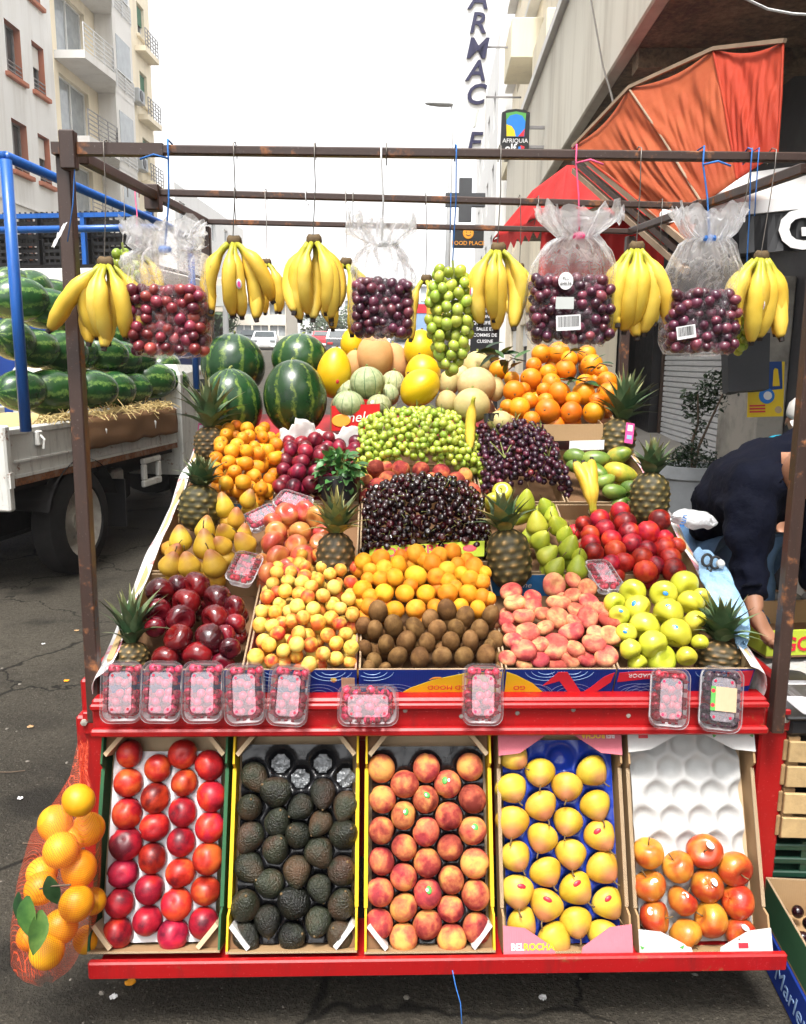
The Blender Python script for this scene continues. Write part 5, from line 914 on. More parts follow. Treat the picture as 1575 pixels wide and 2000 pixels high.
# ------------------------------------------------------------------ crates on the display
def bedcrate(name, label, xa, xb, s0, s1, card, h=0.0, D=.075, **k):
    """xa, xb: pixel columns at the front edge row; s0, s1: distance up the slope"""
    L = s1-s0; M_ = frame(bedxyz((xa+xb)/2, s0, h-D), (1, 0, 0), bv); return box_crate(name, label, M_, xb-xa, L, D, card, **k)
def xat(px, s):
    p = bedxyz(0, s, 0); r = ray(px, proj(p)[1]); return (EYE+r*((p.y-EYE.y)/r.y)).x
def bedcrates():
    G = 'cardboard crates laid out up the cart'
    R1 = [206, 477, 699, 986, 1206, 1477]; F1 = ['card_blue', 'card_blue', 'card_blue', 'card_blue', 'card_blue']
    n1 = ['crate of dark red apples at the front corner by the bananas', 'crate of small yellow apricots in the front row', 'crate holding kiwis and orange apricots in the front row', 'crate of flat peaches in the front row', 'crate of yellow apples at the front corner by the posts']
    n1[0] = 'crate of dark red apples at the left front corner'; n1[4] = 'crate of yellow green apples at the right front corner'
    cr = []
    for k in range(5): cr.append(bedcrate('fruit_crate', n1[k], xat(R1[k]+2, 0), xat(R1[k+1]-2, 0), 0, .405, 'card', D=.080, front=F1[k], side='card_pink' if k == 1 else None, back='card' if k != 3 else 'card_sky', group=G, inner='card_dark'))  # bases of all rows coloured dark as the shade between fruit
    R2 = [288, 508, 700, 968, 1130, 1346]; n2 = ['crate of yellow pears in the second row', 'crate of pink red apples in the second row', 'crate of dark cherries in the second row', 'crate of green pears in the second row', 'crate of red nectarines in the second row']
    for k in range(5): cr.append(bedcrate('fruit_crate', n2[k], xat(R2[k]+2, .41), xat(R2[k+1]-2, .41), .415, .80, 'card', h=.035 if k == 2 else .0, D=.06, back='card_sky' if k in (0,) else None, group=G, inner='card_dark'))
    R3 = [352, 536, 702, 940, 1108, 1292]; n3 = ['crate of orange loquats in the third row', 'crate of dark plums in the third row', 'crate of peaches and green grapes in the third row', 'crate of dark grapes in the third row', 'crate of mangoes in the third row']
    for k in range(5): cr.append(bedcrate('fruit_crate', n3[k], xat(R3[k]+2, .81), xat(R3[k+1]-2, .81), .815, 1.26 if k != 4 else 1.2, 'card_pale' if k in (0, 1) else 'card', h=.0, D=.06, group=G, inner='card_dark'))
    # printing on the blue fronts
    def front(k): t = cr[k]; return t, t.matrix_world.copy()
    def onfront(k, poly, mat, nm='print', z=.0015):
        t = cr[k]; m = MB(); V = [Vector((x, -.0005-z, zz)) for x, zz in poly]; n = len(V); m.add(V+[v+Vector((0, .0008, 0)) for v in V], [tuple(range(n)), tuple(range(2*n-1, n-1, -1))]+[(i, n+i, n+(i+1) % n, (i+1) % n) for i in range(n)]); return m.build(nm, MT[mat], t)
    def wof(k): return [c for c in cr[k].children if c.name.startswith('base')][0].dimensions.x
    W = [xat(R1[k+1]-2, 0)-xat(R1[k]+2, 0) for k in range(5)]; D = .080
    for k in range(1, 5):                                           # fine white contour lines
        m = MB(); q = random.Random(k)
        for c in range(5):
            cx = q.uniform(-W[k]/2, W[k]/2); cz = q.choice((0, D))
            for r in (.014, .024, .034):
                pts = [Vector((cx+r*1.6*math.cos(a), -.0012, cz+r*math.sin(a))) for a in [i*PI/16 for i in range(33)]]; seg = []
                for p in pts+[None]:
                    if p is not None and .003 < p.z < D-.003 and abs(p.x) < W[k]/2-.004: seg.append(p)
                    else:
                        if len(seg) > 2: m.tube(seg, .0005, 3, False)
                        seg = []
        m.build('white_lines', MT['ink_lblue'], cr[k])
    onfront(2, [(-W[2]*.22, .001), (W[2]*.49, .001), (W[2]*.49, D*.93), (W[2]*.25, D*.9), (W[2]*.02, D*.62), (-W[2]*.14, D*.28)], 'ink_yellow'); onfront(3, [(-W[3]*.49, .001), (-W[3]*.12, .001), (-W[3]*.24, D*.45), (-W[3]*.40, D*.8), (-W[3]*.49, D*.93)], 'ink_yellow')
    onfront(3, [(-W[3]*.15, D*.35), (-W[3]*.02, D*.92), (W[3]*.06, D*.92), (W[3]*.22, .003), (W[3]*.1, .003), (0, D*.55)], 'ink_red'); onfront(3, [(W[3]*.22, .003), (W[3]*.34, .003), (W[3]*.47, D*.5), (W[3]*.49, D*.9), (W[3]*.40, D*.72), (W[3]*.3, D*.3)], 'ink_red')
    onfront(4, [(-W[4]*.49, D*.5), (-W[4]*.3, D*.62), (-W[4]*.05, D*.66), (-W[4]*.05, D*.96), (-W[4]*.35, D*.95), (-W[4]*.49, D*.88)], 'ink_red'); onfront(4, [(W[4]*.33, D*.2), (W[4]*.49, D*.35), (W[4]*.49, D*.97), (W[4]*.3, D*.9)], 'ink_red'); onfront(1, [(W[1]*.36, .004), (W[1]*.48, .004), (W[1]*.48, D*.7), (W[1]*.36, D*.7)], 'card_pale', 'paper_patch')
    def TF(k, s, sz, mat, x, z, flip=True): text(s, sz, MT[mat], cr[k], Matrix.Translation((x, -.0035, z)) @ Matrix.Rotation(PI/2, 4, 'X') @ (Matrix.Rotation(PI, 4, 'Z') if flip else Matrix.Identity(4)), ext=.0003)
    TF(2, 'GOOD MOOD', .020, 'ink_red', W[2]*.16, D*.32); TF(3, 'GO', .020, 'ink_red', -W[3]*.36, D*.3); TF(4, 'OF ECUADOR', .0165, 'ink_white', -W[4]*.27, D*.79)
    onfront(2, [(-.005, D*.62), (.008, D*.72), (.024, D*.72), (.03, D*.62), (.018, D*.68)], 'ink_orange', 'smile')
    # blue back rims with script lettering behind flat peaches and yellow apples
    for k, s_, dx in ((3, 'Marlene', -.05), (4, 'Merle', -.09)): 
        t = cr[k]; text(s_, .026, MT['ink_white'], t, Matrix.Translation((dx, .3985, .045)) @ Matrix.Rotation(PI/2, 4, 'X'), ext=.0003, sh=.2)
    return cr
BC = bedcrates()
def extras_on_bed():
    # lime sign between cherries and apricots
    P = [at(722, 1096, 2.36), at(946, 1086, 2.36), at(947, 1056, 2.39), at(722, 1068, 2.39)]; t = thing('lime_sign', 'lime green box front with red lettering between cherries and apricots', 'box panel'); panel('board', P, MT['card_lime'], t, .004)
    fm = frame((P[0]+P[3])/2, P[1]-P[0], P[3]-P[0]); Wd = (P[1]-P[0]).length
    text('GOLF', .044, MT['ink_red'], t, fm @ Matrix.Translation((Wd*.2, 0, .001)), ext=.0004, bold=.001); text('RED', .044, MT['ink_red'], t, fm @ Matrix.Translation((Wd*.62, .004, .001)), ext=.0004, bold=.001); MB().lathe([(0, .001), (.014, .001), (.016, 0)], 16, None, fm @ Matrix.Translation((Wd*.88, .004, .001)) @ Matrix.Diagonal((1.3, .8, 1, 1))).build('fruit_emblem', MT['ink_red'], t)
    # printed plastic sheet hanging over both long edges
    for nm, sgn, X in (('left', -1, XL), ('right', 1, XR)):
        def f(u, v, sgn=sgn, X=X): s = -.01+u*1.42; h = .012-v*.17+.018*mnoise.noise(Vector((u*9, v*3, sgn*4))); x = X+sgn*(.006+.030*math.sin(min(1, v*2.2)*PI/2)+.018*mnoise.noise(Vector((u*12, v*2, sgn*7)))*v); return bedxyz(x if v > .08 else X-sgn*.02*(1-v/.08), s, h+(.006 if v < .08 else 0))
        o = MB().grid(f, 70, 14).build('plastic_sheet', MT['sheet'], None, True); o.modifiers.new('thickness', 'SOLIDIFY').thickness = .0015
        tag(o, 'white and red printed plastic hanging over the cart edge '+('beside the truck' if sgn < 0 else 'beside the bending man'), 'plastic sheet')
    # pink price cards
    for (px, py, w_, h_, lb) in ((392, 843, 12, 32, 'small pink price card beside the rear pineapple and truck'), (1230, 846, 17, 40, 'small pink price card on the orange and mango side')):
        P = at(px, py, 2.95); t = thing('price_card', lb, 'price card', P, (R(-12), R(8), R(6))); W, H = w_*2.95/1600, h_*2.95/1600; MB().box(-W/2, W/2, 0, .0015, -H/2, H/2).build('card', MT['pink_sheet'], t); MB().box(-W*.3, W*.3, -.001, -.0003, H*.1, H*.4).build('print', MT['ink_white'], t); MB().box(-W*.3, W*.3, -.001, -.0003, -H*.3, -H*.1).build('print', MT['ink_lblue'], t)
    # newspaper behind the plums
    def nf(u, v): p = bedxyz(xat(548, 1.2)+u*(xat(700, 1.2)-xat(548, 1.2)), 1.16+v*.06, -.02+v*.09+.012*math.sin(u*7)+.03*mnoise.noise(Vector((u*4, v*3, 2)))+.022*mnoise.noise(Vector((u*13, v*6, 5)))+(.03 if abs(u-.32) < .12 else 0)*v); return p
    o = MB().grid(nf, 48, 12).build('newspaper', MT['paper'], None, True); o.modifiers.new('thickness', 'SOLIDIFY').thickness = .001; tag(o, 'crumpled newspaper lining behind the dark plums', 'newspaper')
    # red box of striped melons
    P0 = at(648, 842, 3.12); P1 = at(742, 838, 3.12); t = thing('melon_box', 'low red box with white script holding striped melons', 'box'); H = Vector((0, .01, .095))
    panel('front_wall', [P0, P1, P1+H, P0+H], MT['card_red'], t, .006); panel('back_wall', [P0+Vector((0, .34, .06)), P1+Vector((0, .34, .06)), P1+Vector((0, .34, .14)), P0+Vector((0, .34, .14))], MT['card_red'], t, .006)
    for a in (P0, P1): panel('side_wall', [a+Vector((0, .008, 0)), a+Vector((0, .333, .06)), a+Vector((0, .333, .14)), a+H+Vector((0, .008, 0))], MT['card_dark'], t, .005)
    panel('base', [P0+Vector((0, .008, .002)), P1+Vector((0, .008, .002)), P1+Vector((0, .33, .06)), P0+Vector((0, .33, .06))], MT['card_dark'], t, .004)
    fm = frame(P0.lerp(P1, .62)+H*.5, P1-P0, H); text('melon', .055, MT['ink_white'], t, fm @ Matrix.Translation((0, 0, .002)), ext=.0004, sh=.25); MB().lathe([(0, .001), (.028, .001), (.03, 0)], 16, None, frame(P0.lerp(P1, .2)+H*.4, P1-P0, H) @ Matrix.Translation((0, 0, .002)) @ Matrix.Diagonal((1.2, .8, 1, 1))).build('oval_mark', MT['ink_orange'], t)
    # orange box
    P0, P1 = at(985, 862, 3.02), at(1178, 860, 3.02); t = thing('orange_box', 'shallow brown cardboard box under the orange pile', 'box'); H = Vector((0, .01, .06))
    panel('front_wall', [P0, P1, P1+H, P0+H], MT['card'], t, .006); panel('base', [P0+Vector((0, .008, .002)), P1+Vector((0, .008, .002)), P1+Vector((0, .4, .05)), P0+Vector((0, .4, .05))], MT['card_dark'], t, .004)
    for a in (P0, P1): panel('side_wall', [a+Vector((0, .008, 0)), a+Vector((0, .40, .05)), a+Vector((0, .4, .14)), a+H+Vector((0, .008, 0))], MT['card'], t, .005)
    Q0, Q1 = at(1112, 880, 2.98), at(1180, 878, 2.98); panel('label_strip', [Q0, Q1, Q1+Vector((0, 0, .035)), Q0+Vector((0, 0, .035))], MT['ink_white'], t, .003)
    # rear shelf board that carries melons and watermelons
    m = MB().box(XL+.05, XR-.05, 3.02, 3.62, 1.20, 1.222); tag(m.build('rear_shelf', MT['wood']), 'wooden board across the back of the cart under the melons', 'board')
extras_on_bed()
# ------------------------------------------------------------------ fruit meshes (unit radius)
def sph(rings=12): return [(math.sin(PI*i/rings), math.cos(PI*i/rings)) for i in range(rings+1)]
def lath(name, mat, fn, seg=20, rings=14, mod=None):
    pr = [fn(PI*i/rings) for i in range(rings+1)]; pr[0] = (0, pr[0][1]); pr[-1] = (0, pr[-1][1])
    return MB().lathe(pr, seg, mod).mesh(name, mat, True)
def applefn(f): return (math.sin(f)*(1+.10*math.cos(f)), .90*math.cos(f)*(1-.04*math.cos(f))-.30*math.exp(-(f/.40)**2)+.17*math.exp(-((PI-f)/.34)**2))
def lobes(n, a): return lambda p, ang, t: Vector((p.x*(1+a*t*math.cos(n*ang)), p.y*(1+a*t*math.cos(n*ang)), p.z+.03*t*t*math.cos(n*ang)))
def cleft(p, ang, t):
    a = ang if ang < PI else ang-2*PI; k = 1-.11*math.exp(-(a/.17)**2)*math.sin(PI*min(1, t*1.1))
    return Vector((p.x*k*(1.02), p.y*k, p.z-.13*math.exp(-(t*PI/.30)**2)+.02*math.exp(-((1-t)*PI/.2)**2)))
def pearfn(f):
    z = math.cos(f); r = math.sin(f)
    if z > 0: return (r*(1-.34*z)*(1 if z < .5 else 1-.10*(z-.5)), z*1.55)
    return (r, z*.95+.10*math.exp(-((PI-f)/.3)**2))
FM = {}
def fm():
    for k in ('dark', 'yellow', 'pink', 'bi'): FM['apple_'+k] = lath('apple', MT['apple_'+k], applefn, 22, 16, lobes(5, .045 if k == 'dark' else .025))
    for k in ('nectarine', 'plum', 'peach', 'apricot'): FM[k] = lath(k, MT[k], lambda f: (math.sin(f), math.cos(f)*(.96 if k != 'plum' else 1.1)), 22, 14, cleft)
    FM['apricot_small'] = lath('apricot', MT['apricot_small'], lambda f: (math.sin(f), math.cos(f)), 14, 10, cleft)
    FM['flat'] = lath('flat_peach', MT['flatpeach'], lambda f: (math.sin(f)**.85*1.0, .62*math.cos(f)-.30*math.exp(-(f/.46)**2)+.14*math.exp(-((PI-f)/.4)**2)), 22, 16, lambda p, a, t: Vector((p.x*(1+.05*math.cos(2*a+1)), p.y*(1+.04*math.cos(3*a)), p.z*(1+.10*math.cos(a)))))
    FM['orange'] = lath('orange', MT['orange'], lambda f: (math.sin(f), .97*math.cos(f)-.07*math.exp(-(f/.16)**2)+.05*math.exp(-((PI-f)/.14)**2)), 24, 16)
    FM['orange_y'] = FM['orange'].copy(); FM['orange_y'].materials[0] = MT['orange_y']
    FM['pear_y'] = lath('pear', MT['pear_y'], pearfn, 20, 16, lambda p, a, t: Vector((p.x+.10*max(0, p.z)**2*.5, p.y, p.z))); FM['pear_g'] = FM['pear_y'].copy(); FM['pear_g'].materials[0] = MT['pear_g']
    FM['kiwi'] = lath('kiwi', MT['kiwi'], lambda f: (math.sin(f)**.92, 1.28*math.cos(f)+.06*math.exp(-(f/.16)**2)-.03*math.exp(-(f/.07)**2)), 18, 16, lambda p, a, t: Vector((p.x, p.y*.92, p.z)))
    FM['avocado'] = lath('avocado', MT['avocado'], lambda f: (math.sin(f)*(1-.22*max(0, math.cos(f))), math.cos(f)*(1.35 if math.cos(f) > 0 else 1.0)), 20, 16, lambda p, a, t: p*(1+.025*mnoise.noise(p*3.2)))
    FM['mango'] = lath('mango', MT['mango'], lambda f: (math.sin(f)*(1-.12*math.cos(f)), 1.28*math.cos(f)), 20, 14, lambda p, a, t: Vector((p.x*.86+.14*p.z*p.z*.5, p.y*.8, p.z))); FM['mango_g'] = FM['mango'].copy(); FM['mango_g'].materials[0] = MT['mango_g']
    FM['loquat'] = lath('loquat', MT['loquat'], lambda f: (math.sin(f), 1.10*math.cos(f)-.22*math.exp(-(f/.24)**2)), 14, 12)
    FM['cherry'] = lath('cherry', MT['cherry'], lambda f: (math.sin(f), .92*math.cos(f)-.22*math.exp(-(f/.4)**2)), 12, 9)
    for k in ('g', 'd', 'r', 'p'): FM['grape_'+k] = lath('grape', MT['grape_'+k], lambda f: (math.sin(f)*.94, 1.08*math.cos(f)), 12, 9)
    FM['stem'] = MB().tube([(0, 0, 0), (.02, .0, .28), (.10, .02, .55)], [.05, .04, .055], 5).mesh('stem', MT['stem'], True)
    FM['pstem'] = MB().tube([(0, 0, 0), (.03, .0, .32), (.14, .02, .62)], [.055, .045, .06], 5).mesh('stem', MT['stem'], True)
    FM['cstem'] = MB().tube([(0, 0, .6), (.2, .0, 1.6), (.7, .1, 2.6), (1.2, .1, 3.2)], [.06, .05, .05, .07], 4).mesh('stem', MT['stem_g'], True)
    FM['nub'] = MB().lathe([(0, .10), (.09, .07), (.10, 0)], 7).mesh('stalk_scar', MT['stem'], True)
    FM['calyx'] = MB().lathe([(0, .0), (.10, .02), (.14, -.04)], 8).mesh('calyx', MT['stem'], True)
    for k in ('ink_white', 'sky_letter', 'ink_red', 'ink_yellow', 'ink_green'): FM['st_'+k] = MB().lathe([(0, .03), (.22, .012), (.26, -.02)], 12, None, Matrix.Diagonal((1, .75, 1, 1))).mesh('sticker', MT[k], True)
fm()
q = random.Random(21)
def aim(d, roll=0.0): return (Vector(d).to_track_quat('Z', 'Y').to_matrix().to_4x4() @ Matrix.Rotation(roll, 4, 'Z')).to_euler()
def sticker(o, kind, d, r=1.0, sz=1.0):
    """small label pressed on the skin, d in world direction from the fruit's centre"""
    R_ = o.rotation_euler.to_matrix().inverted(); l_ = (R_ @ Vector(d)).normalized(); s = new('sticker', FM['st_'+kind], o, l_*r*.985, l_.to_track_quat('Z', 'Y').to_euler(), sz); return s
def put(kind, name, P, r, label, cat, group, d=None, roll=None, sc=(1, 1, 1), stem=None):
    d = d or Vector((q.gauss(0, 1), q.gauss(0, 1), q.gauss(0, 1))); o = new(name, FM[kind], None, P, aim(d, q.uniform(0, 6.28) if roll is None else roll), (r*sc[0]*q.uniform(.94, 1.05), r*sc[1]*q.uniform(.94, 1.05), r*sc[2]*q.uniform(.93, 1.06))); tag(o, label, cat, group)
    if stem: new(('stem' if stem in ('stem', 'pstem', 'cstem') else 'calyx' if stem == 'calyx' else 'stalk_scar'), FM[stem], o, STEMZ[kind])
    return o
STEMZ = dict(apple_dark=(0, 0, .50), apple_yellow=(0, 0, .50), apple_pink=(0, 0, .50), apple_bi=(0, 0, .50), pear_y=(.09, 0, 1.52), pear_g=(.09, 0, 1.52), cherry=(0, 0, 0), avocado=(0, 0, 1.32), orange=(0, 0, .86), orange_y=(0, 0, .86), mango=(.1, 0, 1.25), mango_g=(.1, 0, 1.25), loquat=(0, 0, .93), kiwi=(0, 0, 1.30))
def crop(L, x0, y0, k): return [(x0+a[0]/k, y0+a[1]/k, a[2]/k, *a[3:]) for a in L]
TOV = lambda P: (EYE-P).normalized()
def jit(v, s): return (v+Vector((q.gauss(0, s), q.gauss(0, s), q.gauss(0, s)))).normalized()
# ------------------------------------------------------------------ low trays
def low_trays():
    D = .088
    def cups(k, L, off): M_ = LOW[k][1].inverted(); return [((M_ @ low(a[0], a[1], off)).x, (M_ @ low(a[0], a[1], off)).y) for a in L]
    N_ = crop([(780, 375, 80), (950, 462, 82), (1100, 378, 85), (1260, 445, 90), (772, 550, 88), (935, 640, 90), (1108, 550, 80), (1270, 630, 90), (766, 735, 92), (930, 815, 88), (1098, 725, 85), (1265, 815, 88), (757, 915, 95), (915, 1002, 92), (1090, 905, 90), (1250, 1005, 92), (740, 1092, 90), (900, 1190, 90), (1085, 1090, 88), (1237, 1197, 88), (720, 1272, 92), (888, 1378, 90), (1062, 1278, 95), (1225, 1392, 95), (710, 1448, 92), (1042, 1460, 95)], 0, 1350, 3.076)
    off = -.036
    def rowl(L): return rowlabels(L)
    rl = rowl(N_)
    for i, a in enumerate(N_):
        P = low(a[0], a[1], off); r = a[2]*depth(P)/F; put('nectarine', 'nectarine', P, r, f'red nectarine on the white liner, {rl[i]}', 'nectarine', 'nectarines in the front tray', d=jit(TOV(P), .6))
    tray_liner(LOW[0][0], LOW[0][3]*.94, LOW[0][2], cups(0, N_, off), 'tray_white', .030, .045, .030, 40, 70, .004, .012, .045)
    A_ = crop([(190, 760, 72), (315, 850, 82), (455, 930, 65), (575, 850, 72), (705, 920, 72), (165, 935, 68), (320, 1020, 70), (565, 1020, 66), (692, 1085, 80), (172, 1095, 74), (435, 1090, 68), (310, 1170, 74), (550, 1180, 76), (160, 1265, 76), (430, 1285, 74), (683, 1290, 77), (280, 1360, 78), (555, 1380, 65), (415, 1470, 84), (680, 1480, 78), (140, 1485, 80), (265, 1560, 73), (550, 1570, 72), (675, 1650, 78), (140, 1650, 70), (400, 1660, 73)], 430, 1250, 2.8636)
    rl = rowl(A_)
    for i, a in enumerate(A_):
        P = low(a[0], a[1], off); r = a[2]*depth(P)/F*1.04; d = jit(TOV(P)*.8+Vector((q.uniform(-1, 1), 0, q.choice((-1.2, -.9, .9)))), .25); put('avocado', 'avocado', P, r, f'dark bumpy avocado, {rl[i]}', 'avocado', 'avocados in the front tray', d=d, stem='nub')
    E = crop([(340, 690, 60), (450, 775, 60), (575, 690, 60), (705, 770, 60)], 430, 1250, 2.8636)
    tl = tray_liner(LOW[1][0], LOW[1][3]*.96, LOW[1][2], cups(1, A_+E, off), 'tray_black', .034, .046, .032, 44, 66, .003, .010, .03)
    for a in E:
        P = low(a[0], a[1], -.052); o = MB().grid(lambda u, v: Vector(((u-.5)*.046, (v-.5)*.046, .004*mnoise.noise(Vector((u*5+a[0], v*5, 0)))+.006*mnoise.noise(Vector((u*11+a[0], v*11, 3))))) if (u-.5)**2+(v-.5)**2 < .3 else Vector(((u-.5)*.03, (v-.5)*.03, -.004)), 14, 14).build('plastic_wrap', MT['foil'], None, True)
        o.matrix_world = frame(P, (1, 0, 0), lv); tag(o, 'crumpled clear wrap in an empty avocado cup, '+['first', 'lowest middle', 'second upper', 'rightmost'][E.index(a)]+' one', 'wrap', 'empty wraps in avocado tray')
    P_ = crop([(902, 718, 78), (1155, 715, 78), (1398, 710, 78), (1033, 805, 78), (1273, 805, 75), (908, 890, 75), (1150, 890, 75), (1413, 888, 78), (1027, 980, 75), (1280, 985, 78), (903, 1065, 74), (1153, 1072, 78), (1413, 1065, 78), (1030, 1160, 75), (1287, 1160, 75), (903, 1235, 75), (1160, 1245, 80), (1425, 1248, 80), (1027, 1325, 77), (1293, 1340, 75), (896, 1408, 78), (1160, 1418, 80), (1430, 1425, 80), (1027, 1495, 78), (1290, 1502, 75), (888, 1588, 78), (1160, 1590, 80), (1437, 1612, 82), (1027, 1665, 80), (1298, 1672, 84)], 430, 1250, 2.8636)
    rl = rowl(P_)
    for i, a in enumerate(P_):
        P = low(a[0], a[1], off); r = a[2]*depth(P)/F; o = put('peach', 'peach', P, r, f'fuzzy peach on the black liner, {rl[i]}'+(', with sticker' if i in (4, 6, 8, 12, 21) else ''), 'peach', 'peaches in the front tray', d=jit(TOV(P), .8), sc=(1, 1, 1.04))
        if i in (4, 6, 8, 12, 21): sticker(o, 'ink_green', TOV(P)+Vector((q.uniform(-.3, .3), 0, .35)), 1.0, 1.1); sticker(o, 'ink_white', TOV(P)+Vector((q.uniform(-.1, .1), 0, .35)), 1.02, .5)
    tray_liner(LOW[2][0], LOW[2][3]*.96, LOW[2][2], cups(2, P_+[(833, 1505, 20)], off), 'tray_black', .034, .046, .031, 44, 66, .002, .010, .035)
    for k, s_, x, y in ((1, '30', 590, 1472), (2, '28', 873, 1484), (1, '30', 528, 1838)):
        P = low(x, y, -.040); t = LOW[k][0]; text(s_, .018, MT['black_plastic'], t, LOW[k][1].inverted() @ frame(P, (1, 0, 0), lv), 'tray_number', .001)
    Y_ = crop([(135, 570, 75), (265, 650, 75), (515, 640, 80), (120, 725, 82), (397, 720, 75), (535, 805, 80), (268, 810, 78), (128, 890, 85), (402, 890, 75), (555, 955, 82), (277, 970, 78), (140, 1060, 78), (415, 1045, 78), (568, 1115, 80), (290, 1135, 80), (150, 1230, 82), (435, 1215, 82), (295, 1295, 82), (590, 1285, 80), (170, 1385, 75), (440, 1380, 80), (330, 1465, 88), (575, 1445, 80)], 950, 1250, 2.52)
    rl = rowl(Y_)
    for i, a in enumerate(Y_):
        P = low(a[0], a[1], off-.004); r = a[2]*depth(P)/F*1.03; d = lw*.75+Vector((q.uniform(-.55, .65), 0, 0))-lv*q.uniform(.5, .9); o = put('pear_y', 'pear', P, r, f'yellow pear on the blue liner, {rl[i]}'+(', red sticker' if i in (9, 15, 16, 17, 18) else ''), 'pear', 'pears in the front tray', d=d, stem='pstem', sc=(1, 1, .72))
        if i in (9, 15, 16, 17, 18): sticker(o, 'ink_red', TOV(P)+Vector((q.uniform(-.2, .4), 0, .1)), .98, 1.0)
    tray_liner(LOW[3][0], LOW[3][3]*.96, LOW[3][2], cups(3, Y_+[(1097, 1484, 30)], off), 'tray_blue', .036, .046, .033, 44, 66, .003, .010, .02)
    B_ = crop([(798, 1050, 78), (945, 1118, 80), (1075, 1040, 85), (1222, 1125, 85), (803, 1210, 82), (1088, 1210, 82), (965, 1285, 78), (1235, 1285, 82), (830, 1365, 80), (1108, 1375, 85), (980, 1455, 85), (1255, 1445, 80)], 950, 1250, 2.52); rl = rowl(B_)
    for i, a in enumerate(B_):
        P = low(a[0], a[1], off+.004); r = a[2]*depth(P)/F; st = i in (2, 3, 4, 5, 6, 8, 11); o = put('apple_bi', 'apple', P, r, f'red yellow apple in half empty tray, {rl[i]}'+(', white sticker' if st else ''), 'apple', 'apples in the front tray', d=jit(Vector((q.uniform(-1, 1), -.2, q.uniform(-.5, 1))), .4), stem='stem')
        if st: sticker(o, 'ink_white', TOV(P)+Vector((q.uniform(-.7, .7), 0, q.uniform(.2, .8))), .99, 1.0)
    w_, L = LOW[4][3], LOW[4][2]; cp = [(-w_/2+.05+(i+.5*(j % 2))*.072, .05+j*.062) for j in range(8) for i in range(4)]
    tray_liner(LOW[4][0], w_*.95, L, cp, 'tray_pulp', .020, .036, .030, 60, 90, .002, .012, .006)
low_trays()
# ------------------------------------------------------------------ listed fruit on the display
def pile(L, kind, name, label, cat, group, off=.02, dfun=None, stem=None, scl=1.0, sc=(1, 1, 1), stick=None, plane=None, ramp=0.0, under=True):
    rl = rowlabels(L); out = []; ys = [a[1] for a in L]; y0, y1 = min(ys), max(ys)
    for i, a in enumerate(L):
        o_ = off+ramp*(y1-a[1])/max(1, y1-y0); P = onp(a[0], a[1], *plane) if plane else bed(a[0], a[1], o_)
        r = a[2]*depth(P)/F*scl
        while plane is None and bedc(P)[1] < r+.010 and o_ > -.03: o_ -= .004; P = bed(a[0], a[1], o_)
        kd = a[3] if len(a) > 3 and isinstance(a[3], str) else kind
        o = put(kd, name, P, r, f'{label}, {rl[i]}', cat, group, d=(dfun(P) if dfun else jit(TOV(P), .8)), stem=stem, sc=sc)
        if stick and q.random() < stick[1]: sticker(o, stick[0], TOV(P)+Vector((q.uniform(-.5, .5), 0, q.uniform(0, .6))), .99, .8)
        out.append(o)
        if under and i % 4 != 3 and bedc(P)[1] > .07:                                    # the layer below, glimpsed through the gaps
            put(kd, name, P-bw*r*1.25+Vector((q.uniform(-.8, .8)*r, 0, 0))+bv*q.uniform(-.5, .9)*r, r*.95, f'{label.split(",")[0]}, half hidden in the layer underneath', cat, group, stem=None, sc=sc)
    return out
UPV = Vector((0, 0, 1))
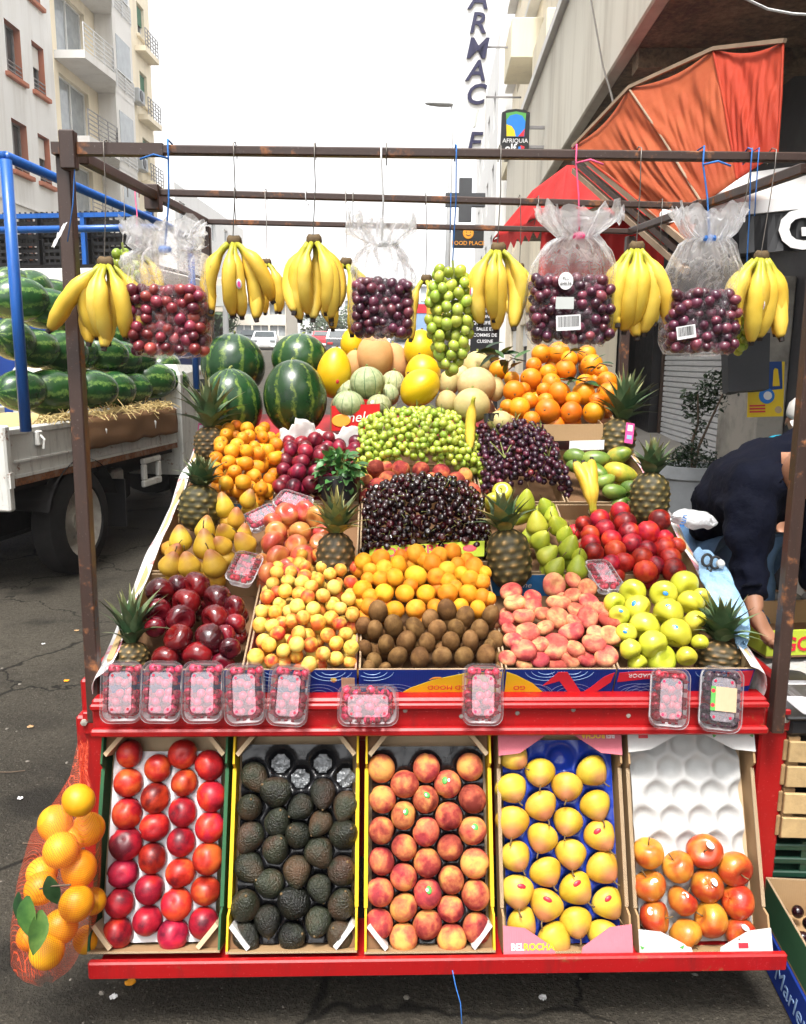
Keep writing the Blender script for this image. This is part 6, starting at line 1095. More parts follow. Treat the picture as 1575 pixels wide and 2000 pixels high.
def listed():
    c4 = lambda L: crop(L, 250, 900, 3.351); c5 = lambda L: crop(L, 650, 900, 3.9375); c6 = lambda L: crop(L, 950, 950, 2.8636); c3 = lambda L: crop(L, 900, 600, 3.5)
    pile(c4([(215, 850, 95), (450, 815, 95), (385, 925, 98), (590, 905, 98), (195, 980, 85), (345, 1035, 95), (575, 1030, 98), (180, 1085, 75), (335, 1165, 100), (545, 1160, 105), (460, 1275, 105), (250, 1300, 100), (700, 955, 75), (705, 1065, 75), (670, 1225, 75), (620, 1330, 85), (330, 810, 70), (640, 1140, 70)]), 'apple_dark', 'apple', 'shiny dark red apple', 'apple', 'dark red apples', .02, lambda P: jit(UPV*.5+Vector((q.uniform(-.7, .7), -.9, -.6)), .35), 'calyx', ramp=.03, stick=('sky_letter', .15))
    pile(c4([(275, 690, 78), (400, 690, 78), (345, 530, 82), (505, 570, 85), (570, 690, 88), (625, 560, 68), (640, 480, 68), (505, 460, 70), (630, 310, 72), (710, 390, 66), (785, 260, 60), (760, 490, 60), (770, 550, 75), (300, 610, 65)]), 'pear_y', 'pear', 'yellow pear with russet neck', 'pear', 'yellow pears on the cart', .035, lambda P: jit(UPV+Vector((q.uniform(-.3, .4), -.1, 0)), .2), 'pstem', .95, ramp=.02)
    pile(c4([(1040, 350, 78), (1160, 330, 72), (1240, 370, 80), (970, 470, 78), (1130, 470, 82), (945, 535, 82), (1105, 560, 80), (980, 635, 82), (1145, 630, 82), (1260, 540, 70), (920, 740, 78), (1080, 745, 78), (950, 400, 65), (880, 660, 55), (1270, 470, 60), (1030, 700, 60)]), 'apple_pink', 'apple', 'pink red apple beside the pineapple', 'apple', 'pink red apples', .03, lambda P: jit(Vector((q.uniform(-.8, .8), -.9, q.uniform(-.4, .6))), .4), 'calyx', ramp=.03, stick=('ink_white', .35))
    pile(c5([(235, 1265, 62), (325, 1300, 72), (470, 1270, 78), (635, 1290, 78), (805, 1300, 74), (950, 1290, 72), (1130, 1300, 78), (750, 1220, 72), (1020, 1200, 74), (880, 1150, 84), (1215, 1190, 74), (350, 1160, 82), (245, 1440, 65), (410, 1410, 72), (565, 1390, 78), (725, 1400, 72), (910, 1390, 74), (1060, 1385, 74), (1255, 1380, 70), (500, 1510, 78), (670, 1520, 82), (840, 1510, 78), (1010, 1510, 80), (1180, 1500, 80), (320, 1545, 65), (1300, 1530, 58), (280, 1595, 60), (1210, 1425, 55), (1300, 1590, 50), (400, 1600, 50)]), 'kiwi', 'kiwi', 'brown hairy kiwi stacked in the front crate', 'kiwi', 'kiwis', .012, lambda P: jit(UPV*1.0+Vector((q.uniform(-.25, .25), -.55, 0)), .14), None, .98, plane=((1.955, .835), (2.10, .985)))
    pile(c5([(235, 775, 70), (370, 755, 80), (640, 715, 82), (820, 730, 72), (925, 700, 70), (1040, 765, 64), (1085, 820, 80), (290, 840, 60), (395, 830, 72), (510, 800, 75), (765, 790, 85), (880, 840, 75), (990, 870, 60), (370, 910, 72), (475, 895, 75), (640, 885, 90), (800, 895, 75), (890, 925, 66), (1060, 915, 80), (1150, 930, 66), (230, 990, 78), (290, 1045, 64), (395, 1020, 82), (555, 1020, 76), (720, 1025, 76), (885, 1020, 82), (1045, 1025, 78), (1150, 1050, 70), (285, 1120, 75), (480, 1150, 76), (640, 1140, 82), (790, 1125, 66), (985, 1120, 68), (1120, 1140, 72), (960, 800, 64), (1170, 860, 56), (1205, 1060, 56), (270, 910, 55), (700, 760, 60), (530, 735, 60), (600, 960, 60), (940, 970, 60)]), 'apricot', 'apricot', 'large smooth orange apricot above the kiwis', 'apricot', 'orange apricots', .05, None, None, .98, plane=((2.10, .955), (2.40, 1.155)))
    FL = c6([(140, 590, 62), (380, 550, 70), (485, 525, 50), (565, 570, 58), (160, 650, 65), (260, 625, 52), (405, 650, 70), (575, 650, 62), (485, 610, 52), (210, 725, 68), (260, 670, 52), (315, 710, 52), (400, 735, 68), (500, 690, 52), (565, 735, 65), (690, 750, 65), (110, 745, 48), (230, 820, 72), (325, 790, 58), (475, 815, 72), (490, 755, 50), (610, 820, 52), (690, 835, 68), (150, 860, 55), (210, 915, 75), (300, 885, 55), (385, 895, 78), (495, 910, 60), (605, 880, 70), (300, 970, 52), (555, 965, 62), (670, 950, 70), (405, 985, 75), (210, 995, 60), (470, 965, 60), (680, 1000, 62), (130, 800, 50), (640, 690, 50), (120, 960, 50)])
    pile(FL, 'flat', 'flat_peach', 'flat doughnut peach with pink blush', 'peach', 'flat peaches', .012, lambda P: jit(TOV(P)*.5+UPV*.8+Vector((q.uniform(-.3, .3), 0, 0)), .26), None, 1.0, ramp=.025)
    pile(c6([(820, 590, 75), (990, 600, 78), (1105, 550, 82), (1145, 650, 78), (845, 685, 82), (1020, 705, 85), (885, 780, 85), (1060, 820, 88), (1165, 755, 66), (930, 880, 85), (975, 970, 90), (715, 650, 60), (745, 720, 60), (785, 815, 58), (805, 910, 62), (845, 990, 60), (1120, 950, 60), (1195, 870, 50), (1200, 620, 55)]), 'apple_yellow', 'apple', 'yellow green apple in the corner crate', 'apple', 'yellow green apples', .022, lambda P: jit(Vector((q.uniform(-.6, .6), -.9, -.75)), .35), 'calyx', ramp=.03, stick=('sky_letter', .45))
    pile(c6([(545, 210, 50), (635, 185, 60), (750, 140, 57), (775, 205, 65), (970, 190, 62), (665, 240, 58), (800, 255, 56), (905, 260, 68), (580, 270, 52), (700, 300, 60), (585, 320, 57), (815, 320, 60), (995, 345, 62), (720, 360, 60), (600, 370, 60), (870, 400, 62), (1030, 400, 60), (770, 425, 58), (890, 475, 65), (1045, 465, 68), (950, 440, 52), (900, 355, 54), (1000, 290, 50), (700, 430, 52), (1070, 330, 48)]), 'nectarine', 'nectarine', 'red nectarine in the crate beside the scissors', 'nectarine', 'nectarines on the cart', .025, None, None, 1.0, ramp=.03)
    pile(c6([(220, 100, 60), (340, 130, 54), (285, 225, 65), (400, 225, 58), (335, 395, 64), (460, 355, 64), (300, 310, 60), (440, 280, 52), (380, 470, 60), (510, 470, 64), (520, 395, 46), (365, 170, 46)]), 'pear_g', 'pear', 'green pear on the cart', 'pear', 'green pears', .03, lambda P: jit(UPV+Vector((q.uniform(-.3, .4), -.2, 0)), .22), 'pstem', .95, ramp=.03)
    pile(c6([(90, 35, 62), (40, 80, 52)]), 'apple_yellow', 'apple', 'pale yellow apple above the tilted pineapple', 'apple', 'yellow apples by the grapes', .05, None, 'stem')
    pile(c5([(335, 60, 75), (410, 50, 52), (525, 65, 72), (680, 75, 72), (835, 95, 72), (425, 150, 75), (350, 210, 78), (260, 150, 52), (595, 165, 66), (950, 160, 75), (1020, 115, 60), (850, 195, 70), (1070, 240, 70), (680, 205, 62), (265, 270, 62), (530, 200, 62), (1060, 295, 52), (310, 340, 50), (760, 140, 55)]), 'peach', 'peach', 'blushed peach between cherries and green grapes', 'peach', 'peaches on the cart', .03, None, None, 1.0, plane=((2.66, 1.16), (2.86, 1.30)))
    pile(c3([(785, 1020, 62, 'mango_g'), (920, 1045, 80, 'mango_g'), (1080, 1015, 75), (915, 1130, 82), (1095, 1135, 90), (1050, 1260, 62, 'mango_g'), (1180, 1240, 70, 'mango_g'), (790, 1090, 55, 'mango_g'), (985, 1190, 60, 'mango_g')]), 'mango', 'mango', 'mango with green and red skin by the pineapple', 'mango', 'mangoes', .03, lambda P: jit(Vector((1, q.uniform(-.5, .5), q.uniform(-.3, .3))), .2), 'nub', 1.0, ramp=.03)
    OP = ((3.08, 1.405), (3.50, 1.665))
    pile(c3([(260, 430, 70), (365, 575, 75), (480, 490, 75), (550, 320, 70), (670, 315, 78), (860, 330, 70), (895, 400, 78), (715, 430, 72), (600, 450, 62), (620, 520, 70), (675, 590, 80), (840, 590, 78), (1000, 510, 72), (1010, 590, 82), (400, 690, 78), (470, 640, 62), (320, 680, 55), (595, 710, 85), (755, 720, 78), (910, 720, 75), (485, 770, 60), (850, 520, 64), (570, 570, 55), (350, 490, 55), (740, 360, 62), (580, 640, 55), (770, 630, 55), (930, 640, 55), (500, 400, 56), (430, 560, 50), (960, 440, 50)]), 'orange', 'orange', 'ripe orange in the leafy pile', 'orange', 'oranges piled at the back', 0, None, 'nub', 1.0, plane=OP)
    # melons (px, py, rx, ry, depth, kind, label, tilt)
    for (px, py, rx, ry, d, kd, lb, tl) in ((456, 714, 62, 62, 3.42, 'wm', 'striped watermelon standing behind the front pair, nearer the truck', -6), (453, 792, 60, 72, 3.14, 'wm', 'striped watermelon standing at the front, nearer the truck', -5), (577, 777, 62, 74, 3.12, 'wm', 'largest striped watermelon, standing beside the yellow melon', 3), (587, 702, 56, 50, 3.46, 'wm', 'striped watermelon standing behind the largest one', 5),
        (653, 728, 34, 48, 3.28, 'melon_y', 'tall yellow melon with an orange sticker', 6), (687, 672, 22, 30, 3.50, 'melon_y', 'small yellow melon behind the tall one', 0), (733, 696, 36, 44, 3.42, 'melon_p', 'large peach coloured melon at the back', 0), (772, 708, 26, 38, 3.48, 'melon_p', 'peach coloured melon tucked behind the large one', -8), (692, 714, 20, 30, 3.44, 'melon_p', 'peach coloured melon mostly hidden by striped melon', 4),
        (718, 748, 34, 32, 3.22, 'melon_s', 'round striped melon on top of the red box', 0), (681, 790, 31, 27, 3.15, 'melon_s', 'striped melon low in the red box, by the red corner', 0), (678, 765, 24, 24, 3.28, 'melon_s', 'striped melon squeezed behind the low one', 0), (768, 750, 24, 26, 3.34, 'melon_s', 'striped melon between peach and yellow melons', 0), (758, 772, 22, 22, 3.30, 'melon_s', 'orange tinted striped melon behind the grapes', 0), (741, 792, 24, 22, 3.17, 'melon_s', 'striped melon with silver sticker in the box', 0),
        (821, 682, 32, 37, 3.44, 'melon_y', 'yellow melon highest on the right of the pile', 4), (826, 726, 35, 33, 3.30, 'melon_y', 'yellow melon in the middle of the right stack', -12), (820, 757, 43, 34, 3.16, 'melon_y', 'lowest pear shaped yellow melon above the grapes', -40),
        (931, 753, 38, 36, 3.22, 'melon_c', 'round cream melon below the hanging grapes', 0), (922, 792, 36, 34, 3.10, 'melon_c', 'round cream melon behind the single banana', 0), (932, 714, 27, 28, 3.40, 'melon_c', 'greenish cream melon beside the leaves', 0), (876, 749, 21, 26, 3.32, 'melon_c', 'cream melon wedged by the yellow stack', 5), (873, 786, 22, 24, 3.16, 'melon_c', 'cream melon half hidden by green grapes', 0), (968, 760, 18, 24, 3.24, 'melon_c', 'cream melon between round melon and oranges', 0), (977, 824, 25, 22, 3.0, 'melon_c', 'small pale melon on the dark grapes', 0), (898, 735, 21, 22, 3.36, 'melon_c', 'cream melon under the hanging green grapes', 0)):
        P = at(px, py, d); a, b = ry*d/F, rx*d/F; me = ellipsoid('melon', MT[kd], a, b, 28, 18, (lambda p, an, t: Vector((p.x*(1+.035*math.cos(10*an)), p.y*(1+.035*math.cos(10*an)), p.z))) if kd == 'melon_s' else (lambda p, an, t, a=a: Vector((p.x*(1-.12*max(0, p.z/a)), p.y*(1-.12*max(0, p.z/a)), p.z*1.03))) if kd == 'melon_y' else None)
        o = new('watermelon' if kd == 'wm' else 'melon', me, None, P, (R(q.uniform(-10, 4)), R(tl), q.uniform(0, 6.28) if kd in ('wm', 'melon_s') else 0)); tag(o, lb, 'watermelon' if kd == 'wm' else 'melon', 'watermelons standing at the back' if kd == 'wm' else 'melons at the back of the cart')
        sm = MB().tube([(0, 0, a*.985), (.006, .003, a+.004), (.02, .01, a+.006)] if kd == 'wm' else [(0, 0, a*.98), (.002, 0, a+.008)], .004 if kd == 'wm' else .005, 5); sm.build('stalk', MT['stem_g'] if kd != 'melon_y' else MT['stem'], o)
        if lb.startswith('tall yellow'): new('sticker', FM['st_ink_orange'] if 'st_ink_orange' in FM else FM['st_ink_red'], o, (.02, -b*.93, -a*.35), (R(100), 0, 0), (.024, .045, .03))
        if 'silver' in lb: new('sticker', FM['st_ink_white'], o, (.0, -b*.93, a*.3), (R(70), 0, 0), .04)
listed()
# ------------------------------------------------------------------ heaps of small fruit
def heap(n, x0, x1, s0, s1, r, H, seed, base=None, jr=.08, tries=9, shape=None, deep=3.4):
    """drop balls on a display slope, always choosing the lowest of a few spots; H(u,v) caps the mound"""
    g = random.Random(seed); out = []; cell = {}; cs = 2.4*r; fails = 0
    def near(x, s): i, j = int(x//cs), int(s//cs); return [b for di in (-1, 0, 1) for dj in (-1, 0, 1) for b in cell.get((i+di, j+dj), ())]
    while len(out) < n and fails < 260:
        best = None
        for _ in range(tries):
            u, v = g.random(), g.random()
            if shape and not shape(u, v): continue
            x, s = x0+u*(x1-x0), s0+v*(s1-s0); rr = r*(1+g.uniform(-jr, jr)); cap = H(u, v); h = max(-.05, cap-deep*r) if base is None else base
            for (bx, bs, bh, br) in near(x, s):
                d2 = (bx-x)**2+(bs-s)**2; R2 = (br+rr)*.95
                if d2 < R2*R2: h = max(h, bh+math.sqrt(R2*R2-d2))
            sc_ = h-cap
            if best is None or sc_ < best[0]: best = (sc_, x, s, h, rr)
        if best is None or best[0] > 0: fails += 1; continue
        _, x, s, h, rr = best; out.append((x, s, h, rr)); cell.setdefault((int(x//cs), int(s//cs)), []).append((x, s, h, rr))
    return out
def visible(B, grow=1.0, keep=2):
    """keep the balls that show from the front or just beside it (splat test, near to far)"""
    it = []
    for i, b in enumerate(B):
        P = bedxyz(b[0], b[1], b[2]) if len(b) == 4 else b[0]; r = b[3] if len(b) == 4 else b[1]; x, y, z = proj(P); it.append((z, x, y, r*F/z, P, r))
    it.sort(key=lambda a: a[0]); buf = set(); out = []
    for (z, x, y, rp, P, r) in it:
        k = 0; st = 2.0
        for j in range(int((y-rp)/st), int((y+rp)/st)+1):
            dy = j*st-y; w2 = rp*rp-dy*dy
            if w2 <= 0: continue
            w_ = math.sqrt(w2)
            for i in range(int((x-w_)/st)+1, int((x+w_)/st)+1):
                if (i, j) not in buf: buf.add((i, j)); k += 1
        if k >= keep: out.append((P, r, k))
    return out
def mound(a, b, px=1.6, back=0.0): return lambda u, v: a+b*(1-abs(2*u-1)**2.2)*(1-abs(2*v-1+back)**px)
def heaps():
    X = lambda px, s: xat(px, s)
    # small yellow apricots
    B = visible(heap(600, X(480, .0)+.02, X(697, .0)-.012, .015, .43, .0195, lambda u, v: .022+.035*math.sin(PI*min(1, max(0, u)))*.6+.045*v*(1-v)*4*.5+.02*v, 1), keep=6)
    hl = lambda B: rowlabels([(*proj(P)[:2], r*F/depth(P)) for (P, r, k) in B], .9)
    rl = hl(B)
    for i, (P, r, k) in enumerate(B): put('apricot_small', 'apricot', P, r, f'small yellow apricot in the heap, {rl[i]}', 'apricot', 'small yellow apricots in a heap')
    # loquats
    B = visible(heap(260, X(372, .82)+.01, X(534, .82)-.01, .80, 1.26, .0245, lambda u, v: .035+.075*math.sin(PI*(.15+.8*u))*math.sin(PI*(.25+.6*v)), 2, shape=lambda u, v: u > .32-.3*v), keep=8)
    rl = hl(B)
    for i, (P, r, k) in enumerate(B): put('loquat', 'loquat', P, r, f'orange loquat in the heap, {rl[i]}', 'loquat', 'loquats in a heap', d=jit(TOV(P), .9), stem='calyx')
    # plums
    B = visible(heap(120, X(540, .84)+.012, X(694, .84)-.005, .83, 1.20, .0265, lambda u, v: .025+.065*math.sin(PI*(.15+.75*u))*math.sin(PI*(.2+.65*v)), 3), keep=8)
    rl = hl(B)
    for i, (P, r, k) in enumerate(B): put('plum', 'plum', P, r, f'dark red plum in the heap, {rl[i]}', 'plum', 'plums in a heap')
    # cherries
    B = visible(heap(1900, X(706, .45)+.004, X(966, .45)-.004, .46, .80, .0122, lambda u, v: .05+.115*(1-abs(2*u-1)**2.4)*math.sin(PI*(.12+.70*v)), 4, jr=.1, deep=4.6), keep=2); B.sort(key=lambda a: -a[2])
    for i, (P, r, k) in enumerate(B[:300]): put('cherry', 'cherry', P, r, 'glossy dark cherry in the big mound', 'cherry', 'cherries in a mound', d=jit(TOV(P)+UPV*.4, .7), stem='cstem' if i % 3 == 0 else None)
    if len(B) > 300:
        m = MB(); u = MB().lathe(sph(7), 9)
        for (P, r, k) in B[300:]: m.add([P+Vector(v)*r for v in u.v], u.f)
        o = m.build('cherries', MT['cherry'], None, True); o['kind'] = 'stuff'; tag(o, 'smaller showing cherries deeper in the mound', 'cherries')
    # grape heaps: each bunch is a thing, its berries are parts
    def bunches(x0, x1, s0, s1, r, H, seed, kd, n, centres, label, gname, jr=.12):
        B = visible(heap(n, x0, x1, s0, s1, r, H, seed, jr=jr, deep=4.6), keep=2); T = []
        for i, (u, v, nm) in enumerate(centres):
            P = bedxyz(x0+u*(x1-x0), s0+v*(s1-s0), H(u, v)); t = thing('grape_bunch', label.format(nm), 'grapes', P, group=gname); T.append((t, P)); w_ = random.Random(i+seed)
            st = MB(); 
            for k in range(3): a = Vector((w_.uniform(-.05, .05), w_.uniform(-.05, .05), w_.uniform(.0, .02))); st.tube([(0, 0, -.02), a*.6+Vector((0, 0, .008)), a+Vector((0, 0, w_.uniform(.01, .03)))], [.0022, .0018, .0014], 5)
            st.build('stalk', MT['stem_g'], t)
        for (P, rr, k) in B[:640]:
            t, c = min(T, key=lambda a: (a[1]-P).length); new('grape', FM[kd], t, P-c, (q.uniform(0, 6), q.uniform(0, 6), 0), rr)
    bunches(X(692, .95), X(946, .95), .97, 1.40, .0138, lambda u, v: .045+.115*(1-abs(2*u-1)**2.6)*math.sin(PI*min(1, .22+.72*v)), 5, 'grape_g', 1900, ((.2, .2, 'nearest the basil'), (.55, .2, 'lowest in the middle'), (.85, .2, 'nearest the dark grapes'), (.3, .6, 'above the basil side'), (.7, .6, 'by the upright banana'), (.5, .85, 'at the top of the heap')), 'pale green grape bunch in the heap, {}', 'green grape bunches')
    bunches(X(942, .9), X(1112, .9), .86, 1.30, .0118, lambda u, v: .04+.105*(1-abs(2*u-1)**2.8)*math.sin(PI*min(1, .20+.7*v)), 6, 'grape_d', 1600, ((.25, .2, 'lowest by the green grapes'), (.75, .2, 'lowest by the bananas'), (.25, .6, 'in the middle by the green grapes'), (.75, .6, 'in the middle by the mangoes'), (.5, .88, 'at the top under the oranges')), 'dark purple grape bunch in the heap, {}', 'dark grape bunches')
heaps()
# ------------------------------------------------------------------ pineapples
def pine_body(R_, H, nu=44, nv=34, rows=9, cols=11):
    m = MB(); eye = []
    for j in range(nv+1):
        t = j/nv; z = t*H; prof = (1-abs(2*t-1)**3.2)**.5*.98+.02 if 0 < t < 1 else .3; prof = max(prof, .42 if t < .1 else .30)
        for i in range(nu):
            a = 2*PI*i/nu; v = t*rows; u = a/(2*PI)*cols+.5*math.floor(v)*1.0
            best = 9
            for rr in (math.floor(v)-1, math.floor(v), math.floor(v)+1):
                uu = a/(2*PI)*cols-.5*(rr % 2); du = abs((uu-math.floor(uu))-.5); dv = abs(v-rr-.5); best = min(best, max(du*1.05+dv*.62, dv))
            rj = math.sin(math.floor(v)*12.9+math.floor(uu)*78.2)*.5; e = max(0, 1-best*(1.7+.25*rj)); spike = max(0, 1-best*4.2); eye.append(min(1, max(0, e*(.62+.18*rj)+spike*.55))); r = R_*prof*(1+.085*e**.6+.05*spike-.05); m.v.append((r*math.cos(a), r*math.sin(a), z))
    for j in range(nv):
        for i in range(nu): i2 = (i+1) % nu; m.f.append((j*nu+i, j*nu+i2, (j+1)*nu+i2, (j+1)*nu+i))
    m.f.append(tuple(range(nu-1, -1, -1))); m.f.append(tuple(range(nv*nu, (nv+1)*nu)))
    me = m.mesh('pineapple', MT['pine'], True); at_ = me.attributes.new('eye', 'FLOAT', 'POINT'); at_.data.foreach_set('value', eye); return me
def leafmesh(L, wd, bend, mat):
    m = MB(); n = 7
    for i in range(n+1):
        t = i/n; z = L*t*(1-.16*bend*t); y = bend*L*.45*t*t; w_ = wd*(1-t**1.6)*(.75+.5*math.sin(PI*min(1, t*1.3)))+.0004; fold = w_*.45
        m.v += [(-w_, y-fold, z), (0, y, z), (w_, y-fold, z)]
    for i in range(n): m.f += [(3*i, 3*i+1, 3*i+4, 3*i+3), (3*i+1, 3*i+2, 3*i+5, 3*i+4)]
    return m.mesh('leaf', mat, True)
def pineapples():
    body = pine_body(.055, .14); body2 = pine_body(.055, .13, rows=8, cols=10)
    LV = {k: [leafmesh(.15, .0165, b, MT[k]) for b in (.15, .5, .95)] for k in ('pine_leaf', 'pine_leaf_dry')}
    for n_, (px, py, rp, top, hb, lean, dry, lb) in enumerate(((254, 1292, 36, 1148, 66, 2, .05, 'pineapple beside the dark red apples at the front corner'), (1403, 1290, 44, 1168, 70, 4, .0, 'pineapple beside the yellow green apples at the front corner'), (653, 1097, 38, 975, 100, 2, .5, 'pineapple with yellowing leaves between red apples and apricots'), (1004, 1092, 43, 958, 104, -8, .35, 'pineapple with leaves tilted over the cherries'), (1268, 975, 38, 870, 92, 3, .05, 'pineapple standing over the red nectarines'), (386, 992, 40, 890, 80, 4, .05, 'pineapple between loquats and yellow pears'), (409, 868, 30, 742, 60, 0, .0, 'tall leaved pineapple at the back by the truck'), (1201, 858, 34, 742, 72, 10, .0, 'tall leaved pineapple beside the orange pile'))):
        P = bed(px, py, .055) if n_ > 1 else atY(px, py, 2.0); d = depth(P); r = rp*d/F; H = hb*d/F*1.15; t = thing('pineapple', lb, 'pineapple', P-Vector((0, 0, H*.5)), (R(-6), R(lean), 0), 'pineapples on the cart')
        b = new('body', (body, body2)[n_ % 2], t, None, (0, 0, q.uniform(0, 6)), (r/.055, r/.055, H/(.14, .13)[n_ % 2])); cr = new('crown', None, t, (0, 0, H*.97))
        ch = max(.08, (py-hb/2-top)*d/F)
        NL = 30+(n_*5) % 13; tb = 33+(n_*11) % 14; lk = .92+(n_*7 % 5)*.06
        for i in range(NL):
            k = i/NL; a = i*2.39996+n_; tilt = R(tb-(tb-4)*k+q.uniform(-9, 9)); ln = (.45+.62*math.sin(PI*(.12+.60*k)))*ch/.15*q.uniform(.82, 1.14)*lk
            kd = 'pine_leaf_dry' if q.random() < dry else 'pine_leaf'; b_ = 2 if k < .3 else 1 if k < .7 else 0
            M_ = Matrix.Rotation(a, 4, 'Z') @ Matrix.Rotation(-tilt, 4, 'X'); o = new('leaf', LV[kd][b_], cr, Matrix.Rotation(a, 4, 'Z') @ Vector((0, r*.30*(1-k), .012*k)), M_.to_euler(), (max(.7, r/.055)*q.uniform(.85, 1.25), ln*q.uniform(.7, 1.5), ln))
pineapples()
# ------------------------------------------------------------------ bananas
def bananamesh(L, bulge, rad, seed):
    n = 14; g = random.Random(seed); pts, rr = [], []
    for i in range(n+1):
        t = i/n; x = bulge*math.sin(PI*(t**.85)*.93)+.004*t; z = -L*t; pts.append((x, g.uniform(-.001, .001), z)); k = .34+.08*t/.15 if t < .15 else (.42+.58*min(1, (t-.15)/.17)**.8) if t < .32 else 1.0 if t < .74 else 1-.66*((t-.74)/.26)**1.7; rr.append(rad*k)
    rr[-1] = rad*.24; m = MB().tube(pts, rr, 10)
    c = [Vector(p) for p in pts]
    for i in range(n+1):                                            # faint five-sided ridges
        for k in range(10):
            v = Vector(m.v[i*10+k]); m.v[i*10+k] = tuple(c[i]+(v-c[i])*(1+.085*math.cos(5*2*PI*k/10)))
    return m.mesh('banana', MT['banana'], True)
BN = [bananamesh(.178, .029, .0182, 1), bananamesh(.167, .035, .0174, 2), bananamesh(.187, .023, .0188, 3)]
BTIP = [MB().lathe([(0, -.005), (.0062, -.004), (.0072, .005)], 7, None, Matrix.Translation((BN[k].vertices[-1].co.x, 0, -L))).mesh('tip', MT['tip']) for k, L in enumerate((.178, .167, .187))]
def bunch(name, label, P, fan, sc=1.0, rot=(0, 0, 0), seed=0, group='banana bunches hanging from the frame', stick=None):
    """fan: list of (sideways angle, lean towards the viewer, turn of the bulge, mesh)"""
    t = thing(name, label, 'bananas', P, rot, group, sc); g = random.Random(seed)
    MB().lathe([(0, .010), (.010, .011), (.014, .005), (.015, -.004), (.010, -.014), (0, -.017)], 10, lambda p, a, tt: Vector((p.x*1.25*(1+.15*math.cos(3*a)), p.y*.8, p.z*(1+.2*math.cos(2*a))))).build('crown', MT['banana_crown'], t, True)
    for i, (side, lean, turn, k) in enumerate(fan):
        M_ = Matrix.Rotation(R(side), 4, 'Y') @ Matrix.Rotation(R(lean), 4, 'X') @ Matrix.Rotation(R(-90+turn), 4, 'Z')
        o = new('banana', BN[k], t, (math.sin(R(turn))*.013, -.006 if lean > -5 else .012, -.008), M_.to_euler(), g.uniform(.95, 1.05)); new('tip', BTIP[k], o)
        if stick == i: s = MB().lathe([(0, .002), (.010, .001), (.011, -.001)], 12, None, Matrix.Diagonal((1.2, .7, 1, 1))).build('sticker', MT['ink_white'], o, True); s.location = (.0465, 0, -.10); s.rotation_euler = (0, R(92), 0); MB().lathe([(0, .0006), (.007, .0003)], 10, None, Matrix.Translation((0, 0, .002)) @ Matrix.Diagonal((1.2, .6, 1, 1))).build('print', MT['pink_sheet'], s)
    return t
# ------------------------------------------------------------------ things hanging from the iron frame
YB = 1.965
def string(pts, mat, label, r=.0016, cat='string', name='string'): o = MB().tube(pts, r, 5).build(name, MT[mat], None, True); return tag(o, label, cat, 'strings and wires on the frame')
def barz(px, Y=YB): return {YB: 291+(px-104)*18/1516, 2.68: 376+(px-302)*27/1070, 3.47: 433+(px-402)*19/830}[Y]
def wire_to(px, P, Y, mat, label, two=False):
    top = atY(px, barz(px, Y), Y); x = P.x; k = .02
    loop = [top+Vector((0, .02, -.012)), top+Vector((0, .022, .012)), top+Vector((0, 0, .020)), top+Vector((0, -.022, .012)), top+Vector((0, -.022, -.02)), top.lerp(P, .4)+Vector((.003, -.01, 0)), P+Vector((0, 0, .012)), P+Vector((.004, .006, -.01))]
    return string(loop, mat, label, .0016 if mat != 'wire' else .0013)
def fanof(n, nb, seed, extra=()):
    """fingers hang nearly parallel: necks spread from the crown, bulge outwards, tips turn back in"""
    g = random.Random(seed); F_ = []
    for i in range(n): k = (2*i/(n-1)-1)*.95; F_.append((-k*7+g.uniform(-5, 5), 9-5*abs(k)+g.uniform(-3, 3), k*66+g.uniform(-18, 18), g.randrange(3)))
    for i in range(nb): k = (2*i/max(1, nb-1)-1)*.9; F_.append((-k*10+g.uniform(-4, 4), -9+g.uniform(-4, 3), 180-k*70+g.uniform(-12, 12), g.randrange(3)))
    return F_+list(extra)
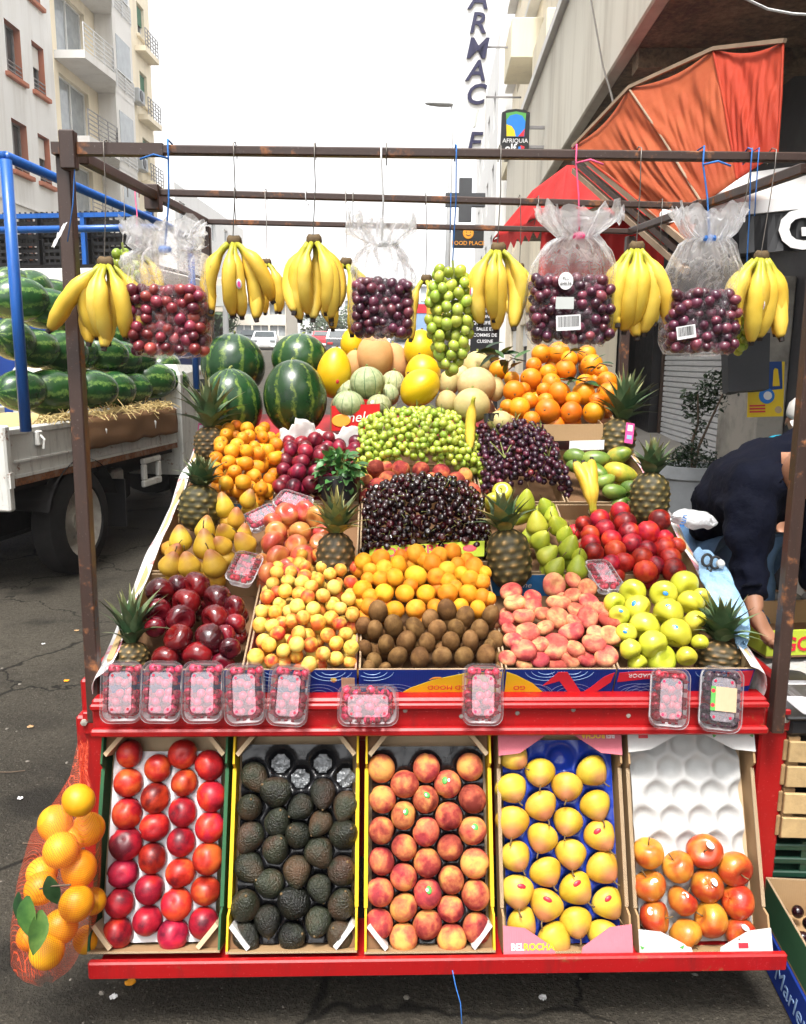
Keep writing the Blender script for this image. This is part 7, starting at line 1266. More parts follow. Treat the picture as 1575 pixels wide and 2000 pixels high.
def hanging():
    for (px, py, sc, Y, fan, sk, lb, wl, seed) in (
        (205, 512, 1.0, 1.93, fanof(4, 3, 1, [(40, -2, -15, 2)]), 2, 'banana bunch beside the front post with one finger sticking out', 'wire hook holding the banana bunch by the front post', 1),
        (456, 470, .93, 1.97, fanof(4, 3, 2, [(-30, 2, 30, 1)]), 2, 'banana bunch with purple oval sticker next to the red grape bag', 'wire hook holding the bananas next to the red grapes', 2),
        (612, 468, .97, 1.97, fanof(4, 3, 3), 1, 'full banana bunch hanging alone in the middle against the sky', 'wire hook holding the middle bananas', 3),
        (972, 484, .98, 1.97, fanof(4, 2, 4), 0, 'banana bunch beside the hanging green grapes', 'long wire holding the bananas beside green grapes', 4),
        (1243, 482, 1.02, 1.95, fanof(4, 3, 5, [(-22, 0, 40, 2)]), 3, 'banana bunch between the two right grape bags', 'long wire holding the bananas between grape bags', 5),
        (1487, 500, .98, 1.93, fanof(5, 3, 6), 2, 'rightmost banana bunch under the black awning', 'thick wire hook holding the rightmost bananas', 6)):
        P = atY(px, py, Y); bunch('banana_bunch', lb, P, fan, sc, (0, 0, R(random.Random(seed).uniform(-8, 8))), seed, stick=sk); wire_to(px+(4 if px < 1400 else 20), P, YB, 'wire', wl)
    for (px, py, sc, Y, lb, seed) in ((520, 512, .62, 2.35, 'small spotted banana bunch behind the second bunch', 7), (676, 512, .82, 2.4, 'green necked banana bunch behind the middle bunch', 8), (832, 544, .72, 2.66, 'small banana bunch behind the green grapes', 9), (268, 492, .75, 2.4, 'banana bunch tied with pink string behind the red grape bag', 10), (1015, 520, .6, 2.66, 'green banana bunch on the middle bar behind the grape bag', 11)):
        P = atY(px, py, Y); bunch('banana_bunch', lb, P, fanof(3, 2, seed), sc*Y/1.97, (0, 0, R(seed*37 % 60-30)), seed); wire_to(px, P, 2.68, 'rope_pink' if seed == 10 else 'wire', f'string holding the {lb}')
    # hanging green grapes
    def hang_grapes(px, py, w_, h_, n, Y, kd, lb, seed, r=.0125, mat='rope_blue', bar=YB):
        P = atY(px, py, Y); t = thing('grape_bunch', lb, 'grapes', P, group='grape bunches hanging from the frame'); g = random.Random(seed); W, H = w_*depth(P)/F, h_*depth(P)/F
        MB().tube([(0, 0, .02), (.003, 0, -.01), (0, 0, -H*.5), (0, 0, -H*.9)], [.003, .003, .0022, .0015], 5).build('stalk', MT['stem_g'], t)
        pts = []
        for _ in range(6000):
            if len(pts) >= n: break
            z = -g.random()*H; k = math.sin(PI*min(1, max(.02, .12+.82*(-z/H))))**.6*(1-.32*(-z/H)); a = g.random()*2*PI; rr = W*.5*k*math.sqrt(g.uniform(.45, 1)); p = Vector((rr*math.cos(a), rr*math.sin(a)*.8, z))
            if all((p-b).length > 1.62*r for b in pts): pts.append(p)
        for p in pts: new('grape', FM[kd], t, p, (g.uniform(-.6, .6), g.uniform(-.6, .6), g.uniform(0, 6)), r*g.uniform(.88, 1.12))
        if mat: wire_to(px+6, P, bar, mat, f'string holding the {lb}')
    hang_grapes(884, 526, 108, 196, 110, 1.99, 'grape_g', 'long green grape bunch hanging over the melons', 1, .0135)
    hang_grapes(240, 490, 60, 150, 46, 2.12, 'grape_g', 'green grape bunch hidden behind the first bananas', 2, .013, 'wire', 2.68)
    hang_grapes(1454, 600, 62, 85, 34, 2.02, 'grape_g', 'green grape bunch under the rightmost bananas', 3, .0115, 'rope_blue')
    # clear bags of red grapes
    for (cx, yb, yt, w_, hg, Y, kd, kx, ky, mat, lb, seed) in ((336, 700, 446, 150, 128, 1.96, 'grape_r', 333, 505, 'rope_blue', 'clear bag of red grapes beside the banana bunches near the truck', 1), (747, 665, 440, 116, 108, 2.0, 'grape_p', 745, 460, 'rope_white', 'clear bag of dark grapes hanging in the middle', 2), (1108, 678, 420, 160, 128, 1.94, 'grape_p', 1122, 470, 'rope_pink', 'clear bag of dark grapes with round code sticker and barcode', 3), (1360, 696, 422, 140, 118, 1.94, 'grape_p', 1368, 470, 'rope_blue', 'tilted clear bag of dark grapes with a barcode', 4)):
        P = atY(cx, yb, Y); d = depth(P); W, HG, H = w_*d/F, hg*d/F, (yb-yt)*d/F; g = random.Random(seed); t = thing('grape_bag', lb, 'grape bag', P, group='clear grape bags on the frame'); r = .0138 if seed < 2 else .0128
        K = Vector(((kx-cx)*d/F, 0, (yb-ky)*d/F))
        nk = (.82, .5, .5, .62)[seed-1]; prof = [(.0, .35), (.02, .80), (.12, .97), (.3, 1.0), (.48, .98), (.60, .93), (.70, .5+.5*nk), (.76, nk+.1), (.80, nk*.8), (.84, nk+.05), (.90, .80), (.96, .93), (1.0, .98)]
        def film(u, v):
            a = 2*PI*u; z = v
            for i in range(len(prof)-1):
                if prof[i][0] <= z <= prof[i+1][0]: f = (z-prof[i][0])/(prof[i+1][0]-prof[i][0]); k = prof[i][1]*(1-f)+prof[i+1][1]*f; break
            ca, sa = math.cos(a), math.sin(a); ex = .72; x = math.copysign(abs(ca)**ex, ca)*W*.535*k; y = math.copysign(abs(sa)**ex, sa)*(.058 if z < .6 else .058-.035*min(1, (z-.6)/.15))*(.85 if k > .5 else 1)
            fold = max(0, (z-.45)/.55); n1 = mnoise.noise(Vector((ca*3+seed, sa*3, z*5))); n2 = mnoise.noise(Vector((ca*9+seed, sa*9, z*6)))
            off = K*max(0, min(1, (z-.45)/.35)) if z > .45 else Vector((0, 0, 0))
            pl = math.sin(a*17+n1*5)*.010*max(0, 1-abs(z-.74)/.34); x += (n1*.024+n2*.007)*(.30+fold)+pl*.6; y += (n2*.009+n1*.018)*(.40+fold)+pl; zz = z*H+.014*n1*(z > .02)+(.035*mnoise.noise(Vector((ca*4+seed, sa*4, 9)))*(z > .93))
            return Vector((x+off.x*.8, y, zz))
        MB().grid(film, 110, 70).build('film', MT['bag'], t, True)
        pts = []
        for _ in range(24000):
            if len(pts) >= 190: break
            p = Vector((g.uniform(-W*.52+r, W*.52-r), g.uniform(-.046, .040), g.uniform(r+.004, HG)))
            if abs(p.x)/(W*.5) > 1.04-.9*max(0, .3-p.z/HG)-.5*max(0, p.z/HG-.7)*(1+math.sin(p.x*60+seed)): continue
            if p.y > -.01 and g.random() < .75: continue
            if all((p-b).length > 1.36*r for b in pts): pts.append(p)
        cl = thing('grape_bunch', f'bunch of {"red" if kd == "grape_r" else "dark"} grapes inside the {lb[6:]}'.replace('bag of red grapes', 'bag').replace('bag of dark grapes', 'bag'), 'grapes', P, group='grape bunches in the bags')
        for p in pts: new('grape', FM[kd], cl, p, (g.uniform(0, 6), g.uniform(0, 6), 0), r*g.uniform(.9, 1.12))
        MB().tube([(0, 0, HG*.9), (.01, 0, HG*.5), (0, 0, .02)], .0025, 5).build('stalk', MT['stem'], cl)
        kp = P+Vector((K.x*.8, -.01, H*.80)); MB().lathe([(.013, .006), (.015, 0), (.013, -.006), (.010, 0), (.013, .006)], 12, None, Matrix.Translation(kp-P)).build('tie', MT[mat], t)
        top = atY(kx, barz(kx), YB); string([top+Vector((0, .02, .0)), top+Vector((0, .02, .018)), top+Vector((0, -.02, .018)), top+Vector((0, -.02, -.02)), top.lerp(kp, .5)+Vector((.004, -.004, 0)), kp], mat, f'{mat[5:]} string holding the {lb}', .0022)
        if mat != 'rope_white': string([top+Vector((0, -.022, -.022)), top+Vector((.03*(1 if seed > 1 else -1), -.03, -.016)), top+Vector((.06*(1 if seed > 1 else -1), -.03, -.026))], mat, f'loose end above the {lb}', .0024)
        if seed == 3:
            def st(px, py, w2, h2, mt, nm, rnd=False, z=-.064):
                c = Vector(((px-cx)*d/F, z, (yb-py)*d/F)); a, b = w2*d/F/2, h2*d/F/2; m = MB()
                if rnd: m.lathe([(0, .0006), (a, .0005), (a, 0)], 20, None, Matrix.Translation(c) @ Matrix.Rotation(PI/2, 4, 'X') @ Matrix.Diagonal((1, b/a, 1, 1)))
                else: m.box(c.x-a, c.x+a, c.y, c.y+.0006, c.z-b, c.z+b)
                return m.build(nm, MT[mt], t)
            s = st(1088, 558, 28, 32, 'ink_white', 'code_sticker', True); c = Vector(((1088-cx)*d/F, -.066, (yb-558)*d/F)); text('PLU', .009, MT['ink_black'], s, frame(c+Vector((0, 0, .005)), (1, 0, 0), (0, 0, 1)), ext=.0002); text('#4636', .010, MT['ink_black'], s, frame(c-Vector((0, 0, .006)), (1, 0, 0), (0, 0, 1)), ext=.0002)
            s = st(1088, 598, 34, 22, 'ink_pale', 'weight_label')
        if seed in (3, 4):
            bx, by, rot = ((1096, 634, R(4)), (1317, 652, R(10)))[seed-3]; c = Vector(((bx-cx)*d/F, -.066, (yb-by)*d/F)); M_ = Matrix.Translation(c) @ Matrix.Rotation(-rot, 4, 'Y'); a, b = (46*d/F/2, 28*d/F/2) if seed == 3 else (36*d/F/2, 24*d/F/2)
            s = MB().box(-a, a, 0, .0006, -b, b, M_).build('barcode_label', MT['ink_white'], t); m = MB(); x = -a*.86
            while x < a*.84: w2 = g.choice((.0006, .001, .0016)); m.box(x, x+w2, -.0006, -.0001, -b*.55, b*.85, M_); x += w2+g.choice((.0006, .001, .0014))
            m.build('barcode', MT['ink_black'], s)
    # assorted knots and loose wires on the bars
    for (px, Y, ln, mat, dx, lb) in ((152, YB, .20, 'rope_blue', -.03, 'blue string hanging off the front bar beside the post'), (755, YB, .03, 'wire', .0, 'short wire twist on the front bar above the middle bag'), (1245, 2.68, .16, 'wire', 0, 'wire hook on the middle bar behind the right bananas'), (1050, 2.68, .07, 'wire', -.01, 'wire loop on the middle bar behind the barcode bag'), (598, 2.68, .03, 'rope_white', .01, 'white tape knot on the middle bar'), (460, 2.68, .09, 'wire', .002, 'thin wire on the middle bar above the second bananas'), (1290, 2.68, .12, 'wire', .003, 'last wire hook on the middle bar'), (880, 2.68, .10, 'rope_blue', .0, 'blue string on the middle bar above green grapes'), (690, 2.68, .10, 'wire', .0, 'wire on the middle bar above the middle bananas'), (1475, YB, .13, 'rope_blue', .004, 'blue string on the front bar near the right end'), (1462, YB, .13, 'wire', -.01, 'wire beside the blue string at the right end')):
        a = atY(px, barz(px, Y), Y); string([a+Vector((0, .018, -.01)), a+Vector((0, .016, .016)), a+Vector((0, -.018, .016)), a+Vector((0, -.018, -.02)), a+Vector((dx*.4, -.016, -ln*.6)), a+Vector((dx, -.014, -ln))], mat, lb, .0014)
    a = atY(140, 440, 1.93); m = MB().grid(lambda u, v: a+Vector((-.03*v+.012*(u-.5), -.03-.01*u, -.05*v+.012*mnoise.noise(Vector((u*4, v*5, 1))))), 6, 8); o = m.build('plastic_scrap', MT['carrier'], None, True); tag(o, 'white plastic scrap tied to the front post', 'plastic scrap')
hanging()
# ------------------------------------------------------------------ berry punnets
def rrect(w_, h_, c, n=4):
    out = []
    for (sx, sy, a0) in ((1, 1, 0), (-1, 1, 90), (-1, -1, 180), (1, -1, 270)):
        for i in range(n+1): a = R(a0+90*i/n); out.append((sx*(w_/2-c)+c*math.cos(a), sy*(h_/2-c)+c*math.sin(a)))
    return out
RB = [lath('raspberry', MT['raspberry'], lambda f: (math.sin(f), 1.05*math.cos(f)), 12, 10, lambda p, a, t: p*(1+.10*math.cos(6*a+3.14*int(t*9))*math.sin(t*9*PI)))]
RB.append(RB[0].copy()); RB[1].materials[0] = MT['blackberry']
PB = []
for k in range(2):
    m = MB(); u = MB(); 
    src = RB[k]; vs_ = [v.co.copy() for v in src.vertices]; fs_ = [tuple(p.vertices) for p in src.polygons]; g = random.Random(k)
    for j in range(5):
        for i in range(4):
            c = Vector((-.030+i*.020+g.uniform(-.006, .006), -.048+j*.024+g.uniform(-.008, .008), .024+g.uniform(-.006, .007))); M_ = Euler((g.random()*6, g.random()*6, 0)).to_matrix(); m.add([c+M_ @ v*(.0105 if k == 0 else .011) for v in vs_], fs_)
    PB.append(m.mesh('berries', MT['raspberry' if k == 0 else 'blackberry'], True))
def punnet_parts():
    W, H = .098, .146; P = {}
    def loft(rings, mat, nm, cap0=False, cap1=False):
        m = MB(); n = len(rings[0][0])
        for (poly, z) in rings: m.v += [(x, y, z) for x, y in poly]
        for i in range(len(rings)-1):
            for k in range(n): k2 = (k+1) % n; m.f.append((i*n+k, i*n+k2, (i+1)*n+k2, (i+1)*n+k))
        if cap0: m.f.append(tuple(range(n-1, -1, -1)))
        if cap1: m.f.append(tuple(range((len(rings)-1)*n, len(rings)*n)))
        return m.mesh(nm, MT[mat], True, 50)
    P['tub'] = loft([(rrect(W-.026, H-.026, .018), 0), (rrect(W-.018, H-.018, .02), .005), (rrect(W-.008, H-.008, .022), .032), (rrect(W, H, .024), .034)], 'clear', 'tub', True)
    P['rim'] = loft([(rrect(W+.002, H+.002, .025), .033), (rrect(W+.003, H+.003, .025), .037), (rrect(W-.006, H-.006, .022), .0385), (rrect(W-.010, H-.010, .02), .036)], 'clear', 'rim')
    P['lid'] = loft([(rrect(W-.010, H-.010, .02), .0362), (rrect(W-.018, H-.018, .018), .046), (rrect(W-.024, H-.024, .016), .0475)], 'clear', 'lid')
    P['lid_panel'] = loft([(rrect(W-.026, H-.030, .016), .0472), (rrect(W-.040, H-.044, .014), .0474), (rrect(W-.043, H-.047, .013), .0455)], 'clear', 'lid_panel'); P['lid_top'] = loft([(rrect(W-.044, H-.048, .013), .0455), (rrect(W-.046, H-.05, .012), .0457)], 'frost', 'lid_centre', False, True)
    m = MB(); r = []
    ln = rrect(W-.041, H-.045, .014, 5); ln.append(ln[0]); m.tube([(x, y, .0478) for x, y in ln], .0006, 4, False); P['line'] = m.mesh('lid_seam', MT['ink_black'])
    def slots(mat):
        m = MB()
        for s in (-1, 1):
            for k in range(5): y = -.042+k*.021; m.bbox(s*(W/2-.0155)-.0055, s*(W/2-.0155)+.0055, y-.0045, y+.0045, .0405, .0455, .001); m.box(s*(W/2-.008)-.003, s*(W/2-.008)+.003, y-.0016, y+.0016, .0395, .0420)
        for s in (-1, 1):
            for k in range(3): x = -.016+k*.016; m.bbox(x-.004, x+.004, s*(H/2-.014)-.0025, s*(H/2-.014)+.0025, .0425, .0455, .001)
        return m.mesh('vent_slots', MT[mat])
    P['slots'] = slots('slot_red'); P['slots_b'] = slots('blackberry')
    m = MB()
    for x in (-.019, .019):
        for y in (-.040, .040): m.lathe([(0, .0002), (.0034, .0002), (.0034, 0)], 10, None, Matrix.Translation((x, y, .0462)))
    P['holes'] = m.mesh('lid_holes', MT['raspberry']); return P
PP = punnet_parts()
def punnet(label, M_, kind=0, sc=1.0):
    t = thing('berry_punnet', label, 'punnet', group='berry punnets'); t.matrix_world = M_ @ Matrix.Diagonal((sc, sc, sc, 1))
    for k in ('tub', 'rim', 'lid', 'lid_panel', 'lid_top', 'line', 'holes'): new(PP[k].name.split('.')[0], PP[k], t)
    new('vent_slots', PP['slots' if kind == 0 else 'slots_b'], t); b = new('berries', PB[kind], t); b['kind'] = 'stuff'
    if kind == 1: l_ = MB().box(-.018, .030, -.026, .028, .0482, .0486).build('paper_label', MT['card_pale'], t); MB().box(-.029, -.0182, -.026, .028, .0482, .0488).build('green_band', MT['ink_green'], t); MB().lathe([(0, .0006), (.005, 0)], 8, None, Matrix.Translation((-.024, .018, .0488))).lathe([(0, .0006), (.005, 0)], 8, None, Matrix.Translation((-.024, -.014, .0488))).build('berry_print', MT['ink_red'], t); pass
    return t
def punnets():
    lean = Vector((0, .30, .954)).normalized()
    for i, (px, py, rot, kd, lb) in enumerate(((235, 1352, 1, 0, 'raspberry punnet at the front ledge, first after the post'), (314, 1352, -1, 0, 'raspberry punnet at the front ledge, second after the post'), (395, 1352, 1, 0, 'raspberry punnet at the front ledge, third after the post'), (477, 1356, 3, 0, 'raspberry punnet at the front ledge, fourth after the post'), (563, 1358, -4, 0, 'raspberry punnet below the yellow apricots, fifth after the post'), (719, 1378, 90, 0, 'raspberry punnet lying sideways on the front ledge'), (944, 1357, -1, 0, 'pale raspberry punnet under the kiwis'), (1311, 1364, -5, 0, 'raspberry punnet under the yellow apples'), (1411, 1366, -6, 1, 'dark berry punnet with a cream and green label'))):
        P = atY(px, py, 1.865); M_ = frame(P, (1, 0, 0), lean) @ Matrix.Rotation(R(rot), 4, 'Z') @ Matrix.Translation((0, 0, -.045)); punnet(lb, M_, kd, 1.0 if i < 8 else 1.08)
    for (px, py, off, rot, tilt, lb) in ((478, 1100, .07, -12, 6, 'raspberry punnet between yellow pears and red apples'), (512, 1000, .07, -52, 0, 'raspberry punnet behind the yellow pears'), (572, 972, .07, 64, -4, 'raspberry punnet below the plums'), (1184, 1114, .06, 14, 8, 'raspberry punnet between green pears and nectarines')):
        P = bed(px, py, off); M_ = frame(P, (1, 0, 0), bv*.9+bw*.15) @ Matrix.Rotation(R(rot), 4, 'Z') @ Matrix.Rotation(R(tilt), 4, 'Y') @ Matrix.Translation((0, 0, -.045)); punnet(lb, M_, 0, .82)
punnets()
# ------------------------------------------------------------------ basil, leaves, loose bananas, net of oranges
def leaf_mesh(L, w_, mat, curl=.2):
    m = MB(); n = 6
    for i in range(n+1):
        t = i/n; w2 = w_*math.sin(PI*min(1, t*.97+.03))**.8*(1-.25*t)+.0003; z = -curl*L*t*t; m.v += [(-w2, L*t, z+w2*.25), (0, L*t, z), (w2, L*t, z+w2*.25)]
    for i in range(n): m.f += [(3*i, 3*i+1, 3*i+4, 3*i+3), (3*i+1, 3*i+2, 3*i+5, 3*i+4)]
    return m.mesh('leaf', MT[mat], True)
def greens():
    P = bed(662, 965, .03); t = thing('basil_pot', 'bushy green basil in a black plastic pot', 'potted plant', P-Vector((0, 0, .02)), (R(-8), 0, 0))
    MB().lathe([(.062, .075), (.070, .078), (.071, .070), (.055, .0), (0, 0), (0, .004), (.05, .006), (.062, .075)], 24).build('pot', MT['black_plastic'], t, True, ang=40); MB().lathe([(0, .06), (.059, .058)], 20).build('soil', MT['card_dark'], t)
    L = [leaf_mesh(.034, .012, 'basil', .3), leaf_mesh(.027, .010, 'basil', .15)]; g = random.Random(4); c = Vector((.004, -.012, .088)); fol = new('foliage', None, t)
    for i in range(260):
        d = Vector((g.gauss(0, 1), g.gauss(0, 1), g.gauss(.25, 1))).normalized(); p = c+Vector((d.x*.078, d.y*.062, d.z*.072))*g.uniform(.55, 1.0); M_ = d.to_track_quat('Y', 'Z').to_matrix().to_4x4() @ Matrix.Rotation(R(g.uniform(-60, 30)), 4, 'X') @ Matrix.Rotation(g.uniform(-.8, .8), 4, 'Y'); new('leaf', L[i % 2], fol, p, M_.to_euler(), g.uniform(.7, 1.15))
    m = MB()
    for i in range(14): d = Vector((g.uniform(-1, 1), g.uniform(-1, 1), 1.6)).normalized(); m.tube([(d.x*.02, d.y*.02, .055), c+d*.02, c+d*.05], .0014, 4)
    m.build('stalks', MT['stem_g'], t)
    # orange leaves
    L2 = [leaf_mesh(.085, .021, 'leaf_dark', .25), leaf_mesh(.075, .017, 'leaf', .1)]
    for k, (px, py, n, spread, lb) in enumerate(((1000, 705, 9, 1, 'leafy twig lying on the melons beside the oranges'), (1118, 745, 8, .8, 'sprig of narrow leaves in the middle of the oranges'), (1170, 715, 5, .8, 'leafy twig at the outer side of the oranges'), (1118, 688, 4, .7, 'small leaf twig at the top of the oranges'), (965, 690, 8, 1.1, 'leafy twig under the recruiting board'))):
        P = at(px, py, 3.18 if py > 700 else 3.3); t = thing('orange_twig', lb, 'leafy twig', P, group='leafy twigs among the oranges'); MB().tube([(-.03, 0, -.02), (0, -.01, .01), (.05, -.01, .0)], .0025, 5).build('twig', MT['twig'], t)
        for i in range(n): new('leaf', L2[g.randrange(2)], t, (g.uniform(-.05, .05), -.015, g.uniform(-.01, .02)), (R(g.uniform(-50, 40)), R(g.uniform(-40, 40)), R(g.uniform(-140, 140))), g.uniform(.7, 1.1)*spread)
    # single upright banana and the hand on the mangoes
    o = new('banana', BN[2], None, at(926, 775, 2.86), (R(4), R(8), R(100)), (1, 1, 1.0)); new('tip', BTIP[2], o); tag(o, 'single banana standing between green and dark grapes', 'banana')
    t = bunch('banana_hand', 'hand of bananas lying between dark grapes and mangoes', at(1158, 1000, 2.58), [(174, 0, -30, 2), (183, 5, -8, 0), (191, 2, 22, 2)], 1.0, (R(-30), R(-10), 0), 3, group=None)
    o = MB().grid(lambda u, v: at(945+u*30, 808+v*16-u*2, 2.95-.02*math.sin(u*6)), 8, 3).build('paper_strip', MT['ink_black'], None, True); tag(o, 'black and white striped paper beside the upright banana', 'paper')
    # net of oranges low on the side
    Z = 1.9; L = [(154, 1563, 30), (108, 1608, 32), (172, 1620, 32), (119, 1660, 32), (155, 1697, 33), (82, 1705, 28), (150, 1765, 32), (118, 1810, 32), (62, 1828, 27), (92, 1858, 32), (80, 1735, 30), (170, 1835, 24), (140, 1640, 24), (182, 1760, 24)]; rl = rowlabels(L)
    for i, a in enumerate(L):
        P = at(a[0], a[1], 1.86+(i % 3)*.035+(.04 if a[2] < 27 else 0)); put('orange_y', 'orange', P, a[2]*depth(P)/F*1.06, f'yellow orange in the hanging net, {rl[i]}', 'orange', 'oranges in the hanging net', stem=None)
    c = at(118, 1715, 1.93); top = at(172, 1480, 1.97)
    def net(u, v):
        a = 2*PI*u; pts = [(at(96, 1893, 1.9), .02), (at(100, 1855, 1.9), .07), (at(116, 1790, 1.9), .088), (at(126, 1700, 1.9), .085), (at(138, 1620, 1.9), .075), (at(155, 1555, 1.91), .045), (at(164, 1500, 1.94), .018), (at(172, 1440, 1.98), .012)]; k = v*(len(pts)-1); i = min(int(k), len(pts)-2); f = k-i
        p = pts[i][0].lerp(pts[i+1][0], f); r = pts[i][1]*(1-f)+pts[i+1][1]*f; return p+Vector((math.cos(a)*r*1.05, math.sin(a)*r*.95-.03, .006*math.sin(a*5+v*9)))
    o = MB().grid(net, 40, 40).build('orange_net', MT['net'], None, True); tag(o, 'red mesh net bag holding oranges beside the front trays', 'net bag')
    t = thing('orange_twig', 'broad dark leaves poking out of the orange net', 'leafy twig', at(80, 1760, 1.80)); MB().tube([(.0, 0, .03), (.03, -.02, .05), (.08, -.03, .06)], .002, 5).build('twig', MT['twig'], t)
    L3 = leaf_mesh(.095, .026, 'leaf', .15); L4 = leaf_mesh(.085, .024, 'leaf_dark', .2)
    for (x, y, z, rx, ry, rz, me) in ((-.012, -.03, .035, -75, 0, 172, L3), (.03, -.02, .075, -80, 10, 190, L4), (-.04, -.01, .03, -70, 20, 150, L4), (.012, -.03, .0, -60, -20, 215, L3)): new('leaf', me, t, (x, y, z), (R(rx), R(ry), R(rz)), q.uniform(.8, 1.05))
greens()
# ------------------------------------------------------------------ people, built with the Skin modifier and applied
def skin_mesh(name, mat, chains, sub=2, smooth=True, fold=0.0):
    """chains: lists of (point, radius or (rx, ry)); equal points are welded so limbs join"""
    V, E, Rr, ix = [], [], [], {}
    for ch in chains:
        prev = None
        for p, r in ch:
            k = tuple(round(c, 4) for c in p)
            if k not in ix: ix[k] = len(V); V.append(p); Rr.append(r if isinstance(r, tuple) else (r, r))
            if prev is not None and prev != ix[k]: E.append((prev, ix[k]))
            prev = ix[k]
    me = bpy.data.meshes.new(name); me.from_pydata([tuple(v) for v in V], E, []); o = bpy.data.objects.new(name, me); C.objects.link(o)
    sk = o.modifiers.new('skin', 'SKIN'); sk.use_smooth_shade = True; su = o.modifiers.new('sub', 'SUBSURF'); su.levels = sub; su.render_levels = sub
    for i, v in enumerate(me.skin_vertices[0].data): v.radius = Rr[i]; v.use_root = (i == 0)
    dg = bpy.context.evaluated_depsgraph_get(); m2 = bpy.data.meshes.new_from_object(o.evaluated_get(dg)); bpy.data.objects.remove(o)
    
    if fold:
        for v in m2.vertices: n_ = mnoise.noise(v.co*11+Vector((0, 0, v.co.z*6)))+.5*mnoise.noise(v.co*26); v.co += v.normal*n_*fold
    m2.name = name; m2.materials.clear(); m2.materials.append(MT[mat]); m2.polygons.foreach_set('use_smooth', [smooth]*len(m2.polygons)); return m2
def head_mesh(sc, turn):
    """skull with brow, nose, lips, chin and ears; faces -Y"""
    m = MB(); n = 26; pr = []
    for i in range(19):
        f = PI*i/18; z = math.cos(f)*.118; r = math.sin(f)**.85*.078; pr.append((r, z))
    def md(p, a, t):
        y = p.y; x = p.x; z = p.z; fr = max(0, -math.sin(a)); s_ = 1.0
        if z < -.02: k = min(1, (-.02-z)/.095); x *= 1-.28*k; y *= 1-.10*k
        y *= 1.18
        g = lambda cx, cz, w_, h_: math.exp(-((x-cx)/w_)**2-((z-cz)/h_)**2)*(fr > .2)
        y -= .022*g(0, -.022, .011, .022)+.012*g(0, .0, .009, .02)+.006*g(0, -.055, .02, .007)+.005*g(0, -.066, .018, .006)+.010*g(0, -.095, .022, .016)+.006*g(.03, .026, .022, .008)+.006*g(-.03, .026, .022, .008); y += .010*g(.030, .006, .014, .010)+.010*g(-.030, .006, .014, .010)
        return Vector((x, y, z))
    m.lathe(pr, n, md)
    for s in (-1, 1): m.lathe([(0, .010), (.010, .008), (.016, .0), (.010, -.006), (0, -.007)], 12, None, Matrix.Translation((s*.078, .012, -.008)) @ Matrix.Rotation(s*R(80), 4, 'Y') @ Matrix.Diagonal((1.9, 1.1, 1, 1)))
    m.v = [tuple(turn @ (Vector(v)*sc)) for v in m.v]; return m
def hand_chains(wr, palm_d, finger_d, thumb_side, side, curl=.9, sc=1.0):
    """palm plus five fingers; side points across the palm"""
    f = Vector(finger_d).normalized(); s = Vector(side).normalized(); n = Vector(palm_d).normalized(); ch = []; c = wr+f*.05*sc
    pm, pe = (wr+f*.03*sc, (.030*sc, .017*sc)), (wr+f*.075*sc, (.034*sc, .013*sc)); ch.append([(wr, .026*sc), pm, pe])
    for k, (off, L) in enumerate(((-.030, .070), (-.010, .080), (.011, .076), (.030, .060))):
        b = wr+f*.080*sc+s*off*sc; d1 = (f+n*curl*.4).normalized(); p1 = b+d1*L*.45*sc; d2 = (f*.4+n*curl).normalized(); p2 = p1+d2*L*.32*sc; d3 = (f*-.3+n*curl).normalized(); p3 = p2+d3*L*.26*sc
        ch.append([pe, (b+f*.012*sc, .0105*sc), (p1, .0088*sc), (p2, .0080*sc), (p3, .0065*sc)])
    b = wr+f*.028*sc-s*.030*sc*thumb_side; p1 = b-s*.024*sc*thumb_side+f*.026*sc+n*.008; p2 = p1+f*.028*sc+n*.022*sc; p3 = p2+f*.014*sc+n*.018*sc; ch.append([pm, (b, .013*sc), (p1, .0115*sc), (p2, .010*sc), (p3, .0075*sc)])
    return ch
def join_mesh(name, mat, meshes):
    m = MB()
    for me in meshes: m.add([v.co.copy() for v in me.vertices], [tuple(p.vertices) for p in me.polygons])
    return m.mesh(name, MT[mat], True)
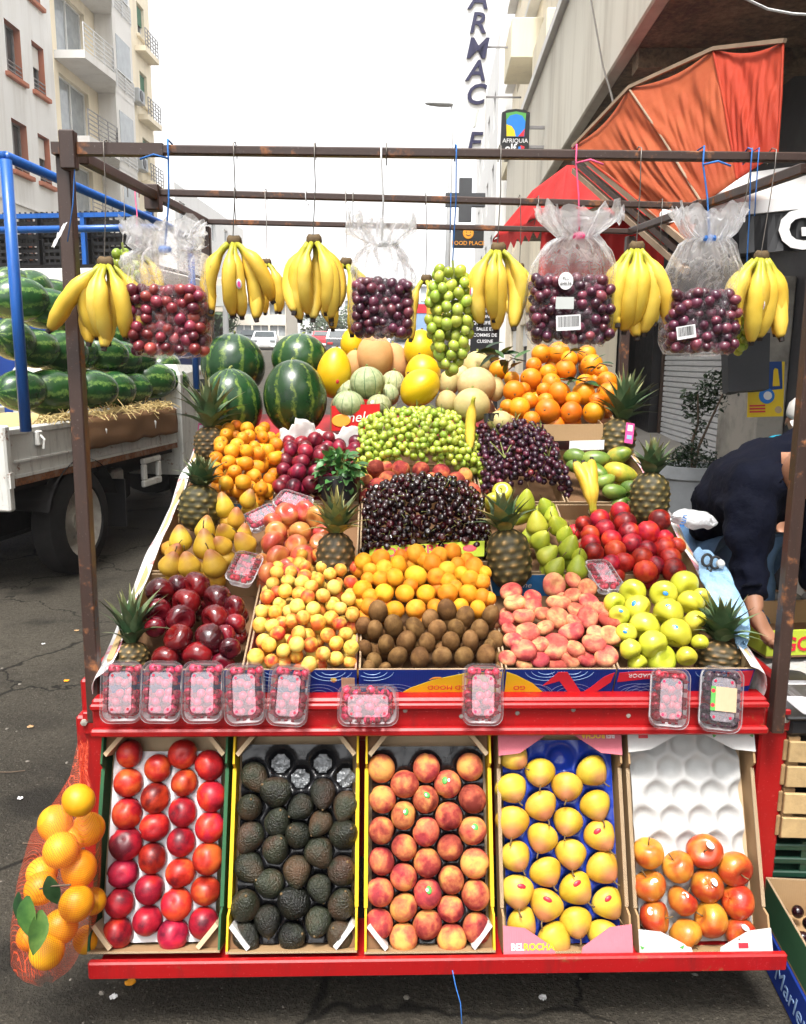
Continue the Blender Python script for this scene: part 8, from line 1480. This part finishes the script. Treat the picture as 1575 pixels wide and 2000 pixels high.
def bending_man():
    hipL, hipR = at(1388, 1050, 3.02), at(1446, 1058, 2.86); pelvis = (hipL+hipR)/2+Vector((0, 0, .02)); O = Vector((pelvis.x, pelvis.y, 0))
    t = thing('person', 'man in a navy jacket and jeans bending down to lift a fruit box', 'person', O); L = lambda p: Vector(p)-O
    pel = L(pelvis); mid = L(at(1440, 975, 2.80)); chest = L(at(1498, 935, 2.66)); neck = L(at(1556, 915, 2.50)); head = L(at(1606, 912, 2.40))
    shN = L(at(1468, 975, 2.50)); shF = L(at(1545, 880, 2.80)); elN = L(at(1462, 1110, 2.47)); wrN = L(at(1476, 1196, 2.40)); elF = L(at(1600, 1040, 2.7)); wrF = L(at(1600, 1180, 2.55))
    kneN, kneF = Vector((pel.x+.05, pel.y-.20, .50)), Vector((pel.x-.02, pel.y+.12, .50)); ankN, ankF = Vector((pel.x-.02, pel.y-.10, .10)), Vector((pel.x-.06, pel.y+.16, .10))
    hN, hF = L(hipR)+Vector((0, 0, -.03)), L(hipL)+Vector((0, 0, -.03))
    tp, tc = (.095, .08), (.10, .08); body = [[(pel, tp), (mid, (.09, .075)), (chest, tc), (neck, .05), (head, .055)], [(chest, tc), (shN, .055), (elN, .040), (wrN, .026)], [(chest, tc), (shF, .055), (elF, .040), (wrF, .030)], [(pel, tp), (hN, .075), (kneN, .055), (ankN, .040)], [(pel, tp), (hF, .075), (kneF, .055), (ankF, .040)]]
    d = (wrN-elN).normalized(); side = Vector((.25, -.95, 0)); pn = Vector((.9, .3, -.25))
    body += hand_chains(wrN, pn, (d*.7+Vector((.45, .0, -.35))), 1, side, .8, 1.0)+hand_chains(wrF, Vector((-.9, .2, -.2)), (wrF-elF), -1, side, .8); bm = skin_mesh('body', 'skin', body)
    turn = Matrix.Translation(head) @ Matrix.Rotation(R(40), 4, 'Z') @ Matrix.Rotation(R(62), 4, 'X')
    hd = head_mesh(1.0, turn).mesh('head', MT['skin'], True); new('body', join_mesh('body', 'skin', [bm, hd]), t)
    hair = MB(); hair.lathe([(.0, .126), (.045, .117), (.070, .085), (.083, .03), (.083, -.01), (.074, -.03)], 22, lambda p, a, tt: Vector((p.x, p.y*1.2+.012, p.z*(1 if math.sin(a) > -.3 else .99)+(.05 if math.sin(a) < -.35 and p.z < .06 else 0))), turn); hair.build('hair', MT['hair'], t, True)
    e = MB()
    for s in (-1, 1): e.lathe([(0, .011), (.007, .008), (.011, 0), (.007, -.008), (0, -.011)], 10, None, turn @ Matrix.Translation((s*.030, -.074, .006)))
    e.build('eyes', MT['eye'], t, True)
    jk = [[(pel+Vector((0, 0, -.01)), (.150, .135)), (pel.lerp(mid, .5), (.155, .130)), (mid, (.158, .130)), (chest, (.180, .140)), (chest.lerp(neck, .7), (.10, .09))], [(chest, (.175, .135)), (shN, .082), (shN.lerp(elN, .5), .070), (elN, .060), (elN.lerp(wrN, .5), .052), (elN.lerp(wrN, .72), .047)], [(chest, (.175, .135)), (shF, .098), (elF, .068), (elF.lerp(wrF, .86), .05)]]
    new('jacket', skin_mesh('jacket', 'navy', jk, 3, fold=.022), t)
    jn = [[(pel+Vector((0, 0, .02)), (.165, .138)), (hN, .118), (hN.lerp(kneN, .5), .100), (kneN, .082), (kneN.lerp(ankN, .5), .074), (ankN+Vector((0, 0, .0)), .066)], [(pel+Vector((0, 0, .02)), (.165, .138)), (hF, .118), (kneF, .082), (ankF, .066)]]
    new('jeans', skin_mesh('jeans', 'jeans', jn, 3, fold=.009), t)
    for a in (ankN, ankF): new('shoe', skin_mesh('shoe', 'sole', [[(Vector((a.x, a.y+.03, .05)), .045), (Vector((a.x+.03, a.y-.08, .045)), .045), (Vector((a.x+.05, a.y-.17, .035)), .032)]]), t)
    return O+wrN
HAND = bending_man()
def cap_person():
    hd = at(1564, 822, 4.9); O = Vector((hd.x+.06, hd.y, .12)); t = thing('person', 'person in a pale cap and turquoise shirt behind the frame post', 'person', O); h = hd.z-.12; z = lambda k: h*k
    hip = Vector((0, 0, z(.60))); ch = Vector((0, 0, z(.84))); nk = Vector((-.03, 0, z(.93))); he = Vector((-.06, -.01, h))
    body = [[(hip, (.14, .10)), (ch, (.17, .11)), (nk, .05), (he, .06)]]
    for s in (-1, 1): body += [[(ch, (.17, .11)), (Vector((s*.19, 0, z(.87))), .062), (Vector((s*.23, -.03, z(.66))), .043), (Vector((s*.20, -.15, z(.50))), .028)], [(hip, (.14, .10)), (Vector((s*.09, 0, z(.54))), .085), (Vector((s*.09, -.02, z(.30))), .058), (Vector((s*.09, 0, .08)), .04)]]
    bm = skin_mesh('body', 'skin', body+[c_ for s in (-1, 1) for c_ in hand_chains(Vector((s*.20, -.15, z(.50))), Vector((-s, 0, 0)), Vector((0, -.3, -1)), s, Vector((0, 1, -.2)), .35)])
    turn = Matrix.Translation(he) @ Matrix.Rotation(R(-25), 4, 'Z') @ Matrix.Rotation(R(14), 4, 'X'); hm = head_mesh(1.0, turn).mesh('head', MT['skin'], True); new('body', join_mesh('body', 'skin', [bm, hm]), t)
    e = MB()
    for s in (-1, 1): e.lathe([(0, .011), (.007, .008), (.011, 0), (.007, -.008), (0, -.011)], 10, None, turn @ Matrix.Translation((s*.030, -.074, .006)))
    e.build('eyes', MT['eye'], t, True)
    cp = MB(); cp.lathe([(0, .142), (.05, .136), (.078, .105), (.088, .06), (.087, .035)], 22, lambda p, a, tt: Vector((p.x, p.y*1.16, p.z)), turn); cp.grid(lambda u, v: turn @ Vector(((u-.5)*.13*(1-.25*v*v), -.085-.075*v, .045-.012*v-.02*(2*u-1)**2)), 10, 4); cp.build('cap', MT['cap'], t, True)
    sh = [[(hip+Vector((0, 0, -.04)), (.165, .125)), (hip.lerp(ch, .5), (.165, .125)), (ch, (.195, .135)), (nk-Vector((0, 0, .03)), .075)]]+[[(ch, (.195, .135)), (Vector((s*.19, 0, z(.87))), .082), (Vector((s*.215, -.015, z(.76))), .07)] for s in (-1, 1)]; new('shirt', skin_mesh('shirt', 'teal', sh), t)
    tr = [[(hip+Vector((0, 0, .0)), (.155, .118)), (Vector((s*.09, 0, z(.53))), .108), (Vector((s*.09, -.02, z(.30))), .082), (Vector((s*.09, 0, .09)), .066)] for s in (-1, 1)]; new('trousers', skin_mesh('trousers', 'black_cloth', tr), t)
    for s in (-1, 1): new('shoe', skin_mesh('shoe', 'sole', [[(Vector((s*.09, .03, .05)), .045), (Vector((s*.09, -.09, .045)), .045), (Vector((s*.09, -.17, .035)), .03)]]), t)
cap_person()
# ------------------------------------------------------------------ clutter on the pavement side of the cart
def clutter():
    # lime box in the man's hand
    P = at(1496, 1286, 2.46); t = thing('lime_box', 'lime green fruit box with red lettering in the bending man\'s hand', 'box', P, (0, 0, R(6))); W, L, H = .42, .30, .085
    MB().box(0, W, 0, L, 0, .006).build('base', MT['card_dark'], t)
    for nm, a in (('front_wall', (0, W, 0, .006, .0065, H)), ('back_wall', (0, W, L-.006, L, .0065, H)), ('side_wall', (0, .006, .0065, L-.0065, .0065, H)), ('side_wall', (W-.006, W, .0065, L-.0065, .0065, H))): MB().box(*a).build(nm, MT['card_lime'] if nm != 'back_wall' else MT['card'], t)
    text('GOLFRED', .062, MT['ink_red'], t, frame((.185, -.002, .040), (1, 0, 0), (0, 0, 1)), ext=.0005, bold=.0015); MB().lathe([(.016, 0), (.02, 0), (.02, .001), (.016, .001), (.016, 0)], 18, None, Matrix.Translation((.022, -.0015, .05)) @ Matrix.Rotation(PI/2, 4, 'X')).build('round_mark', MT['ink_green'], t); pass
    # stacked empties: black tray, wooden crates, green plastic crates
    X = atY(1538, 1600, 1.95).x
    def wcrate(z, lb):
        t = thing('wooden_crate', lb, 'wooden crate', (X, 1.98, z), (0, 0, R(-4)), 'wooden crates beside the cart'); W, L, H = .5, .34, .145
        for (x, y) in ((0, 0), (W-.03, 0), (0, L-.03), (W-.03, L-.03)): MB().bbox(x, x+.03, y, y+.03, 0, H, .002).build('corner_block', MT['wood'], t)
        for k in range(2):
            z0 = .008+k*.07
            MB().bbox(-.001, W+.001, -.011, -.001, z0, z0+.058, .002).build('slat', MT['wood_pale'], t); MB().bbox(-.001, W+.001, L+.001, L+.011, z0, z0+.058, .002).build('slat', MT['wood_pale'], t); MB().bbox(-.012, -.001, 0, L, z0, z0+.058, .002).build('slat', MT['wood'], t)
        for k in range(4): MB().bbox(.003, W-.003, .03+k*.075, .09+k*.075, .0, .008, .002).build('slat', MT['wood'], t)
    def pcrate(z, lb):
        t = thing('green_crate', lb, 'plastic crate', (X-.025, 2.0, z), (0, 0, R(-3)), 'green plastic crates beside the cart'); W, L, H = .52, .36, .115; s = MB(); s.box(0, W, 0, L, 0, .01); s.build('base', MT['green_plastic'], t)
        for k in range(3): MB().bbox(0, W, -.012, 0, .004+k*.04, .022+k*.04, .003).build('rail', MT['green_plastic'], t); MB().bbox(-.012, 0, 0, L, .004+k*.04, .022+k*.04, .003).build('rail', MT['green_plastic'], t)
        for k in range(6): MB().box(k*W/5-.01, k*W/5+.008, -.009, -.001, .002, H-.005).build('stave', MT['green_plastic'], t)
    pcrate(.22, 'dark green plastic crate, upper of the stack beside the cart'); pcrate(.10, 'dark green plastic crate, lower of the stack beside the cart')
    wcrate(.345, 'lower slatted wooden crate beside the cart'); wcrate(.492, 'upper slatted wooden crate beside the cart')
    t = thing('black_tray', 'black plastic tray on top of the wooden crates', 'tray', (X-.01, 1.97, .64)); MB().bbox(0, .5, 0, .34, 0, .05, .012).build('tray', MT['black_plastic'], t); MB().bbox(-.012, .512, -.012, .352, .052, .062, .004).build('rim', MT['black_plastic'], t)
    t = thing('berry_punnet', 'empty clear punnet lying on the black tray', 'punnet'); t.matrix_world = frame((X+.06, 2.02, .706), (1, 0, 0), (0, 1, 0)); [new(PP[k].name.split('.')[0], PP[k], t) for k in ('tub', 'rim', 'lid')]
    t = thing('black_bin', 'black plastic tub behind the wooden crates', 'tub', (X+.2, 2.42, 0)); MB().lathe([(0, .02), (.2, .02), (.24, .66), (.26, .66), (.26, .69), (.235, .69), (.22, .05)], 24).build('tub', MT['black_plastic'], t, True, ang=40)
    o = MB().grid(lambda u, v: Vector((X-.03+u*.5, 2.12+v*.42, .70+.03*mnoise.noise(Vector((u*3, v*3, 1)))+.015*mnoise.noise(Vector((u*9, v*9, 4)))-.10*max(0, .25-u))), 30, 24).build('grey_sheet', MT['canvas_grey'], None, True); tag(o, 'crumpled grey plastic sheet on the crates beside the post', 'plastic sheet'); o.modifiers.new('thickness', 'SOLIDIFY').thickness = .002
    # cherry box on the ground with blue side
    P = atZ(1548, 1830, .24); t = thing('cherry_box', 'blue sided crate of cherries on the ground by the cart corner', 'fruit crate', (P.x, 1.50, .12), (0, 0, R(-6))); W, L, H = .38, .48, .11
    MB().box(0, W, 0, L, 0, .006).build('base', MT['card'], t)
    for nm, a, mt in (('front_wall', (0, W, 0, .006, .0065, H), 'card'), ('back_wall', (0, W, L-.006, L, .0065, H), 'card'), ('side_wall', (0, .006, .0065, L-.0065, .0065, H), 'card_green'), ('side_wall', (W-.006, W, .0065, L-.0065, .0065, H), 'card')): w_ = MB().box(*a).build(nm, MT[mt], t); MB().box(a[0]+.0005, a[1]-.0005, a[2]+.0005, a[3]-.0005, H+.0003, H+.002).build('raw_edge', MT['edge'], w_)
    g = random.Random(8)
    for i in range(24): put('cherry', 'cherry', t.matrix_basis @ Vector((.03+(i % 3)*.042+g.uniform(-.008, .008), .04+(i//3)*.055+g.uniform(-.01, .01), .045+g.uniform(0, .02))), .017, 'dark red cherry in the crate on the ground', 'cherry', 'cherries in the ground crate')
    t2 = thing('blue_crate', 'blue printed crate under the ground cherry box', 'fruit crate', (P.x-.005, 1.49, .0), (0, 0, R(-6))); MB().bbox(0, W+.01, 0, L+.01, .002, .117, .003).build('walls', MT['card_blue'], t2); text('Marlene', .075, MT['ink_lblue'], t2, frame((-.002, .24, .055), (0, -1, 0), (0, 0, 1)), ext=.0004, sh=.2); text('Marlene', .07, MT['ink_lblue'], t2, frame((.19, -.002, .055), (1, 0, 0), (0, 0, 1)), ext=.0004, sh=.2)
    # white carrier bag, light blue sheet and scissors on the cart edge
    c = at(1345, 1008, 2.55)
    def bag(u, v): a = 2*PI*u; r = math.sin(PI*min(.98, .04+v*.93))**.6; n = mnoise.noise(Vector((math.cos(a)*2, math.sin(a)*2, v*4))); return c+Vector((-.05+v*.14+.012*n, math.cos(a)*.045*r, math.sin(a)*.028*r-.02*v+.012*n))
    o = MB().grid(bag, 28, 20).build('carrier_bag', MT['carrier'], None, True); tag(o, 'white plastic carrier bag with blue print on the cart edge', 'bag'); text('sun', .03, MT['sky_letter'], o, frame(c+Vector((-.035, -.05, -.005)), (.3, 0, 1), (-1, 0, .3)), ext=.0004)
    A = [at(1372, 1082, 2.36), at(1405, 1140, 2.27), at(1440, 1215, 2.16), at(1452, 1262, 2.10)]
    def sh(u, v): k = u*3; i = min(int(k), 2); p = A[i].lerp(A[i+1], k-i); w_ = .012+.05*math.sin(PI*min(1, u*.9+.12)); a = PI*2*v; return p+Vector((math.cos(a)*w_*.7, math.sin(a)*w_*.6, math.sin(a)*w_*.5))+Vector((1, .4, 1))*.010*mnoise.noise(Vector((u*7, math.cos(a)*1.5, math.sin(a)*1.5)))
    o = MB().grid(sh, 40, 24).build('blue_cloth', MT['towel'], None, True); tag(o, 'light blue plastic sheet bundled along the cart edge', 'cloth')
    P = at(1385, 1115, 2.30); t = thing('scissors', 'black handled scissors hung on the cart edge', 'scissors', P, (R(-20), R(14), R(-10)))
    for s in (-1, 1): MB().tube([(s*.012+.013*math.cos(a), 0, .028+.017*math.sin(a)) for a in [i*2*PI/14 for i in range(15)]], .0042, 6, False).build('handle', MT['black_plastic'], t, True); MB().add([(s*.008, -.002*s, .012), (s*.001, -.002*s, -.075), (-s*.010, -.002*s, -.01), (s*.008, .001*s, .012), (s*.001, .001*s, -.075), (-s*.010, .001*s, -.01)], [(0, 1, 2), (5, 4, 3), (0, 3, 4, 1), (1, 4, 5, 2), (2, 5, 3, 0)]).build('blade', MT['black_plastic'], t)
    o = MB().lathe([(0, .012), (.010, .008), (.013, 0), (.008, -.012), (0, -.015)], 10, lambda p, a, tt: p*(1+.3*mnoise.noise(p*90)), Matrix.Translation(at(1408, 1100, 2.3))).build('plastic_knot', MT['rope_white'], None, True); tag(o, 'white plastic knot beside the scissors', 'knot')
    string([at(884, 1895, 1.86), at(890, 1925, 1.85), at(900, 1960, 1.84), at(903, 2010, 1.83)], 'rope_blue', 'thin green blue thread dangling under the front ledge', .0012, name='thread')
clutter()

def litter():
    g = random.Random(9)
    for i, (px, py, k, lb) in enumerate(((150, 1232, 0, 'small brown leaf on the road by the truck wheel'), (255, 1920, 1, 'dried orange peel on the road under the ledge'), (222, 1948, 2, 'tiny white paper scrap under the ledge'), (85, 1258, 2, 'torn white paper scrap on the road'), (20, 1510, 3, 'thin twig at the edge of the road'), (72, 1650, 3, 'short twig beside the orange net'), (1060, 1950, 2, 'white paper crumb under the pear tray'), (60, 1420, 0, 'flat brown leaf farther from the cart'), (130, 1330, 1, 'bit of peel between wheel and post'), (40, 1560, 2, 'pale scrap beside the twig'))):
        P = atZ(px, py, .004); r = .012 if k != 2 else .009
        if k == 3: o = MB().tube([P+Vector((-.05, .01, 0)), P+Vector((0, 0, .004)), P+Vector((.05, .02, 0))], .0022, 5).build('twig', MT['twig'])
        else: o = MB().grid(lambda u, v: P+Vector(((u-.5)*2.4*r*(1-.5*(2*v-1)**2), (v-.5)*2*r, .003+.006*mnoise.noise(Vector((u*3+i, v*3, i))))), 6, 6).build(('fallen_leaf', 'orange_peel', 'paper_scrap')[k], MT[('card', 'loquat', 'ink_white')[k]], None, True)
        tag(o, lb, ('leaf', 'peel', 'paper scrap', 'twig')[k])
litter()
# ------------------------------------------------------------------ hazy street air
def haze():
    g = N('street_haze'); v = g.n('ShaderNodeVolumePrincipled'); v.inputs['Color'].default_value = (.95, .96, 1, 1); v.inputs['Density'].default_value = .0009; v.inputs['Anisotropy'].default_value = .2
    g.l(v.outputs[0], g.out.inputs['Volume']); o = MB().box(-60, 60, -14, 165, -1.5, 22).build('haze', g.m); o['kind'] = 'stuff'
haze()
